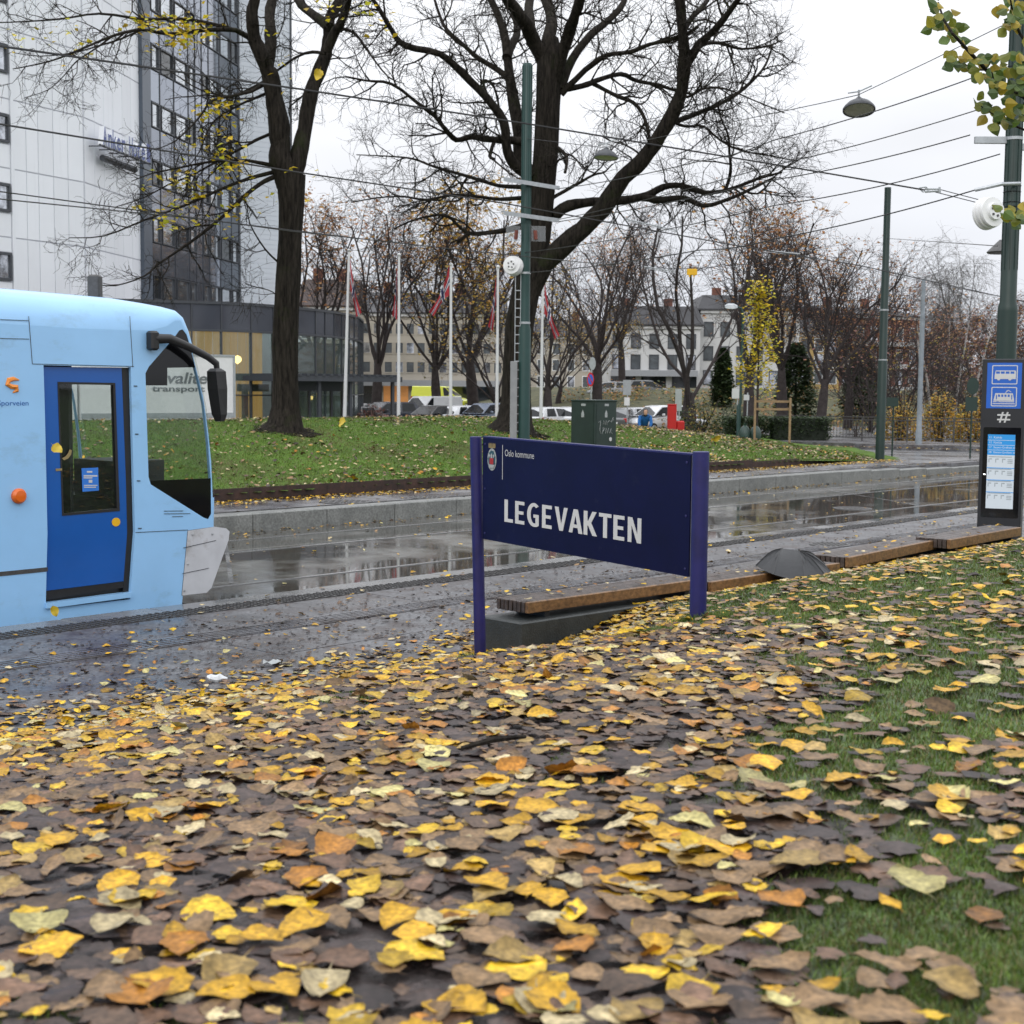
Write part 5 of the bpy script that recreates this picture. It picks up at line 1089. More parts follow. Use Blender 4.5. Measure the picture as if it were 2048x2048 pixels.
# ================================================================== VEHICLES
def car(label, px, Z, zg, heading, color, kind='hatch', rough=.25, group='cars parked beyond the mound'):
    base = base_at(px, Z, zg)
    m = bpy.data.materials.get('paint_' + color[0]) or mat('paint_' + color[0], color[1], rough, var=.04, coat=.6)
    K = {'hatch': (4.2, 1.76, 1.48, .95), 'suv': (4.5, 1.86, 1.66, 1.05), 'van': (4.95, 2.0, 2.0, 1.15), 'estate': (4.6, 1.8, 1.5, .96), 'box': (7.5, 2.4, 3.4, 1.2)}[kind]
    L, W, Hh, sh = K; t = thing('van' if kind == 'van' else 'parked_car', label, 'van' if kind == 'van' else 'car', base, group, rz=heading)
    # local x forward
    nose = .35 if kind == 'van' else .62
    hood = sh - .14
    st = [(-L / 2, .55, sh - .12, .80), (-L / 2 + .12, .3, sh - .02, .92), (-L / 2 + .8, .25, sh, 1), (.2, .25, sh, 1), (L / 2 - 1.1, .25, hood + .06, .99), (L / 2 - .35, .27, hood - .05, .92), (L / 2 - .03, .35, hood - .28, .76)]
    b = B(); rings = []
    for x, z0, z1, k in st:
        w_ = W / 2 * k; rings.append([Vector((x, y, z)) for y, z in ((-w_ * .85, z0), (-w_, z0 + .18), (-w_, (z0 + z1) / 2 + .1), (-w_ * .95, z1 - .04), (-w_ * .85, z1), (w_ * .85, z1), (w_ * .95, z1 - .04), (w_, (z0 + z1) / 2 + .1), (w_, z0 + .18), (w_ * .85, z0))])
    b.loft(rings); b.build('body', m, t, smooth=True, local=True)
    if kind == 'van': g = [(-L / 2 + .05, .95), (-L / 2 + .12, .99), (L / 2 - 1.95, .98), (L / 2 - .75, .9)]; gt = [(-L / 2 + .15, Hh), (-L / 2 + .2, Hh), (L / 2 - 2.0, Hh), (L / 2 - 1.75, Hh - .03)]
    elif kind == 'hatch': gt = [(-L / 2 + .75, Hh - .06), (-L / 2 + .95, Hh - .02), (.1, Hh), (.55, Hh - .04)]; g = [(-L / 2 + .15, .9), (-L / 2 + .6, .95), (.4, .96), (1.35, .9)]
    else: gt = [(-L / 2 + .5, Hh - .06), (-L / 2 + .7, Hh - .02), (.1, Hh), (.6, Hh - .05)]; g = [(-L / 2 + .12, .9), (-L / 2 + .5, .95), (.4, .96), (1.45, .9)]
    b = B(); wb = W / 2 * .93; wt = W / 2 * .76 if kind != 'van' else W / 2 * .86
    lo = [Vector((x, sgn * wb * k, sh - .03)) for sgn in (1,) for x, k in g]; 
    rings = []
    for (xl, k), (xt, z) in zip(g, gt): rings.append([Vector((xl, -wb, sh - .03)), Vector((xt, -wt, z - .05)), Vector((xt, -wt * .9, z)), Vector((xt, wt * .9, z)), Vector((xt, wt, z - .05)), Vector((xl, wb, sh - .03))])
    b.loft(rings); b.build('cabin', m, t, smooth=True, local=True)
    # glazing, proud of the cabin
    def quad(p, nm, mm, e=.012):
        c = sum((Vector(q) for q in p), Vector()) / 4; n = (Vector(p[1]) - Vector(p[0])).cross(Vector(p[2]) - Vector(p[0])).normalized()
        if n.dot(c - Vector((0, 0, .9))) < 0: n = -n
        q = [c + (Vector(v) - c) * .9 + n * e for v in p]; r = [v - n * .03 for v in q]
        bb = B(); bb.loft([r, q]); bb.build(nm, mm, t, local=True)
    r = rings
    quad([r[3][0], r[3][1], r[3][4], r[3][5]], 'windscreen', M['carglass'])
    quad([r[0][0], r[0][1], r[0][4], r[0][5]], 'rear_window', M['carglass'])
    for s_ in (0, 1):
        i0, i1 = (0, 1) if s_ == 0 else (5, 4)
        if kind == 'van':
            a_, c_ = r[2][i0].lerp(r[3][i0], .08), r[2][i1].lerp(r[3][i1], .08); quad([a_, r[3][i0].lerp(r[2][i0], .12), r[3][i1], c_], 'side_window', M['carglass'])
        else:
            quad([r[1][i0], r[2][i0].lerp(r[1][i0], .42), r[2][i1].lerp(r[1][i1], .42), r[1][i1]], 'side_window', M['carglass']); quad([r[2][i0].lerp(r[1][i0], .38), r[3][i0], r[3][i1], r[2][i1].lerp(r[1][i1], .38)], 'side_window', M['carglass'])
    for x in (-L * .31, L * .32):
        for sgn in (-1, 1):
            b = B(); b.lathe([(.20, -.11), (.31, -.10), (.33, -.05), (.33, .05), (.31, .10), (.20, .11)], 18, (x, sgn * (W / 2 - .11), .32), (0, 1, 0)); wh = b.build('wheel', M['rubber'], t, local=True)
            b = B(); b.lathe([(.2, -.12), (.2, .12), (.06, .125), (.001, .125)], 14, (x, sgn * (W / 2 - .105), .32), (0, sgn, 0)); b.build('rim', M['galv'], wh, local=True)
    for sgn in (-1, 1):
        b = B(); b.bbox((L / 2 - .22, sgn * W * .36, hood - .22), (.26, .36, .16), .03); b.build('headlight', M['headl'], t, local=True)
        b = B(); b.bbox((-L / 2 + .08, sgn * W * .40, sh - .16), (.14, .22, .24), .03); b.build('tail_light', M['tail'], t, local=True)
        b = B(); b.bbox((.75 if kind != 'van' else 1.2, sgn * (W / 2 + .08), sh + .06), (.12, .2, .14), .03); b.build('wing_mirror', m, t, local=True)
    b = B(); b.box((L / 2 - .06, 0, .48), (.06, W * .5, .16)); b.build('grille', M['black'], t, local=True)
    b = B(); b.box((-L / 2 - .0, 0, .62), (.02, .5, .12)); b.box((L / 2 - .01, 0, .36), (.02, .5, .11)); b.build('number_plates', M['white'], t, local=True)
    return t
WHT = ('white', (.62, .63, .65)); BLK = ('black', (.012, .013, .016)); BLU = ('blue_grey', (.14, .17, .23)); GRY = ('grey', (.12, .125, .13)); SIL = ('silver', (.38, .39, .41)); DRK = ('dark_blue', (.02, .025, .04)); YEL = ('signal_yellow', (.62, .66, .03)); LBL = ('pale_blue', (.33, .40, .48))
CZ = -.38
car('white panel van parked facing the camera beyond the mound', 858, 98, CZ, rad(-128), WHT, 'van')
car('black hatchback nosed in beside the white van', 868, 92, CZ, rad(-125), BLK)
car('white hatchback seen from behind beside the black hatchback', 925, 93, CZ, rad(55), WHT)
car('blue grey people carrier facing left beside the white hatchback', 975, 92, CZ, rad(-130), BLU, 'suv')
car('white estate car just right of the big trunk', 1098, 88, CZ, rad(60), WHT, 'estate')
car('white hatchback half hidden by the utility cabinet', 1146, 90, CZ, rad(70), WHT, 'estate')
car('grey hatchback right of the utility cabinet', 1240, 88, CZ, rad(75), GRY)
car('silver grey estate behind the person in blue', 1274, 90, CZ, rad(60), SIL, 'estate')
car('white sport utility car left of the red bin', 1320, 88, CZ, rad(-140), WHT, 'suv')
car('silver car right of the red bin', 1352, 92, CZ, rad(-20), SIL, 'hatch')
car('dark blue car under the canopy, rightmost of the dark pair', 775, 94, CZ, rad(-140), DRK, 'suv')
car('dark grey car under the canopy, left of its dark neighbour', 728, 96, CZ, rad(-130), GRY, 'estate')
car('black car low at the first flagpole foot', 700, 84, CZ, rad(-150), BLK)
car('yellow ambulance van standing on the far street', 880, 132, .3, rad(-15), YEL, 'van', group='vehicles on the far street')
car('pale blue and white car in front of the yellow ambulance', 865, 124, .0, rad(170), LBL, 'hatch', group='vehicles on the far street')
car('silver car on the far street left of the white house', 1222, 125, 1.35, rad(175), SIL, 'hatch', group='vehicles on the far street')
car('grey car on the far street before the grey awnings', 1290, 128, 1.5, rad(5), GRY, 'hatch', group='vehicles on the far street')
# box truck with lettering
ta_, tc_ = plan(262, 57.5), plan(466, 60.5); f_ = ffr(ta_, tc_); zt1 = py_z(713, 466, 60.5)
tk = thing('box_truck', 'white box truck lettered Kvalitets transport, standing behind the tram', 'truck', ta_)
b = B(); fbox(b, f_, -2.2, f_[3], .25, zt1, -2.5, 0); b.build('box_body', M['white'], tk)
b = B(); fbox(b, f_, -2.22, f_[3] + .02, zt1 - .02, zt1 + .06, -2.52, .03); fbox(b, f_, f_[3] - .07, f_[3] + .03, .2, zt1, -.06, .03); b.build('frame_rails', M['galv'], tk)
b = B(); fbox(b, f_, -2.2, f_[3], py_z(836, 400, 59), py_z(826, 400, 59), 0, .02); b.build('grey_stripe', M['galv'], tk)
b = B(); fbox(b, f_, -2.2, f_[3], -.25, .25, -2.3, -.02); b.build('side_skirt', M['white'], tk)
lfr = (Vector((ta_.x, ta_.y, 0)), f_[1], Vector((0, 0, 1)), f_[2])
b = B(); ux0, ux1 = u_of(302, f_), u_of(437, f_); text_mesh(b, 'Kvalitets', lfr, ux0, py_z(767, 400, 59.5), .62, width=ux1 - ux0, bold=.014, depth=.012, shear=.2)
ux0 = u_of(300, f_); text_mesh(b, 'transport as', lfr, ux0, py_z(783, 400, 59.5), .32, width=u_of(435, f_) - ux0, bold=.008, depth=.012); b.build('lettering', M['truckgrey'], tk)
b = B(); fbox(b, f_, -4.4, -2.3, .3, 2.4, -2.4, -.1); b.build('cab', M['white'], tk)
b = B(); fbox(b, f_, -4.2, f_[3] - .3, -.1, .25, -2.2, -.3); b.build('chassis', M['black'], tk)
for u in (-3.4, 2.9):
    b = B(); c = ta_ + f_[1] * u - f_[2] * .3; b.lathe([(.3, -.14), (.46, -.12), (.46, .12), (.3, .14)], 18, Vector((c.x, c.y, .1)), f_[2]); b.build('wheel', M['rubber'], tk)

# ================================================================== SMALLER STREET THINGS BEYOND THE MOUND
rb = base_at(1343, 62, .25); rb.z = float(mound_h(np.array(rb.x), np.array(rb.y))) - .1
rbt = thing('red_bin', 'bright red bin standing behind the grass mound', 'bin', rb); hb = py_z(810, 1343, 62) - rb.z
b = B(); b.bbox(rb + Vector((0, 0, hb / 2)), (.36, .36, hb), .03); b.build('body', M['redbin'], rbt); b = B(); b.bbox(rb + Vector((.36, .1, hb * .22)), (.34, .36, hb * .45), .04); b.build('side_box', M['redbin'], rbt)
b = B(); b.bbox(rb + Vector((0, 0, hb + .02)), (.38, .38, .04), .01); b.build('lid', M['redbin'], rbt)
def sign_post(label, px, Z, zg, plates, hgt_py, m=M['galv'], r=.03, cat='sign'):
    p = base_at(px, Z, zg); t = thing('traffic_sign', label, cat, p)
    b = B(); b.tube([p + Vector((0, 0, -.5)), Vector((p.x, p.y, py_z(hgt_py, px, Z)))], r, 8); b.build('post', m, t)
    for nm, kind, cx, cy, wpx, hpx, mm in plates:
        c = P(cx, cy, Z - .06); wm, hm = wpx * Z / F, hpx * Z / F; f_ = (c, Vector((1, 0, 0)), Vector((0, 0, 1)), Vector((0, -1, 0)))
        if kind == 'r': b = B(); b.prism(rect(-wm / 2, -hm / 2, wm / 2, hm / 2, min(wm, hm) * .08), [], f_, .02); b.build(nm, mm, t)
        else:
            b = B(); b.prism([(wm / 2 * math.cos(k * .2618), hm / 2 * math.sin(k * .2618)) for k in range(24)], [], f_, .02); pl = b.build(nm, mm, t)
            if kind == 'n':
                f2 = (c + Vector((0, -.004, 0)), *f_[1:]); b = B(); b.prism([(wm * .36 * math.cos(k * .2618), hm * .36 * math.sin(k * .2618)) for k in range(24)], [], f2, .003)
                b.build('blue_field', M['signpost'], pl)
                f3 = (c + Vector((0, -.007, 0)), *f_[1:]); b = B(); b.prism([(-wm * .30, hm * .24), (-wm * .22, hm * .32), (wm * .30, -hm * .24), (wm * .22, -hm * .32)], [], f3, .003); b.build('red_bar', M['redbin'], pl)
    return t
mzz = lambda px, Z: float(mound_h(np.array(P(px, 800, Z).x), np.array(float(Z)))) - .1
sign_post('no parking sign below the grey back of a round sign', 1181, 66, -.3, [('plate', 'n', 1181, 759, 14, 28, M['redbin']), ('plate', 'c', 1185, 727, 13, 26, M['galv'])], 715)
sign_post('blank white back of a board left of the red bin', 1254, 80, -.4, [('plate', 'r', 1254, 775, 16, 30, M['galv']), ('plate', 'r', 1254, 803, 11, 16, M['white'])], 762)
sign_post('tall pale board right beside the red bin', 1357, 70, -.4, [('plate', 'r', 1357, 800, 13, 44, M['crestgrey'])], 780)
sign_post('white plate left of the green street lamp', 1473, 70, -.3, [('plate', 'r', 1473, 787, 18, 20, M['signwhite'])], 775)
sign_post('small printed white notice beside the young yellow tree', 1493, 66, -.2, [('plate', 'r', 1493, 795, 11, 11, M['signwhite'])], 785)
sign_post('dark back of a square sign right of the bare green pole', 1784, 52, 0, [('plate', 'r', 1785, 804, 24, 18, M['backgreen'])], 800, M['steel_dark'], .03)
ts = sign_post('dark backs of two stacked signs near the totem', 1940, 50, 0, [('plate', 'r', 1943, 808, 24, 28, M['backgreen']), ('plate', 'c', 1946, 772, 24, 34, M['backgreen'])], 757, M['steel_dark'], .03)
lp = base_at(1476, 60, -.1); t = thing('street_lamp', 'green street lamp with a curved cobra head over the park edge', 'street lamp', lp)
zl = py_z(614, 1478, 60); b = B(); b.tube([lp + Vector((0, 0, -.5)), Vector((lp.x, 60, 1.6)), Vector((lp.x + .06, 60, 1.7)), Vector((lp.x + .08, 60, zl - .25)), Vector((lp.x + .0, 60, zl - .04)), Vector((lp.x - .15, 60, zl))], [.09, .09, .06, .05, .04, .035], 10); b.build('mast', M['steel_green'], t, smooth=True)
b = B(); b.loft([[Vector((lp.x - .15 + dx, 60 + y * .14 * k, zl + z * k)) for y, z in ((-1, -.08), (-.7, .08), (0, .14), (.7, .08), (1, -.08))] for dx, k in ((0, .5), (-.15, 1), (-.38, 1), (-.5, .5))]); b.build('head', M['galv'], t)
bg = base_at(1494, 58, 0); bg.z = float(mound_h(np.array(bg.x), np.array(bg.y))) 
for k, (dx, lab) in enumerate(((-.1, 'dark green sack leaning at the tree stakes, left one'), (.32, 'dark green sack leaning at the tree stakes, right one'))):
    b = B(); c = bg + Vector((dx, 0, 0)); b.lathe([(.12, -.1), (.22, 0), (.24, .2), (.16, .42), (.05, .52), (.09, .6), (.001, .6)], 12, c); tag(b.build('sack', M['greenbag'], smooth=True), lab, 'sack', 'sacks at the young tree')
# fence along the far pavement
fz = .11; ft_ = thing('metal_fence', 'low metal picket fence along the far pavement on the right', 'fence', fa)
np_ = 14; fl_ = 27.0
for k in range(np_ + 1):
    p = fa + fd * (k * fl_ / np_); b = B(); b.box((p.x, p.y, fz + .5), (.06, .06, 1.04), math.atan2(fd.y, fd.x)); b.build('post', M['iron'], ft_)
for k in range(np_):
    a, c = fa + fd * (k * fl_ / np_), fa + fd * ((k + 1) * fl_ / np_)
    for z in (.14, .9, 1.02):
        b = B(); m_ = (a + c) / 2; b.box((m_.x, m_.y, fz + z), ((c - a).length - .06, .04, .04), math.atan2(fd.y, fd.x)); b.build('rail', M['iron'] if k < 7 else M['stake'], ft_)
    b = B()
    for j in range(1, 14): q = a.lerp(c, j / 14); b.box((q.x, q.y, fz + .52), (.018, .018, .76), math.atan2(fd.y, fd.x))
    o = b.build('pickets', M['iron'], ft_); o['kind'] = 'stuff'
# crouching person in blue
pb = base_at(1287, 67, -.05)
def skinned(name, verts, edges, radii, m, parent, root=0, sub=2):
    me = bpy.data.meshes.new(name); me.from_pydata(verts, edges, []); o = bpy.data.objects.new(name, me); COL.objects.link(o)
    sk = o.modifiers.new('skin', 'SKIN'); o.modifiers.new('sub', 'SUBSURF').levels = sub; o.modifiers['sub'].render_levels = sub
    for i, r in enumerate(radii): me.skin_vertices[0].data[i].radius = (r, r); me.skin_vertices[0].data[i].use_root = (i == root)
    dg = bpy.context.evaluated_depsgraph_get(); m2 = bpy.data.meshes.new_from_object(o.evaluated_get(dg)); bpy.data.objects.remove(o)
    m2.materials.append(m); m2.polygons.foreach_set('use_smooth', [True] * len(m2.polygons)); return m2
pe = thing('person', 'person in a blue jacket bending down behind the mound before the silver car', 'person', pb)
V = [(0, 0, .62), (.02, -.12, .85), (.03, -.30, 1.05), (.03, -.42, 1.14), (.03, -.52, 1.22), (-.11, .02, .58), (-.13, -.12, .32), (-.13, .02, .06), (-.13, -.12, .04), (.11, .02, .58), (.14, -.14, .32), (.14, .0, .06), (.14, -.14, .04), (-.2, -.34, 1.02), (-.25, -.42, .76), (-.2, -.56, .55), (.26, -.34, 1.02), (.3, -.44, .76), (.24, -.58, .55)]
Ed = [(0, 1), (1, 2), (2, 3), (3, 4), (0, 5), (5, 6), (6, 7), (7, 8), (0, 9), (9, 10), (10, 11), (11, 12), (2, 13), (13, 14), (14, 15), (2, 16), (16, 17), (17, 18)]
Rr = [.15, .16, .17, .06, .09, .1, .075, .05, .05, .1, .075, .05, .05, .08, .06, .04, .08, .06, .04]
part('body', skinned('body', V, Ed, Rr, M['trouser'], pe), pe)
Vj = [(0, 0, .62), (.02, -.12, .85), (.03, -.30, 1.05), (.03, -.36, 1.10), (-.2, -.34, 1.02), (-.25, -.42, .76), (-.21, -.54, .58), (.26, -.34, 1.02), (.3, -.44, .76), (.25, -.56, .58)]
part('jacket', skinned('jacket', Vj, [(0, 1), (1, 2), (2, 3), (2, 4), (4, 5), (5, 6), (2, 7), (7, 8), (8, 9)], [.18, .19, .19, .11, .1, .08, .06, .1, .08, .06], M['bluecloth'], pe), pe)
b = B(); b.lathe([(.02, -.13), (.07, -.10), (.085, -.02), (.09, .05), (.07, .11), (.001, .14)], 14, pb + Vector((.03, -.52, 1.24))); b.build('head', M['skin'], pe, smooth=True)
b = B(); b.lathe([(.098, -.03), (.103, .05), (.08, .12), (.001, .155)], 14, pb + Vector((.03, -.49, 1.25))); b.build('hair', M['hair'], pe, smooth=True)
b = B()
for sx, x, y in ((-1, -.2, -.57), (1, .24, -.59)):
    b.bbox(pb + Vector((x, y - .03, .50)), (.08, .035, .1), .012)
    for k in range(4): b.tube([pb + Vector((x - .03 + k * .02, y - .03, .46)), pb + Vector((x - .03 + k * .02, y - .05, .40 + .01 * abs(k - 1))), pb + Vector((x - .03 + k * .02, y - .03, .375 + .01 * abs(k - 1)))], [.010, .009, .007], 6)
    b.tube([pb + Vector((x - sx * .04, y - .03, .5)), pb + Vector((x - sx * .06, y - .05, .44))], [.012, .008], 6)
b.build('hands', M['skin'], pe)
# ================================================================== TREES
class Tree:
    def __init__(s, seed): s.w = B(); s.t = B(); s.lv = []; s.r = random.Random(seed); s.tips = []
    def branch(s, p, d, L, r, lvl, cfg):
        """one limb as a crooked tapering tube, then its side shoots"""
        R = s.r; n = max(2, int(cfg['seg'][lvl])); pts = [Vector(p)]; d = Vector(d).normalized(); rs = [r]
        wig, trop = cfg['wig'][lvl], cfg['trop'][lvl]; tip = cfg.get('tip', .35) if lvl < cfg['max'] else .35
        for i in range(n):
            d = (d + Vector((R.gauss(0, wig), R.gauss(0, wig), R.gauss(0, wig) + trop))).normalized()
            pts.append(pts[-1] + d * (L / n)); rs.append(r * (1 - (1 - tip) * (i + 1) / n))
        thin = lvl >= cfg['thin']
        (s.t if thin else s.w).tube(pts, rs, 3 if thin else (7 if lvl == 0 else 5), False)
        s.shoots(pts, rs, L, lvl, cfg)
    def shoots(s, pts, rs, L, lvl, cfg, start=None):
        R = s.r
        if cfg['leaf'] and lvl >= cfg['leaf_lvl']:
            for p in pts[1:]:
                if R.random() < cfg['leaf'] * cfg.get('lz', lambda z: 1)(p.z): s.lv.append(p + Vector((R.gauss(0, cfg['lsp']), R.gauss(0, cfg['lsp']), R.gauss(0, cfg['lsp']))))
        if lvl >= cfg['max']: s.tips.append(pts[-1]); return
        k = cfg['kids'][lvl]; s0 = cfg['start'][lvl] if start is None else start
        for j in range(k):
            q = s0 + (1 - s0) * (j + R.random()) / k; x = q * (len(pts) - 1); i = min(int(x), len(pts) - 2); f = x - i
            p = pts[i].lerp(pts[i + 1], f); ax = (pts[i + 1] - pts[i]).normalized(); rr_ = rs[i] * (1 - f) + rs[i + 1] * f
            o = ax.orthogonal().normalized(); o.rotate(Matrix.Rotation(R.random() * 6.283, 3, ax)); an = rad(R.uniform(*cfg['ang'][lvl]))
            d = ax * math.cos(an) + o * math.sin(an)
            if cfg.get('flat'): d.z *= cfg['flat']
            ln = cfg['len'][lvl] * R.uniform(.6, 1.25) * (1 - .45 * q)
            s.branch(p, d, ln, max(cfg['rmin'], min(rr_ * .72, cfg['rk'][lvl] * R.uniform(.8, 1.2))), lvl + 1, cfg)
        s.tips.append(pts[-1])
def leaf_cards(pts, size, cols, R, droop=.3):
    """many small two-triangle folded leaves"""
    b = B(); cs = []
    for p in pts:
        a = R.random() * 6.283; tz = R.uniform(-1, .6); s_ = size * R.uniform(.6, 1.3)
        u = Vector((math.cos(a), math.sin(a), tz * .8)).normalized() * s_; v = Vector((-math.sin(a), math.cos(a), R.uniform(-.6, .6))).normalized() * s_ * .42; k = u.cross(v).normalized() * s_ * .12
        b.add([p, p + u * .45 + v + k, p + u, p + u * .45 - v + k], [(0, 1, 2), (0, 2, 3)]); c = cols[int(R.random() * len(cols))]; g = R.uniform(.75, 1.25)
        cs += [(c[0] * g, c[1] * g, c[2] * g, 1)] * 4
    b.cols = cs; return b
def build_leaves(b, name, parent, m=None):
    o = b.build(name, m or M['leaf'], parent)
    ca = o.data.color_attributes.new('Col', 'FLOAT_COLOR', 'POINT'); ca.data.foreach_set('color', np.array(b.cols, np.float32).ravel()); return o
RUST = [(.42, .19, .07), (.50, .25, .09), (.34, .15, .07), (.54, .30, .10)]
GOLD = [(.58, .35, .05), (.48, .29, .05), (.62, .42, .07), (.44, .22, .05)]
YELL = [(.72, .58, .03), (.66, .52, .03), (.58, .56, .05), (.75, .52, .03)]
MAROON = [(.17, .07, .06), (.21, .09, .07), (.14, .06, .055), (.24, .12, .08)]
OLIVE = [(.30, .24, .04), (.20, .18, .04), (.36, .26, .05)]
LIND = dict(max=3, thin=2, seg=[4, 4, 3, 2], wig=[.16, .2, .25, .3], trop=[.10, .14, .10, .05], kids=[8, 5, 4, 0], start=[.25, .2, .2, 0], ang=[(24, 56), (28, 60), (25, 65), 0], len=[3.0, 1.7, .95, 0], rk=[.032, .015, .010, 0], rmin=.009, leaf=0, leaf_lvl=2, lsp=.12)
def bg_tree(seed, height, trunk_h, spread, nlimb, leafp=0, leafcol=None, lsize=.16, trunk_r=.26, fork=None, cfgx=None, droop=False):
    """bare park tree: short trunk, a crown of rising limbs, twigs, a few leaves left"""
    cfg = dict(LIND); cfg.update(cfgx or {}); cfg['leaf'] = leafp; cfg['lz'] = lambda z: .25 + 1.6 * max(0, (z - trunk_h) / (height - trunk_h) - .25); T = Tree(seed); R = T.r
    sc = (height - trunk_h) / 9.0; cfg['len'] = [l * (.55 + .45 * sc) for l in cfg['len']]
    top = Vector((R.gauss(0, .15), R.gauss(0, .15), trunk_h)); T.w.tube([Vector((0, 0, -.5)), Vector((0, 0, .05)), Vector((0, 0, .5)), top * .6 + Vector((R.gauss(0, .06), 0, 0)), top], [trunk_r * 1.5, trunk_r * 1.35, trunk_r * 1.05, trunk_r * .95, trunk_r * .55], 10, True)
    for k in range(nlimb):
        a = 2 * math.pi * (k + R.uniform(-.3, .3)) / nlimb; tilt = rad(spread) * R.uniform(.45, 1.15) if k else rad(6)
        d = Vector((math.cos(a) * math.sin(tilt), math.sin(a) * math.sin(tilt), math.cos(tilt))); L = (height - trunk_h) * R.uniform(.62, .86)
        T.branch(top - Vector((0, 0, R.uniform(.05, .9))), d, L, trunk_r * R.uniform(.24, .38), 0, dict(cfg, seg=[7, 4, 3, 2]))
    return T
PROTO = {}; HT = {}
def tree_proto(key, name, T, cols, lsize, bark='bark_far', leafname='foliage'):
    R = random.Random(9); wood = T.w.build('trunk', M[bark], None, smooth=True); tw = T.t.build('twigs', M[bark]); lm = None
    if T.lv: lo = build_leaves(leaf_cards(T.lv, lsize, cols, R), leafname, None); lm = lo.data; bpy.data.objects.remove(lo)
    HT[key] = max(v.co.z for v in tw.data.vertices)
    ms = (wood.data, tw.data, lm); bpy.data.objects.remove(wood); bpy.data.objects.remove(tw); PROTO[key] = ms
def place_tree(key, label, base, scale=1.0, rz=0.0, group='bare park trees behind the car park', lean=0.0, cat='tree', name='park_tree'):
    t = thing(name, label, cat, base, group, rz); t.scale = (scale,) * 3; t.rotation_euler = (0, lean, rz)
    for nm, me in zip(('trunk', 'crown', 'foliage'), PROTO[key]):
        if me is not None:
            o = bpy.data.objects.new(nm, me); COL.objects.link(o); o.parent = t
    return t
tree_proto('rust', '', bg_tree(11, 12.5, 3.6, 36, 8, .42, lsize=.2), RUST, .2)
tree_proto('rust2', '', bg_tree(12, 12.5, 3.2, 40, 8, .26), RUST, .2)
tree_proto('gold', '', bg_tree(13, 12.5, 3.0, 40, 8, .75), GOLD, .22)
tree_proto('gold2', '', bg_tree(19, 12.5, 2.2, 42, 8, .6), GOLD + OLIVE, .22)
tree_proto('bare', '', bg_tree(14, 12.5, 2.6, 44, 7, .03), RUST, .16)
tree_proto('bare2', '', bg_tree(15, 12.5, 3.4, 41, 8, .12), RUST, .17)
tree_proto('fork', '', bg_tree(16, 13, 2.2, 46, 5, .02, trunk_r=.34), RUST, .16)
tree_proto('maroon', '', bg_tree(17, 10, 1.2, 38, 9, .42, trunk_r=.16), MAROON + RUST, .17)
tree_proto('birch', '', bg_tree(18, 12, 2.0, 16, 6, .0, trunk_r=.13, cfgx=dict(trop=[.12, -.10, -.32, -.4], ang=[(25, 55), (30, 70), (30, 80), 0], len=[2.0, 1.9, 1.6, 0], kids=[9, 6, 5, 0], rmin=.008, rk=[.03, .013, .009, 0])), RUST, .1, 'bark_grey')
tree_proto('sap', '', bg_tree(21, 7, .8, 26, 6, .12, trunk_r=.07, cfgx=dict(kids=[5, 5, 3, 0], len=[1.6, 1.0, .6, 0])), MAROON + OLIVE, .15)
def gz(x, y): return float(park_z(np.array(x), np.array(y))) - .05
def tree_at(key, px, Z, pytop, label, rz=0.0, H=12.5, lean=0.0, **k):
    if px < 1360 and Z < 103: Z += 14                                     # the row stands behind the parked cars
    p = P(px, 700, Z); p.z = gz(p.x, Z) ; h = P(px, pytop - 40, Z).z - p.z; return place_tree(key, label, p, h / HT[key], rz, lean=lean, **k)
tree_at('rust', 640, 100, 405, 'rust leaved tree nearest the podium, its top beside the left trunk', .3)
tree_at('rust2', 752, 90, 395, 'dark trunked tree with rust crown between the first two flagpoles', 2.3)
tree_at('rust2', 876, 92, 420, 'brown crowned tree with clear trunk left of the middle flagpole', .9)
tree_at('gold', 948, 95, 372, 'tall golden leaved tree right of the middle flagpole', 2.0)
tree_at('gold2', 1000, 86, 500, 'low golden tree behind the fourth flagpole', 5.0)
tree_at('bare', 1098, 84, 470, 'bare dark tree with upright trunk right of the big tree', 1.0)
tree_at('bare2', 1196, 90, 420, 'slender bare tree left of the tall pale board', 4.1)
tree_at('gold2', 1118, 118, 600, 'low golden shrub tree behind the cars', 2.2)
tree_at('gold2', 1195, 124, 610, 'round golden willow behind the utility cabinet', .7)
tree_at('fork', 1376, 76, 395, 'large bare tree with a forked trunk behind the red bin', 2.75, 13)
tree_at('rust2', 1500, 80, 385, 'thick dark tree with few rust leaves behind the street lamp', 1.9, 12.5, .05)
tree_at('rust2', 1568, 96, 395, 'rust speckled tree over the dark conifer', 5.2)
tree_at('bare2', 1642, 80, 455, 'slim dark tree leaning at the hedge end', .5, 12.5, .10)
tree_at('rust2', 1700, 92, 500, 'rust speckled tree left of the bare green pole', 2.9, 12.5, .05)
tree_at('maroon', 1745, 84, 560, 'maroon tree right of the bare green pole', 1.2, 10)
tree_at('maroon', 1800, 90, 600, 'maroon tree before the slim grey pole', 2.2, 10)
tree_at('maroon', 1875, 88, 640, 'maroon tree right of the slim grey pole', 3.2, 10)
tree_at('maroon', 1960, 92, 630, 'maroon tree left of the totem, half covered', 4.2, 10)
tree_at('maroon', 2045, 95, 600, 'maroon tree at the right edge behind the totem', 5.2, 10)
tree_at('rust', 1245, 128, 480, 'rust leaved tree at the left end of the low white house', .8)
tree_at('birch', 1925, 118, 465, 'tall pale weeping birch against the sky on the right', .5, 12)
tree_at('birch', 2010, 110, 560, 'pale weeping birch behind the large right pole', 2.5, 12)
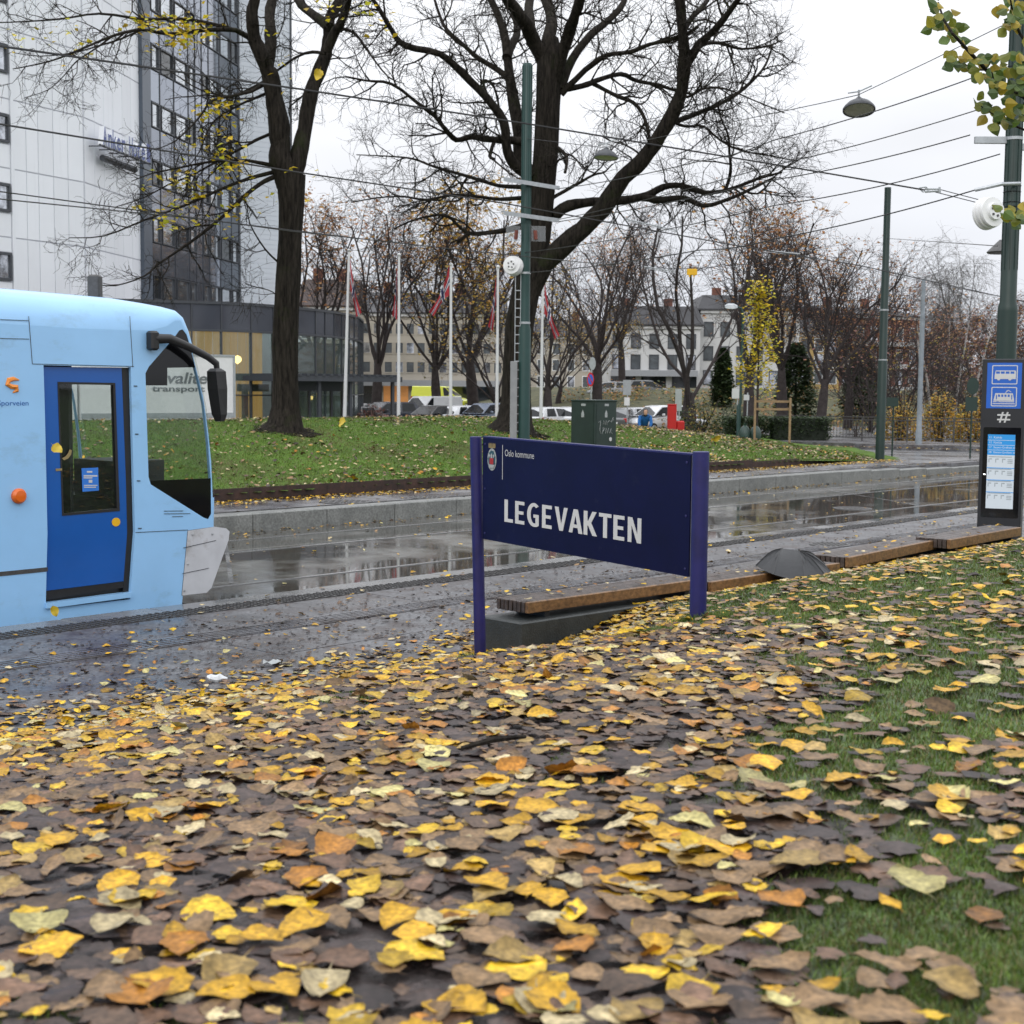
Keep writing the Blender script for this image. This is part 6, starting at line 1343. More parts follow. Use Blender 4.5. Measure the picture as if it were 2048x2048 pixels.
tree_at('birch', 1850, 125, 570, 'smaller weeping birch over the slim grey pole', 4.5, 12)
tree_at('gold', 1560, 130, 640, 'golden tree before the ochre house', 3.9)
tree_at('gold2', 1690, 126, 690, 'golden bush tree before the brick block', 1.4)
for k, (px, Z, py) in enumerate(((1715, 74, 690), (1772, 70, 700), (1820, 72, 690), (1880, 70, 720), (1915, 73, 700), (1955, 70, 715), (2030, 71, 700))):
    tree_at('sap', px, Z, py, ['thin sapling behind the fence left of the bare pole', 'thin sapling just right of the bare pole', 'sapling at the slim grey pole', 'sapling between grey pole and stacked signs', 'sapling just left of the stacked signs', 'sapling between stacked signs and totem', 'sapling behind the totem'][k], k * 1.1, 7, group='saplings behind the metal fence', name='sapling')
# pale birch stems in the thicket
for k, (px, Z, py, lean) in enumerate(((1905, 86, 640, .12), (1870, 84, 650, -.18), (1935, 88, 640, .2), (1852, 80, 680, -.1), (1890, 90, 600, .02))):
    p = P(px, 800, Z); p.z = gz(p.x, Z); h = P(px, py, Z).z - p.z; b = B(); b.tube([p - Vector((0, 0, .3)), p + Vector((lean * h * .4, 0, h * .5)), p + Vector((lean * h, 0, h))], [.10, .07, .03], 7, False)
    tag(b.build('birch_stem', M['birch']), ['pale birch stem in the maroon thicket, ', ''][0] + ['leaning slightly right', 'leaning left', 'leaning far right', 'nearest the grey pole', 'standing upright'][k], 'tree', 'pale birch stems in the thicket')
# leafy masses: conifers, hedge, yellow shrubs
def blob_leaves(n, fn, size, cols, seed):
    R = random.Random(seed); return leaf_cards([fn(R) for _ in range(n)], size, cols, R)
DARKG = [(.035, .058, .022), (.045, .075, .027), (.06, .09, .034), (.024, .042, .018)]
def conifer(px, Z, pytop, wpx, label, seed):
    p = P(px, 760, Z); p.z = gz(p.x, Z); h = P(px, pytop, Z).z - p.z; r0 = wpx * Z / F / 2; t = thing('conifer', label, 'tree', p, 'dark conifers in the park')
    b = B(); b.tube([p - Vector((0, 0, .3)), p + Vector((0, 0, h * .95))], [.14, .02], 7); b.build('trunk', M['bark_far'], t)
    def fn(R):
        z = R.random() ** .8; a = R.random() * 6.283; r = r0 * min(1.0, (1 - z) ** .45 * 1.15) * (.35 + .65 * R.random() ** .5) * (1 + .15 * math.sin(a * 5 + z * 20)); return p + Vector((math.cos(a) * r, math.sin(a) * r, .1 + z * h))
    build_leaves(blob_leaves(5200, fn, .26, DARKG, seed), 'foliage', t)
conifer(1592, 102, 690, 84, 'broad dark conifer left of the leaning tree', 1); conifer(1724, 104, 704, 80, 'dark conifer behind the maroon tree', 2); conifer(1445, 112, 700, 44, 'slim dark conifer before the tall white house', 3)
ha, hb_ = P(1545, 860, 63), P(1652, 868, 63.5)
hd = thing('hedge', 'clipped dark green hedge at the right end of the grass mound', 'hedge', Vector((ha.x, ha.y, 0)))
hl = (hb_ - ha).length; b = B(); b.box(((ha.x + hb_.x) / 2, 63.6, .45), (hl - .2, 1.0, 1.2)); b.build('core', M['hedge'], hd)
build_leaves(blob_leaves(9000, lambda R: Vector((ha.x - 2.0 + (hl + 2.1) * R.random(), 63.0 + R.random() * 1.2, -.05 + 1.15 * R.random() ** .6)), .11, DARKG, 4), 'foliage', hd)
for k, (px, Z, wpx, pyt, n, cols, lab) in enumerate(((1800, 66, 90, 800, 1500, OLIVE + GOLD, 'yellowish shrub behind the fence left of the grey pole'), (1880, 67, 90, 780, 1700, GOLD + OLIVE, 'yellow leaved shrub behind the fence right of the grey pole'), (1945, 66, 80, 790, 1500, GOLD + OLIVE, 'yellow leaved shrub behind the stacked signs'), (2030, 67, 90, 780, 1200, GOLD, 'yellow shrub behind the totem'), (1400, 74, 110, 800, 1300, OLIVE + DARKG, 'low ragged green shrub right of the red bin'), (1460, 72, 80, 812, 1100, DARKG, 'low dark shrub at the green street lamp'), (745, 80, 90, 812, 1600, MAROON, 'brown clipped shrub at the entrance canopy'))):
    p = P(px, 840, Z); p.z = gz(p.x, Z) - .1; h = P(px, pyt, Z).z - p.z; r0 = wpx * Z / F / 2
    t = thing('shrub', lab, 'shrub', p, 'shrubs beyond the mound'); b = B(); R = random.Random(k)
    for q in range(14): a = R.random() * 6.28; b.tube([p, p + Vector((math.cos(a) * r0 * .4, math.sin(a) * r0 * .3, h * .6)), p + Vector((math.cos(a) * r0 * .9 * R.random(), math.sin(a) * r0 * .5, h * R.uniform(.8, 1.1)))], [.03, .02, .008], 3, False)
    b.build('stems', M['bark_far'], t)
    def fn(R):
        a = R.random() * 6.283; q = R.random(); r = r0 * math.sqrt(R.random()); return p + Vector((math.cos(a) * r, math.sin(a) * r * .6, h * q * (1.05 - .6 * (r / r0) ** 2)))
    build_leaves(blob_leaves(n, fn, .15, cols, k), 'foliage', t)
# ragged undergrowth over the rising park
R = random.Random(55); UG = OLIVE + DARKG + RUST; pts_ = []
for k in range(260):
    x = R.uniform(4, 46); y = R.uniform(76, 128); r_ = R.uniform(.6, 2.0); hh_ = R.uniform(.2, 1.1)
    pts_ += [Vector((x + R.gauss(0, r_ * .5), y + R.gauss(0, r_ * .5), gz(x, y) + hh_ * R.random())) for _ in range(55)]
ug = build_leaves(leaf_cards(pts_, .22, UG, R), 'undergrowth', None); tag(ug, 'ragged olive and brown undergrowth covering the rising park', 'undergrowth', kind='stuff')
# far wood along the horizon: reads as one brownish mass
R = random.Random(77); b = B(); cs = []; FW = MAROON + RUST + [(.09, .07, .065), (.12, .09, .08), (.07, .055, .055)]
for k in range(150):
    x = 12 + 150 * k / 150 + R.uniform(-1, 1); y = R.uniform(185, 225); hh_ = R.uniform(5, 8) + 3 * smoothstep(30, 50, x); w_ = R.uniform(3, 5)
    for q in range(150):
        z = R.random(); a = R.random() * 6.28; r = w_ * math.sin(math.pi * (.12 + .85 * z)) * math.sqrt(R.random()); p = Vector((x + math.cos(a) * r, y + math.sin(a) * r, .8 + z * hh_)); c = FW[k * 7 % len(FW)]
        o = leaf_cards([p], .75, [c], R); b.add(o.v, o.f); cs += o.cols
b.cols = cs; fw = build_leaves(b, 'far_wood', None); tag(fw, 'brownish autumn wood closing the view behind the houses', 'wood', kind='stuff')

# young yellow tree with its stakes
yb = base_at(1512, 58, 0); yb.z = float(mound_h(np.array(yb.x), np.array(yb.y))) - .05
yt = thing('young_tree', 'slim young tree with bright yellow leaves beside the street lamp', 'tree', yb)
T = Tree(31); hy = P(1512, 565, 58).z - yb.z; T.w.tube([yb - Vector((0, 0, .3)), yb + Vector((.02, 0, hy * .4)), yb + Vector((0, 0, hy * .97))], [.06, .045, .012], 7, False)
cy = dict(max=2, thin=1, seg=[4, 3, 2], wig=[.14, .2, .2], trop=[.16, .1, 0], kids=[7, 4, 0], start=[.15, .2, 0], ang=[(25, 55), (30, 60), 0], len=[.7, .35, 0], rk=[.012, .008, 0], rmin=.006, leaf=.6, leaf_lvl=1, lsp=.10)
for k in range(20):
    q = .28 + .70 * k / 20; a = k * 2.4; d = Vector((math.cos(a) * .9, math.sin(a) * .9, .25 + .6 * q)); L = T.r.uniform(.6, 1.25) * 2.2 * (1 - q) ** 1.25 * min(1, (q - .12) * 5) + .12; T.branch(yb + Vector((0, 0, hy * q)), d, L * (.75 if q < .5 else .6), .018, 0, cy)
    T.lv += [yb + Vector((0, 0, hy * q)) + d * L * T.r.random() * .75 + Vector((T.r.gauss(0, .08), T.r.gauss(0, .08), T.r.gauss(0, .08))) for _ in range(11)]
T.w.build('trunk', M['bark_far'], yt); T.t.build('twigs', M['bark_far'], yt); build_leaves(leaf_cards(T.lv, .15, YELL, T.r), 'foliage', yt)
sk = thing('tree_stakes', 'light wooden stakes and crossbar round the young yellow tree', 'stakes', yb); 
for dx in (-.12, 1.25):
    b = B(); b.box(yb + Vector((dx, -.3, .75)), (.08, .08, 1.9)); b.build('stake', M['stake'], sk)
for z in (1.25, 1.55): b = B(); b.box(yb + Vector((.56, -.25, z)), (1.4, .03, .09)); b.build('crossbar', M['stake'], sk)

# ---- the two big trees on the mound, limbs traced from the photograph and given depth
TW = dict(max=3, thin=2, seg=[5, 4, 3, 2], wig=[.28, .30, .34, .4], trop=[.02, .02, .0, 0], kids=[5, 6, 5, 0], start=[.2, .12, .1, 0], ang=[(30, 75), (28, 70), (25, 70), 0], len=[1.9, 1.15, .62, 0], rk=[.032, .016, .010, 0], rmin=.0062, leaf=0, leaf_lvl=2, lsp=.12)
def traced(T, pts, Z0, dz, r0, r1, cfg, lvl, kids, start=.15, ktw=1.0, conv=None, n=10, sub=3, z0=0.0):
    """limb through photo points; dz metres of depth gained along it"""
    W = []; m = len(pts) - 1
    for i, q in enumerate(pts):
        if conv: q = conv(q)
        f = i / m; W.append(P(q[0], q[1], Z0 + z0 + dz * f ** 1.3))
    out_ = []                                                           # Catmull-Rom smoothing
    for i in range(m):
        p0, p1, p2, p3 = W[max(0, i - 1)], W[i], W[i + 1], W[min(m, i + 2)]
        for k in range(sub):
            t = k / sub; out_.append(.5 * ((2 * p1) + (p2 - p0) * t + (2 * p0 - 5 * p1 + 4 * p2 - p3) * t * t + (3 * p1 - p0 - 3 * p2 + p3) * t ** 3))
    out_.append(W[-1]); L = len(out_) - 1; rs = [(r0 + (r1 - r0) * (i / L) ** .8) * (1 + .05 * math.sin(i * 1.1 + r0 * 90) + .025 * T.r.gauss(0, 1)) for i in range(L + 1)]
    out_ = [p + Vector((T.r.gauss(0, .05), T.r.gauss(0, .05), T.r.gauss(0, .05))) * rs[i] if 0 < i < L else p for i, p in enumerate(out_)]
    T.w.tube(out_, rs, n, True)
    c = dict(cfg); c['kids'] = [kids] + cfg['kids'][1:] if lvl == 0 else cfg['kids']
    if kids: T.shoots(out_, rs, 1, lvl, c, start)
    return out_
z1c = lambda q: (600 + .5383 * q[0], .5383 * q[1])
ZB = 44.5
bb_ = P(1038, 842, ZB); T = Tree(41)
T.w.tube([P(1024, 866, ZB), P(1029, 842, ZB), P(1032, 800, ZB), P(1034, 720, ZB), P(1039, 650, ZB), P(1050, 590, ZB), P(1064, 530, ZB), P(1077, 470, ZB), P(1084, 400, ZB), P(1092, 300, ZB), P(1096, 210, ZB), P(1100, 120, ZB), P(1102, 75, ZB)], [.80, .55, .45, .41, .43, .42, .43, .37, .36, .37, .36, .39, .22], 16, False)
A = lambda pts, dz, r0, r1, k, st=.2, z0=0: traced(T, pts, ZB, dz, r0, r1, TW, 0, k, st, conv=z1c, z0=z0)
A([(850, 1090), (890, 1005), (960, 930), (1050, 850), (1150, 742), (1200, 660), (1270, 600), (1340, 500), (1400, 390), (1425, 300), (1430, 200), (1420, 100), (1410, -40)], -3, .36, .13, 16, .45)
A([(940, 800), (1000, 765), (1090, 750), (1200, 745), (1290, 725), (1350, 695), (1420, 690), (1500, 715), (1590, 705), (1700, 665), (1790, 640)], 2, .19, .035, 16)
A([(1270, 735), (1340, 742), (1430, 735), (1500, 765), (1600, 737), (1700, 690), (1760, 660)], -1, .12, .03, 9, z0=0.5)
A([(850, 650), (800, 615), (770, 560), (755, 450), (690, 360), (600, 270), (520, 200), (390, 170), (345, 120), (310, 60), (265, -10)], -3, .18, .055, 18)
A([(800, 345), (770, 290), (720, 250), (660, 215), (610, 170), (545, 110), (520, 60), (495, -20)], 2, .11, .04, 11, z0=1)
A([(870, 660), (825, 600), (815, 500), (800, 400), (778, 280), (765, 160), (745, 80), (700, -20)], 2.5, .25, .10, 9)
A([(768, 215), (785, 170), (805, 130), (800, 70), (775, -30)], 3, .15, .09, 5, z0=1.3)
A([(905, 220), (860, 140), (835, 80), (780, 10), (760, -40)], -2, .24, .16, 5)
A([(915, 170), (935, 90), (925, 30), (905, -40)], 2, .2, .15, 4)
A([(940, 330), (965, 230), (1000, 120), (1020, 60), (1050, -30)], -2, .22, .14, 6)
A([(860, 160), (855, 80), (850, 20), (870, -40)], 3, .18, .13, 4)
A([(965, 330), (1010, 220), (1080, 130), (1140, 80), (1190, 30), (1220, -30)], 2, .15, .08, 8)
A([(970, 350), (1060, 260), (1140, 205), (1220, 195), (1300, 165), (1400, 142), (1480, 100)], -3, .10, .04, 10)
A([(985, 330), (1050, 320), (1100, 300), (1190, 275), (1250, 300), (1330, 315), (1390, 335), (1460, 350)], 3, .10, .04, 10)
A([(1085, 308), (1110, 322), (1180, 358), (1240, 382), (1280, 440), (1300, 520)], -2, .07, .05, 8, z0=0.9)
A([(830, 525), (760, 520), (700, 518), (640, 508), (580, 520), (540, 480), (500, 430), (440, 385), (340, 312), (250, 300), (170, 285)], -3, .13, .025, 18)
A([(840, 695), (740, 690), (640, 660), (500, 620), (420, 590), (320, 580), (210, 575)], 3, .075, .015, 14)
A([(830, 735), (740, 740), (640, 728), (560, 725), (470, 742), (380, 730), (290, 735), (190, 752)], -2, .07, .015, 15)
A([(850, 830), (790, 850), (720, 862), (640, 868), (600, 850), (540, 800), (430, 815), (350, 850)], -1, .11, .02, 9)
A([(640, 865), (610, 880), (585, 905)], 0, .06, .05, 2, z0=-0.4)
A([(1330, 490), (1390, 455), (1480, 420), (1600, 365), (1680, 300), (1730, 240), (1755, 170)], 3, .10, .025, 13, z0=-1.2)
A([(1580, 705), (1600, 640), (1595, 560), (1590, 500), (1560, 430), (1555, 380)], -2, .06, .02, 9, z0=1.5)
A([(1425, 260), (1480, 170), (1540, 110), (1590, 50), (1640, -20)], -2, .14, .07, 9, z0=-2.06)
A([(1440, 205), (1500, 165), (1560, 160), (1640, 182), (1740, 170), (1790, 150)], 2, .075, .02, 11, z0=-2.2)
A([(1420, 120), (1460, 60), (1500, 20), (1530, -30)], 3, .10, .06, 5, z0=-2.5)
A([(1400, 460), (1440, 470), (1500, 470), (1560, 520), (1640, 560), (1750, 580), (1850, 600)], 2, .05, .015, 11, z0=-1.4)
A([(930, 740), (1020, 690), (1090, 650), (1130, 640), (1160, 610)], 2, .06, .02, 7)
A([(945, 540), (990, 580), (985, 640)], -2, .06, .045, 3)
A([(720, 530), (705, 580), (720, 590)], -2, .06, .04, 3, z0=-0.3)
A([(700, 365), (680, 300), (720, 320), (740, 400)], 1, .05, .03, 4, z0=-0.77)
A([(1400, 340), (1440, 360), (1500, 330), (1580, 330), (1680, 370), (1800, 420)], -2, .05, .014, 11, z0=-1.8)
A([(1620, 690), (1700, 720), (1780, 640), (1860, 590), (1890, 560)], 1, .04, .012, 9, z0=1.5)
big = thing('bare_oak', 'huge bare dark tree with spreading limbs standing on the mound behind the green pole', 'tree', bb_)
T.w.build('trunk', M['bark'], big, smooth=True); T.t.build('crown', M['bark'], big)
b = B(); g = [[Vector((bb_.x + rr2 * (1 + .2 * math.sin(k * 1.7 + rr2 * 3)) * math.cos(k * .3927), bb_.y + rr2 * (1 + .2 * math.sin(k * 1.7 + rr2 * 3)) * math.sin(k * .3927), float(mound_h(np.array(bb_.x + rr2 * math.cos(k * .3927)), np.array(bb_.y + rr2 * math.sin(k * .3927)))) + .035 - .045 * rr2)) for k in range(16)] for rr2 in (.2, .45, .7, .95)]
b.loft(g, False); b.build('soil_ring', M['soil'], big)

z2c = lambda q: (.3209 * q[0], .3209 * q[1])
ZL = 38.5
lb = P(571, 848, ZL); T = Tree(43)
T.w.tube([P(566, 866, ZL), P(570, 848, ZL), P(571, 815, ZL), P(571, 760, ZL), P(570, 690, ZL), P(573, 620, ZL), P(577, 550, ZL), P(580, 480, ZL), P(583, 410, ZL), P(582, 350, ZL)], [.64, .48, .37, .33, .345, .325, .33, .30, .33, .38], 16, False)
TL = dict(TW, kids=[5, 5, 4, 0], len=[1.5, .85, .5, 0], rmin=.0058, rk=[.022, .012, .009, 0])
A2 = lambda pts, dz, r0, r1, k, st=.2, z0=0: traced(T, pts, ZL, dz, r0, r1, TL, 0, k, st, conv=z2c, z0=z0)
A2([(1800, 1150), (1755, 1000), (1745, 900), (1735, 750), (1705, 600), (1685, 480), (1660, 400), (1605, 290), (1580, 200), (1570, 100), (1590, -20)], -1, .33, .13, 5, .5)
A2([(1665, 410), (1685, 300), (1685, 180), (1680, 90), (1700, -20)], 1, .17, .12, 3)
A2([(1805, 1160), (1850, 1020), (1885, 860), (1915, 700), (1945, 560), (1985, 450), (2030, 330), (2050, 220), (2055, 120), (2100, 40), (2130, -40)], 1, .24, .12, 5, .5)
A2([(2035, 320), (2090, 200), (2130, 130), (2160, 40), (2180, -30)], -1, .13, .09, 4)
A2([(2050, 170), (1980, 110), (1900, 50), (1840, -20)], 1, .14, .10, 3)
A2([(1585, 250), (1500, 205), (1440, 185), (1250, 190), (1050, 212), (880, 185), (700, 225), (500, 310), (300, 385), (80, 430)], -4, .08, .012, 14)
A2([(1460, 190), (1380, 165), (1200, 125), (1030, 118), (880, 118), (620, 85), (380, 118), (150, 135), (-60, 142)], -3, .06, .012, 14, z0=-0.3)
A2([(880, 185), (760, 240), (600, 290), (450, 330), (250, 350), (90, 330)], -2, .03, .008, 7, z0=-1.6)
A2([(700, 225), (600, 300), (480, 380), (400, 470), (300, 560), (150, 610)], -1, .025, .008, 7, z0=-2)
A2([(1690, 500), (1620, 540), (1560, 570), (1440, 600), (1320, 630), (1250, 720), (1180, 800), (1090, 880), (980, 930)], -4, .06, .010, 14)
A2([(1700, 480), (1560, 560), (1430, 600), (1250, 560), (1100, 470), (1000, 400)], 2, .04, .010, 8)
A2([(1702, 560), (1620, 600), (1500, 650), (1350, 740), (1290, 830), (1240, 950), (1180, 1030)], -2, .045, .01, 9)
A2([(1730, 1040), (1600, 1010), (1500, 1000), (1300, 1010), (1100, 1050), (950, 1080), (820, 1130)], -3, .06, .010, 12)
A2([(1740, 1090), (1650, 1130), (1550, 1200), (1420, 1320), (1280, 1440), (1100, 1570), (980, 1650), (900, 1720), (720, 1780), (570, 1768)], -3, .07, .010, 14)
A2([(1720, 1070), (1560, 1110), (1400, 1170), (1150, 1280), (900, 1372), (650, 1470), (430, 1482)], -4, .06, .010, 14)
A2([(1700, 830), (1600, 870), (1550, 900), (1400, 980), (1200, 1090), (1050, 1150), (900, 1230), (720, 1290)], -2, .05, .010, 12)
A2([(2028, 335), (1950, 325), (1870, 345), (1780, 400), (1650, 500), (1500, 580)], 1, .05, .02, 5)
A2([(1935, 560), (1860, 620), (1800, 680), (1820, 760)], 2, .03, .012, 5)
A2([(1740, 1640), (1650, 1550), (1560, 1400), (1540, 1280)], -2, .03, .01, 5)
A2([(1760, 1890), (1700, 1820), (1600, 1790), (1530, 1770)], -1, .02, .008, 5)
A2([(2060, 170), (2200, 200), (2300, 330), (2420, 480), (2520, 520)], -2, .05, .010, 8, z0=0.7)
A2([(2060, 120), (2180, 60), (2260, 20)], -2, .05, .010, 5, z0=0.75)
A2([(1900, 1480), (1960, 1540), (2060, 1500), (2200, 1560)], -1, .02, .006, 4)
lt = thing('yellow_leaved_tree', 'dark forked tree on the mound with sparse yellow leaves reaching over the tower', 'tree', lb)
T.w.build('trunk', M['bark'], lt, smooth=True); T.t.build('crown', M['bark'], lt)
R = T.r; LV = []
def spray(px, py, sx, sy, n, dzr=2.5):
    for _ in range(n): LV.append(P(.3209 * R.gauss(px, sx), .3209 * R.gauss(py, sy), ZL - R.random() * dzr))
for s_ in ((1010, 145, 90, 40, 70), (1180, 175, 75, 45, 75), (1120, 270, 50, 25, 32), (880, 150, 50, 35, 26), (1290, 190, 50, 30, 16), (440, 160, 45, 30, 6), (250, 250, 100, 60, 10), (520, 320, 40, 30, 10), (80, 260, 30, 50, 6), (930, 320, 30, 20, 5), (1350, 660, 55, 30, 34), (1290, 730, 60, 45, 18), (1430, 640, 60, 40, 12), (1440, 740, 40, 50, 10), (1390, 900, 50, 60, 16), (1420, 1045, 45, 25, 30), (1150, 920, 60, 50, 14), (1250, 1000, 100, 70, 18), (1450, 960, 60, 40, 12), (1040, 1100, 80, 40, 12), (1130, 1170, 60, 40, 14), (1080, 1280, 60, 50, 22), (1050, 1380, 30, 25, 24), (1190, 1230, 60, 50, 16), (1250, 1170, 50, 50, 12), (1440, 1180, 60, 60, 18), (1450, 1300, 60, 60, 14), (1350, 1400, 90, 50, 10), (1540, 1130, 30, 40, 6), (850, 1290, 20, 20, 4), (1160, 1350, 40, 30, 8), (1760, 420, 30, 60, 6), (1690, 230, 15, 30, 3), (1700, 1240, 15, 15, 3), (2010, 40, 60, 30, 14), (2200, 60, 80, 50, 16), (2380, 150, 80, 60, 10), (1820, 1060, 20, 15, 4), (1940, 1180, 60, 60, 4), (1480, 1010, 20, 20, 5), (920, 1140, 30, 30, 3)): spray(*s_)
lvb = leaf_cards(LV, .17, YELL + [(.5, .34, .02)], R); build_leaves(lvb, 'foliage', lt)
b = B(); g = [[Vector((lb.x + rr2 * (1 + .2 * math.sin(k * 1.7 + rr2 * 3)) * math.cos(k * .3927), lb.y + rr2 * (1 + .2 * math.sin(k * 1.7 + rr2 * 3)) * math.sin(k * .3927), float(mound_h(np.array(lb.x + rr2 * math.cos(k * .3927)), np.array(lb.y + rr2 * math.sin(k * .3927)))) + .035 - .045 * rr2)) for k in range(16)] for rr2 in (.2, .45, .7, .95)]
b.loft(g, False); b.build('soil_ring', M['soil'], lt)

# leafy branch hanging in from the right, close to the camera side of the large pole
bt = thing('hanging_branch', 'green and yellow leafed branches hanging in at the upper right corner', 'branch', P(2120, 300, 11.5))
z3 = lambda q: (1548 + .2588 * q[0], .2588 * q[1]); R = random.Random(8)
for pts, r0 in (([(2300, 900), (1960, 760), (1800, 680), (1640, 540), (1500, 390), (1380, 260), (1310, 150), (1270, 20)], .022), ([(1640, 540), (1530, 540), (1460, 480), (1400, 430)], .008), ([(2250, 500), (2000, 400), (1900, 260), (1850, 120), (1820, -40)], .018), ([(1880, 720), (1760, 690), (1640, 610), (1560, 570)], .008), ([(2200, 1100), (1950, 1010), (1830, 960), (1720, 900), (1600, 820)], .012), ([(2000, 420), (1900, 500), (1780, 520)], .007), ([(2250, 1750), (2050, 1690), (1900, 1640), (1800, 1620)], .012), ([(1960, 760), (1900, 860), (1820, 920)], .008)):
    W = [P(*z3(q), 11.5 + .3 * math.sin(i)) for i, q in enumerate(pts)]; wb_ = B(); wb_.tube(W, [r0 * (1 - .7 * i / (len(W) - 1)) for i in range(len(W))], 6, False); wb_.build('twig', M['bark'], bt, smooth=True)
spots = [(1260, 15, 3), (1280, 60, 4), (1270, 110, 3), (1330, 130, 3), (1360, 75, 2), (1250, 190, 3), (1300, 200, 4), (1330, 240, 3), (1400, 230, 3), (1430, 200, 2), (1420, 270, 3), (1430, 310, 3), (1360, 430, 3), (1430, 450, 5), (1480, 490, 4), (1400, 500, 2), (1470, 395, 2), (1620, 440, 4), (1660, 470, 3), (1580, 520, 4), (1590, 570, 3), (1660, 530, 3), (1700, 560, 3), (1760, 480, 4), (1800, 540, 4), (1870, 500, 5), (1860, 570, 4), (1750, 600, 4), (1690, 650, 4), (1720, 700, 4), (1790, 640, 4), (1850, 660, 4), (1900, 690, 4), (1580, 810, 5), (1640, 800, 3), (1660, 860, 3), (1690, 940, 5), (1760, 920, 4), (1800, 820, 5), (1860, 860, 5), (1830, 960, 5), (1900, 900, 4), (1770, 760, 3), (1740, 50, 4), (1800, 60, 5), (1860, 100, 6), (1900, 180, 6), (1830, 170, 4), (1820, 210, 3), (1870, 20, 5), (1910, 400, 4), (1880, 620, 4), (1780, 1620, 4), (1850, 1660, 5), (1900, 1690, 5), (1830, 1720, 3), (1930, 1640, 4), (1920, 290, 3)]
b = B(); cs = []
for x, y, n in spots:
    for _ in range(n):
        p = P(*z3((R.gauss(x, 16), R.gauss(y, 16))), 11.5 + R.uniform(-.25, .25)); a = R.uniform(0, 6.28); s_ = .095 * R.uniform(.7, 1.15)
        u = Vector((math.cos(a), R.uniform(-.6, .6), -.25 + math.sin(a) * .7)).normalized(); v = u.cross(Vector((R.uniform(-.5, .5), -1, R.uniform(-.2, .9)))).normalized(); k = u.cross(v)
        o0 = len(b.v); pts = []; nu = 6; g = []
        for i in range(nu + 1):
            q = i / nu; wd = math.sin(math.pi * q ** .75) * .42 * s_ + .001; cen = p + u * s_ * q + k * (-.15 * s_ * q * q); g.append([cen - v * wd + k * wd * .35, cen, cen + v * wd + k * wd * .35])
        b.loft(g, False, closed=False)
        c = R.choice([(.10, .16, .03), (.13, .18, .035), (.07, .12, .03), (.30, .27, .03), (.40, .30, .03), (.20, .22, .03)]); gg = R.uniform(.7, 1.2); cs += [(c[0] * gg, c[1] * gg, c[2] * gg, 1)] * (len(b.v) - o0)
b.cols = cs; build_leaves(b, 'leaves', bt)

# ================================================================== FALLEN LEAVES AND GRASS
LR = np.random.RandomState(12)
PAL = np.array([(.038, .026, .024), (.058, .040, .035), (.095, .060, .040), (.20, .125, .062), (.42, .34, .19), (.45, .25, .014), (.52, .33, .02), (.33, .14, .02), (.33, .22, .07), (.46, .40, .16), (.14, .08, .05)])
W_NEAR = np.array([.18, .25, .23, .15, .028, .05, .026, .03, .036, .010, .10]); W_FOOT = np.array([.02, .03, .06, .14, .13, .27, .19, .035, .06, .045, .01])
def leaf_shape(kind, nu, R, relief=1.0, rag=.045):
    """outline and relief of one leaf, length 1 along x: rows across the blade"""
    us = np.linspace(0, 1, nu); 
    if kind == 0: w_ = .36 * np.sin(np.pi * us ** .8) ** .8
    elif kind == 1: w_ = .44 * np.sin(np.pi * us ** .62) ** .75
    elif kind == 2: w_ = .25 * np.sin(np.pi * us ** .9) ** .9
    else: w_ = .38 * np.sin(np.pi * us ** .66) ** .75 * (1 + .10 * np.sin(us * 23))
    w_ = w_ * (1 + (rag > .1) * .16 * np.sin(us * R.uniform(9, 17) + R.uniform(0, 6))); w_ = np.maximum(w_, .012); w_[-1] = .006
    vs = np.array([-1, -.5, 0, .5, 1]); U, V = np.meshgrid(us, vs, indexing='ij'); Wd = w_[:, None] * (1 + rag * R.randn(nu, 5) * (abs(vs) == 1)[None])
    fold, bend, tw, curl = R.uniform(-.10, .16), R.uniform(-.22, .18), R.uniform(-.2, .2), R.uniform(-.3, .35)
    Y = V * Wd; X = U - .5 + .10 * R.randn() * (U * (1 - U)) * V
    Zz = fold * abs(Y) + bend * (U - .5) ** 2 + tw * (U - .5) * Y + curl * Y * Y * 2.2 + .03 * np.sin(U * 9 + R.rand() * 6) * abs(V) + .012 * R.randn(nu, 5) * abs(V)
    Zz = Zz * relief; Zz -= Zz.min() * .6; v = np.stack([X, Y, Zz], -1).reshape(-1, 3); idx = np.arange(nu * 5).reshape(nu, 5)
    q = np.stack([idx[:-1, :-1], idx[1:, :-1], idx[1:, 1:], idx[:-1, 1:]], -1).reshape(-1, 4)
    shade = 1 + .30 * (abs(V) < .1) - .10 * (abs(np.sin(U * 22 + abs(V) * 5)) < .35) - .22 * (abs(V) > .9) * R.rand(nu, 5) - .25 * (U > .9); stalk = np.array([[-.5 - .32, .02, .03], [-.5, -.012, .01], [-.5, .012, .01]])
    vv = np.concatenate([v, stalk]); return vv, q, np.concatenate([shade.ravel(), [.8] * 3]), [(nu * 5, nu * 5 + 1, nu * 5 + 2)]
NEAR_SH = [leaf_shape(k % 4, 12, LR) for k in range(20)]; FAR_SH = [leaf_shape(k % 4, 7, LR) for k in range(14)]; FLAT_SH = [leaf_shape(k % 4, 11, LR, .55, .17) for k in range(22)]
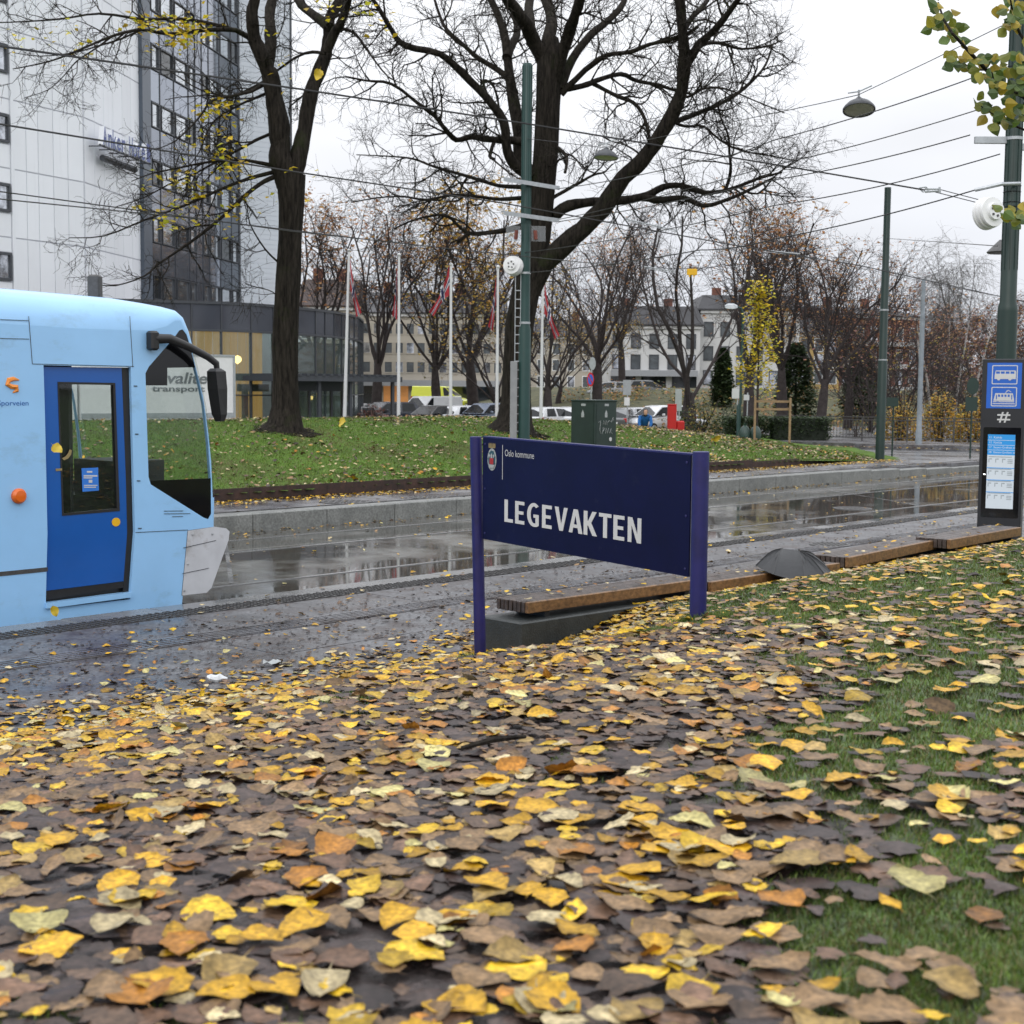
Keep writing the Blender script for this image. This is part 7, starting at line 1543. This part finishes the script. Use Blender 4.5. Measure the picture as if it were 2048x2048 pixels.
def place_leaves(name, pos, size, yaw, tx, ty, ci, shapes, parent):
    """all leaves of one drift as one mesh: each is a separate curled blade"""
    si = LR.randint(0, len(shapes), len(pos)); V_, Q_, C_, T_ = [], [], [], []; off = 0
    jit = 1 + .25 * LR.randn(len(pos), 1).clip(-2, 2); tint = PAL[ci] * jit + .0
    for k in range(len(shapes)):
        I = np.where(si == k)[0]
        if not len(I): continue
        v, q, sh, st = shapes[k]; n = len(v); p = v[None] * size[I, None, None]
        ca_, sa = np.cos(tx[I])[:, None], np.sin(tx[I])[:, None]; y, z = p[..., 1] * ca_ - p[..., 2] * sa, p[..., 1] * sa + p[..., 2] * ca_
        ca_, sa = np.cos(ty[I])[:, None], np.sin(ty[I])[:, None]; x, z = p[..., 0] * ca_ + z * sa, -p[..., 0] * sa + z * ca_
        ca_, sa = np.cos(yaw[I])[:, None], np.sin(yaw[I])[:, None]; x, y = x * ca_ - y * sa, x * sa + y * ca_
        V_.append((np.stack([x, y, z], -1) + pos[I, None]).reshape(-1, 3)); Q_.append((q[None] + off + (np.arange(len(I)) * n)[:, None, None]).reshape(-1, 4))
        T_.append((np.array(st)[None] + off + (np.arange(len(I)) * n)[:, None, None]).reshape(-1, 3))
        C_.append((tint[I][:, None] * sh[None, :, None]).reshape(-1, 3)); off += len(I) * n
    V_, Q_, C_, T_ = np.concatenate(V_), np.concatenate(Q_), np.concatenate(C_), np.concatenate(T_)
    me = bpy.data.meshes.new(name); me.vertices.add(len(V_)); me.vertices.foreach_set('co', V_.astype(np.float32).ravel())
    me.loops.add(Q_.size + T_.size); me.loops.foreach_set('vertex_index', np.concatenate([Q_.ravel(), T_.ravel()]).astype(np.int32)); me.polygons.add(len(Q_) + len(T_))
    me.polygons.foreach_set('loop_start', np.concatenate([np.arange(0, Q_.size, 4), Q_.size + np.arange(0, T_.size, 3)]).astype(np.int32)); me.update(calc_edges=True)
    me.polygons.foreach_set('use_smooth', [True] * len(me.polygons)); me.materials.append(M['litter'])
    ca = me.color_attributes.new('Col', 'FLOAT_COLOR', 'POINT'); ca.data.foreach_set('color', np.concatenate([C_, np.ones((len(C_), 1))], 1).astype(np.float32).ravel())
    o = bpy.data.objects.new(name, me); COL.objects.link(o); o.parent = parent; o['kind'] = 'stuff'; return o
def in_view(x, y, m=1.12): return abs(x) < (.347 * y * m + (.15 if m == 1.0 else 1.0))
# sample the bank
N = 190000
yy = 1.9 + 30 * LR.rand(N) ** 1.9; xx = (LR.rand(N) * 2 - 1) * (.41 * yy + .8)
area_w = (.82 * yy + 1.6) * (30 * 1.9 * ((yy - 1.9) / 30).clip(1e-4) ** (.9 / 1.9))        # metres squared per sample, up to a constant
sxy = xx * SN.x + yy * SN.y; bbv = sxy - FOOT
gr_ = grassiness(xx, yy)
dens = 520 * np.exp(-np.maximum(yy - 7, 0) / 14) * np.where(bbv < .1, smoothstep(-.9, .1, bbv) * .5, 1) * (1 - .76 * smoothstep(-.2, .5, gr_))
dens *= 1 + .3 * noise2(xx, yy, 2.2); dens *= 1 - .85 * np.exp(-(((xx + 1.12) / .24) ** 2 + ((yy - 3.1) / .5) ** 2))
dens *= np.where((yy > 9) & (bbv > 3.6), .6, 1)
keep = LR.rand(N) < np.clip(dens * area_w / N, 0, 1); keep &= (bbv > -.9) & (bbv < 9)
x, y, bv, g_ = xx[keep], yy[keep], bbv[keep], gr_[keep]; n = len(x)
foot = np.clip(1.5 * np.exp(-((bv - .8) / (1.25 - .35 * smoothstep(-1, 2, x))) ** 2) + .22 * np.clip(noise2(x + 3, y - 2, 1.9), 0, 1) + .10 * smoothstep(4.2, 2.4, y), 0, 1); foot = np.maximum(foot, .30 * smoothstep(.2, .6, g_))
Wt = (1 - foot)[:, None] * W_NEAR + foot[:, None] * W_FOOT; Wt /= Wt.sum(1, keepdims=True); ci = (LR.rand(n)[:, None] > np.cumsum(Wt, 1)).sum(1).clip(0, 10)
bright = np.isin(ci, (4, 5, 6, 7, 9)); zz_ = bank_z(x, y) + np.where(bright, .005, .0) + LR.rand(n) * np.where(np.isin(ci, (0, 1, 2, 10)), .005, .009) + np.where(bv < .05, .006, 0)
zz_ = np.where(bv < .1, np.maximum(zz_, .004), zz_)
size = (.044 + .078 * LR.rand(n) ** 1.5) * np.where(ci < 3, 1.05, 1.08); yaw = LR.rand(n) * 6.283; tx = LR.randn(n) * .085; ty = LR.randn(n) * .085; steep = LR.rand(n) < .07; matted = np.isin(ci, (0, 1, 2, 10)); tx[steep] *= 5; ty[steep] *= 4; tx[matted] *= .35; ty[matted] *= .35; 
drop = np.isin(ci, (0, 1, 2)) & (LR.rand(n) < .65 * smoothstep(-.1, .4, g_))
x, y, bv, g_, ci, zz_, size, yaw, tx, ty, matted = [q[~drop] for q in (x, y, bv, g_, ci, zz_, size, yaw, tx, ty, matted)]; n = len(x)
dist = np.sqrt(x ** 2 + y ** 2); vis = in_view(x, y, 1.0); score = np.where(vis & (ci > 2), size / dist, -1); order = np.argsort(-score); single = order[:300]; mask = np.ones(n, bool); mask[single] = False
pos = np.stack([x, y, zz_], -1)
nearm = mask & (dist < 7)
nm_ = nearm & ~matted; place_leaves('leaf_litter', pos[nm_], size[nm_], yaw[nm_], tx[nm_], ty[nm_], ci[nm_], NEAR_SH, bank)
nm_ = nearm & matted; place_leaves('matted_leaves', pos[nm_], size[nm_], yaw[nm_], tx[nm_], ty[nm_], ci[nm_], FLAT_SH, bank)
farm = mask & (dist >= 7); place_leaves('leaf_litter', pos[farm], size[farm], yaw[farm], tx[farm], ty[farm], ci[farm], FAR_SH, bank)
protos = {}
for i in single:                                                         # the 300 leaves that show largest, each an object of its own sharing a few meshes
    key = (int(ci[i]), int(LR.randint(0, 5)))
    if key not in protos:
        sh = [NEAR_SH[(key[0] * 3 + key[1] * 5) % 16]]; o = place_leaves('fallen_leaf', np.zeros((1, 3)), np.ones(1), np.zeros(1), np.zeros(1), np.zeros(1), np.array([key[0]]), sh, None); protos[key] = o.data; bpy.data.objects.remove(o)
    o = bpy.data.objects.new('fallen_leaf', protos[key]); COL.objects.link(o); o.parent = bank; s_ = float(size[i]); o.location = (float(x[i]), float(y[i]), float(zz_[i]) + .006); o.scale = (s_, s_, s_); o.rotation_euler = (float(tx[i]), float(ty[i]), float(yaw[i]))
# scattered leaves on the platform, the tracks, along the kerb and edging, and on the mound
def scatter(name, s0, s1, t0, t1, n, zf, parent, wts, size=(.05, .09), bias=None, big_=1.0):
    s = s0 + (s1 - s0) * (LR.rand(n) if bias is None else LR.rand(n) ** bias); t = t0 + (t1 - t0) * LR.rand(n); X, Y = s * SN.x + t * SD.x, s * SN.y + t * SD.y
    k = in_view(X, Y, 1.15) & (Y > 2); X, Y = X[k], Y[k]; m = len(X); Wn = np.array(wts) / sum(wts); c = LR.choice(len(PAL), m, p=Wn)
    return place_leaves(name, np.stack([X, Y, zf(X, Y) + .004 + .012 * LR.rand(m)], -1), LR.uniform(*size, m) * big_, LR.rand(m) * 6.28, LR.randn(m) * .18, LR.randn(m) * .18, c, FAR_SH, parent)
flat = lambda h: (lambda X, Y: np.full(len(X), h))
scatter('scattered_leaves', FOOT - .1, EDGE_S + .1, 4, 36, 420, flat(.004), plat, W_FOOT); scatter('scattered_leaves', FOOT - .1, FOOT - 2.2, -2, 14, 500, flat(.004), plat, W_FOOT, bias=1.7)
W_D = [.35, .3, .2, .08, .01, .02, 0, .01, .01, 0, .05]; scatter('leaf_debris', FOOT - .1, EDGE_S + .6, 3, 34, 5200, flat(-.002), plat, W_D, size=(.012, .045)); scatter('leaf_debris', FOOT - .1, EDGE_S + 1.2, 3, 16, 3000, flat(-.002), plat, W_D, size=(.012, .05), bias=1.4)
scatter('scattered_leaves', KERB_S, EDGE_S, 6, 50, 420, flat(TRACK_Z + .004), bed, W_FOOT); scatter('scattered_leaves', KERB_S + .02, KERB_S + .6, 10, 46, 420, flat(TRACK_Z + .004), bed, W_FOOT, bias=2)
scatter('scattered_leaves', RUST_S + .02, RUST_S + .75, 8, 44, 3600, flat(.002), fplat, W_FOOT, bias=1.6, big_=1.15); scatter('scattered_leaves', RUST_S + .3, KERB_S - .3, 8, 44, 300, flat(.002), fplat, W_FOOT)
W_M = np.array([.05, .05, .14, .24, .24, .05, .02, .05, .10, .02, .06])
s_r = lambda X, Y: mound_h(X, Y) - .005
n = 17000; s = RUST_S - .05 - 12 * LR.rand(n) ** 1.2; t = 14 + 36 * LR.rand(n); X, Y = s * SN.x + t * SD.x, s * SN.y + t * SD.y; k = in_view(X, Y, 1.1) & (12 + (Y - 47) * .06 - X > .2)
k &= LR.rand(n) < (.16 + .42 * smoothstep(-.3, .6, noise2(X, Y, .5)) + .5 * smoothstep(-2, 4, X) * smoothstep(.0, .7, noise2(X + 5, Y, .35) + .4)); X, Y = X[k], Y[k]; m = len(X)
place_leaves('scattered_leaves', np.stack([X, Y, mound_h(X, Y) + .01 + .03 * LR.rand(m)], -1), LR.uniform(.07, .13, m), LR.rand(m) * 6.28, LR.randn(m) * .3, LR.randn(m) * .3, LR.choice(len(PAL), m, p=W_M / W_M.sum()), FAR_SH, mound)
ns = 500; X = LR.uniform(12, 26, ns); Y = 65.2 - (X - 11.6) * .547 - 3.4 + LR.uniform(-1.6, -.2, ns); place_leaves('scattered_leaves', np.stack([X, Y, np.full(ns, .0)], -1), LR.uniform(.08, .14, ns), LR.rand(ns) * 6.28, LR.randn(ns) * .2, LR.randn(ns) * .2, LR.choice(len(PAL), ns, p=W_M / W_M.sum()), FAR_SH, None).name = 'street_leaves'
bpy.data.objects['street_leaves']['label'] = 'drift of fallen leaves along the far street kerb'; bpy.data.objects['street_leaves']['category'] = 'leaves'
# leaves lying on the benches
bl_ = []
for (pa, pc, zt_, wd_) in (((1058, 1205), (1412, 1157), .45, .4), ((1424, 1164), (1681, 1126), .41, .42), ((1699, 1115), (1888, 1077), .43, .46), ((1902, 1079), (2044, 1054), .46, .46)):
    A_, C_2 = G(*pa, zt_), G(*pc, zt_); d_ = (C_2 - A_).normalized(); nb2 = Vector((-d_.y, d_.x, 0))
    for _ in range(16): q = A_ + (C_2 - A_) * LR.rand() + nb2 * (wd_ * LR.uniform(.06, .95)); bl_.append((q.x, q.y, zt_ + .012 + .01 * LR.rand()))
bl_ = np.array(bl_); nn_ = len(bl_); o = place_leaves('bench_leaves', bl_, LR.uniform(.05, .09, nn_), LR.rand(nn_) * 6.28, LR.randn(nn_) * .1, LR.randn(nn_) * .1, LR.choice(len(PAL), nn_, p=W_FOOT / W_FOOT.sum()), NEAR_SH, None)
tag(o, 'loose yellow and brown leaves lying on the wet benches', 'leaves')
# grass blades
def blades(name, pos, h, w_, cols, parent, m=None):
    n = len(pos); a = LR.rand(n) * 6.283; lean = LR.randn(n, 2) * .45; ux, uy = np.cos(a) * w_, np.sin(a) * w_
    p0 = pos + np.stack([-ux, -uy, 0 * a], -1); p1 = pos + np.stack([ux, uy, 0 * a], -1); mid = pos + np.stack([lean[:, 0] * h * .35, lean[:, 1] * h * .35, h * .6], -1); tip = pos + np.stack([lean[:, 0] * h, lean[:, 1] * h, h * .95], -1)
    m0 = mid + np.stack([-ux * .7, -uy * .7, 0 * a], -1); m1 = mid + np.stack([ux * .7, uy * .7, 0 * a], -1); V_ = np.stack([p0, p1, m1, m0, tip], 1).reshape(-1, 3); b0 = np.arange(n) * 5
    Q_ = np.stack([b0, b0 + 1, b0 + 2, b0 + 3], -1); T_ = np.stack([b0 + 3, b0 + 2, b0 + 4], -1); me = bpy.data.meshes.new(name); me.vertices.add(len(V_)); me.vertices.foreach_set('co', V_.astype(np.float32).ravel())
    me.loops.add(Q_.size + T_.size); me.loops.foreach_set('vertex_index', np.concatenate([Q_.ravel(), T_.ravel()]).astype(np.int32)); me.polygons.add(2 * n); me.polygons.foreach_set('loop_start', np.concatenate([np.arange(0, Q_.size, 4), Q_.size + np.arange(0, T_.size, 3)]).astype(np.int32)); me.update(calc_edges=True)
    me.materials.append(M['grass']); C_ = np.repeat(cols, 5, 0); ca = me.color_attributes.new('Col', 'FLOAT_COLOR', 'POINT'); ca.data.foreach_set('color', np.concatenate([C_, np.ones((len(C_), 1))], 1).astype(np.float32).ravel())
    o = bpy.data.objects.new(name, me); COL.objects.link(o); o.parent = parent; o['kind'] = 'stuff'; return o
N = 700000; yy = 1.9 + 24 * LR.rand(N) ** 1.7; xx = (LR.rand(N) * 2 - 1) * (.38 * yy + .7); g = grassiness(xx, yy); bbv = xx * SN.x + yy * SN.y - FOOT
k = (LR.rand(N) < smoothstep(-.32, .55, g + .15 * noise2(xx, yy, 9.0))) & (bbv > .15) & (bbv < 9); xx, yy = xx[k], yy[k]; n = len(xx)
gc = np.array([(.085, .15, .020), (.11, .18, .026), (.135, .19, .036), (.145, .16, .045), (.17, .14, .06), (.06, .10, .02)])[LR.randint(0, 6, n)] * (1 + .2 * LR.randn(n, 1).clip(-2, 2))
blades('grass', np.stack([xx, yy, bank_z(xx, yy) - .012], -1), LR.uniform(.008, .022, n) * np.clip(.7 + yy / 14, .7, 1.3), .0013 + .00024 * yy, gc, bank)
n = 130000; s = RUST_S - .02 - 12.5 * LR.rand(n); t = 14 + 36 * LR.rand(n); X, Y = s * SN.x + t * SD.x, s * SN.y + t * SD.y; k = in_view(X, Y, 1.1) & (12.2 + (Y - 47) * .06 - X > .05); X, Y = X[k], Y[k]; n = len(X)
gc = np.array([(.09, .18, .018), (.115, .215, .024), (.15, .235, .035), (.17, .19, .05)])[LR.randint(0, 4, n)] * (1 + .2 * LR.randn(n, 1).clip(-2, 2))
wn = (smoothstep(.1, .55, noise2(X, Y, .9)) * (.25 + .6 * smoothstep(3, -3, X)))[:, None]; gc = gc * (1 - wn) + wn * np.array([[.15, .125, .055]])
blades('grass', np.stack([X, Y, mound_h(X, Y) - .03], -1), LR.uniform(.03, .075, n), np.full(n, .010), gc, mound)

for (px, py, Z) in ((962, 1330, 11.86), (1395.5, 1240, 9.72)):
    c = P(px, py, Z); k_ = 900; a = LR.rand(k_) * 6.283; r_ = .05 + .16 * LR.rand(k_) ** 1.5; X, Y = c.x + np.cos(a) * r_, c.y + np.sin(a) * r_
    blades('grass', np.stack([X, Y, bank_z(X, Y) - .012], -1), LR.uniform(.03, .075, k_), np.full(k_, .0028), np.array([(.085, .15, .020), (.11, .18, .026), (.135, .19, .036)])[LR.randint(0, 3, k_)], bank)
# litter and odds and ends
def at_g(px, py, z0=None):
    p = G(px, py, 0 if z0 is None else z0)
    for _ in range(12):
        z = float(bank_z(p.x, p.y)) if z0 is None else z0; p = G(px, py, max(z, 0) if z0 is None else z0)
    return p
c = at_g(432, 1364); b = B(); R = random.Random(2); rings = []
for i in range(6):
    f = i / 5; r = .034 * math.sin(math.pi * (.12 + .8 * f)) * (1 + .5 * (i % 2)); rings.append([c + Vector((-.07 + .15 * f, .04 * f, .035 - .02 * f)) + Vector((0, math.cos(k * .785) * r, math.sin(k * .785) * r * .7 + R.uniform(-.008, .008))) for k in range(8)])
b.loft(rings); tag(b.build('crumpled_wrapper', M['litterwhite'], smooth=True), 'crumpled white wrapper at the platform edge of the leaf drift', 'litter')
c = at_g(1866, 1096, .06); cup = thing('paper_cup', 'crumpled white cup with a pale straw beside the third bench', 'cup', c)
b = B(); b.lathe([(.035, .0), (.055, .03), (.05, .09), (.06, .14), (.03, .15), (.001, .13)], 12, c, (.4, .2, 1)); b.build('body', M['litterwhite'], cup); b = B(); b.tube([c + Vector((.02, 0, .1)), c + Vector((-.03, -.02, .24))], .006, 5); b.build('straw', M['crestgrey'], cup)
for px, py, r, m_, lab in ((1773, 1118, .09, mat('mint_cloth', (.30, .50, .46), .8, var=.15), 'pale mint face mask lying between umbrella and cup'), (1290, 1214, .07, M['litterwhite'], 'white paper scrap in the leaves under the blue board'), (1975, 1081, .06, M['litterwhite'], 'small white paper scrap below the farthest bench'), (545, 1332, .07, M['crestgrey'], 'flat pale plastic scrap at the platform edge')):
    c = at_g(px, py); b = B(); R = random.Random(int(px)); g = [[c + Vector(((i - 2) * r * .5 , (j - 2) * r * .35, .02 + R.uniform(0, .35) * r + .2 * r * math.sin(i * 1.7 + j))) for j in range(5)] for i in range(5)]
    b.loft(g, False, closed=False); tag(b.build('paper_scrap', m_, smooth=True), lab, 'litter')
b = B(); c = at_g(985, 1500); b.tube([c + Vector((-.10, -.06, .02)), c + Vector((0, 0, .035)), c + Vector((.11, .07, .03))], [.008, .012, .007], 6); tag(b.build('stick', M['bark']), 'short dark stick lying in the leaves below the blue board', 'stick')
fl_m = mat('falling_leaf_yellow', (.5, .36, .02), .5, var=.2)
for k, (px, py, Z, lab) in enumerate(((115, 898, 12.5, 'yellow leaf falling in front of the dark blue tram door'), (110, 1222, 12.2, 'yellow leaf falling at the tram door step'), (636, 150, 26, 'yellow leaf falling in front of the right fork of the left tree'), (1432, 876, 25, 'yellow leaf falling in front of the grass mound'), (685, 846, 26, 'yellow leaf falling near the leftmost flagpole foot'))):
    c = P(px, py, Z); s_ = 24 * Z / F; v_, q_, _, t_ = NEAR_SH[(k * 3 + 1) % 20]; rot = Matrix.Rotation(.7 + k * 1.9, 3, 'Y') @ Matrix.Rotation(rad(60 + 22 * k), 3, 'X') @ Matrix.Rotation(k * 1.3, 3, 'Z'); b = B()
    b.add([c + rot @ (Vector((p[0], p[1], p[2] * 2.2)) * s_) for p in v_.tolist()], [tuple(f) for f in q_.tolist()] + list(t_))
    o = tag(b.build('falling_leaf', fl_m, smooth=True), lab, 'leaf', 'yellow leaves falling in the air')
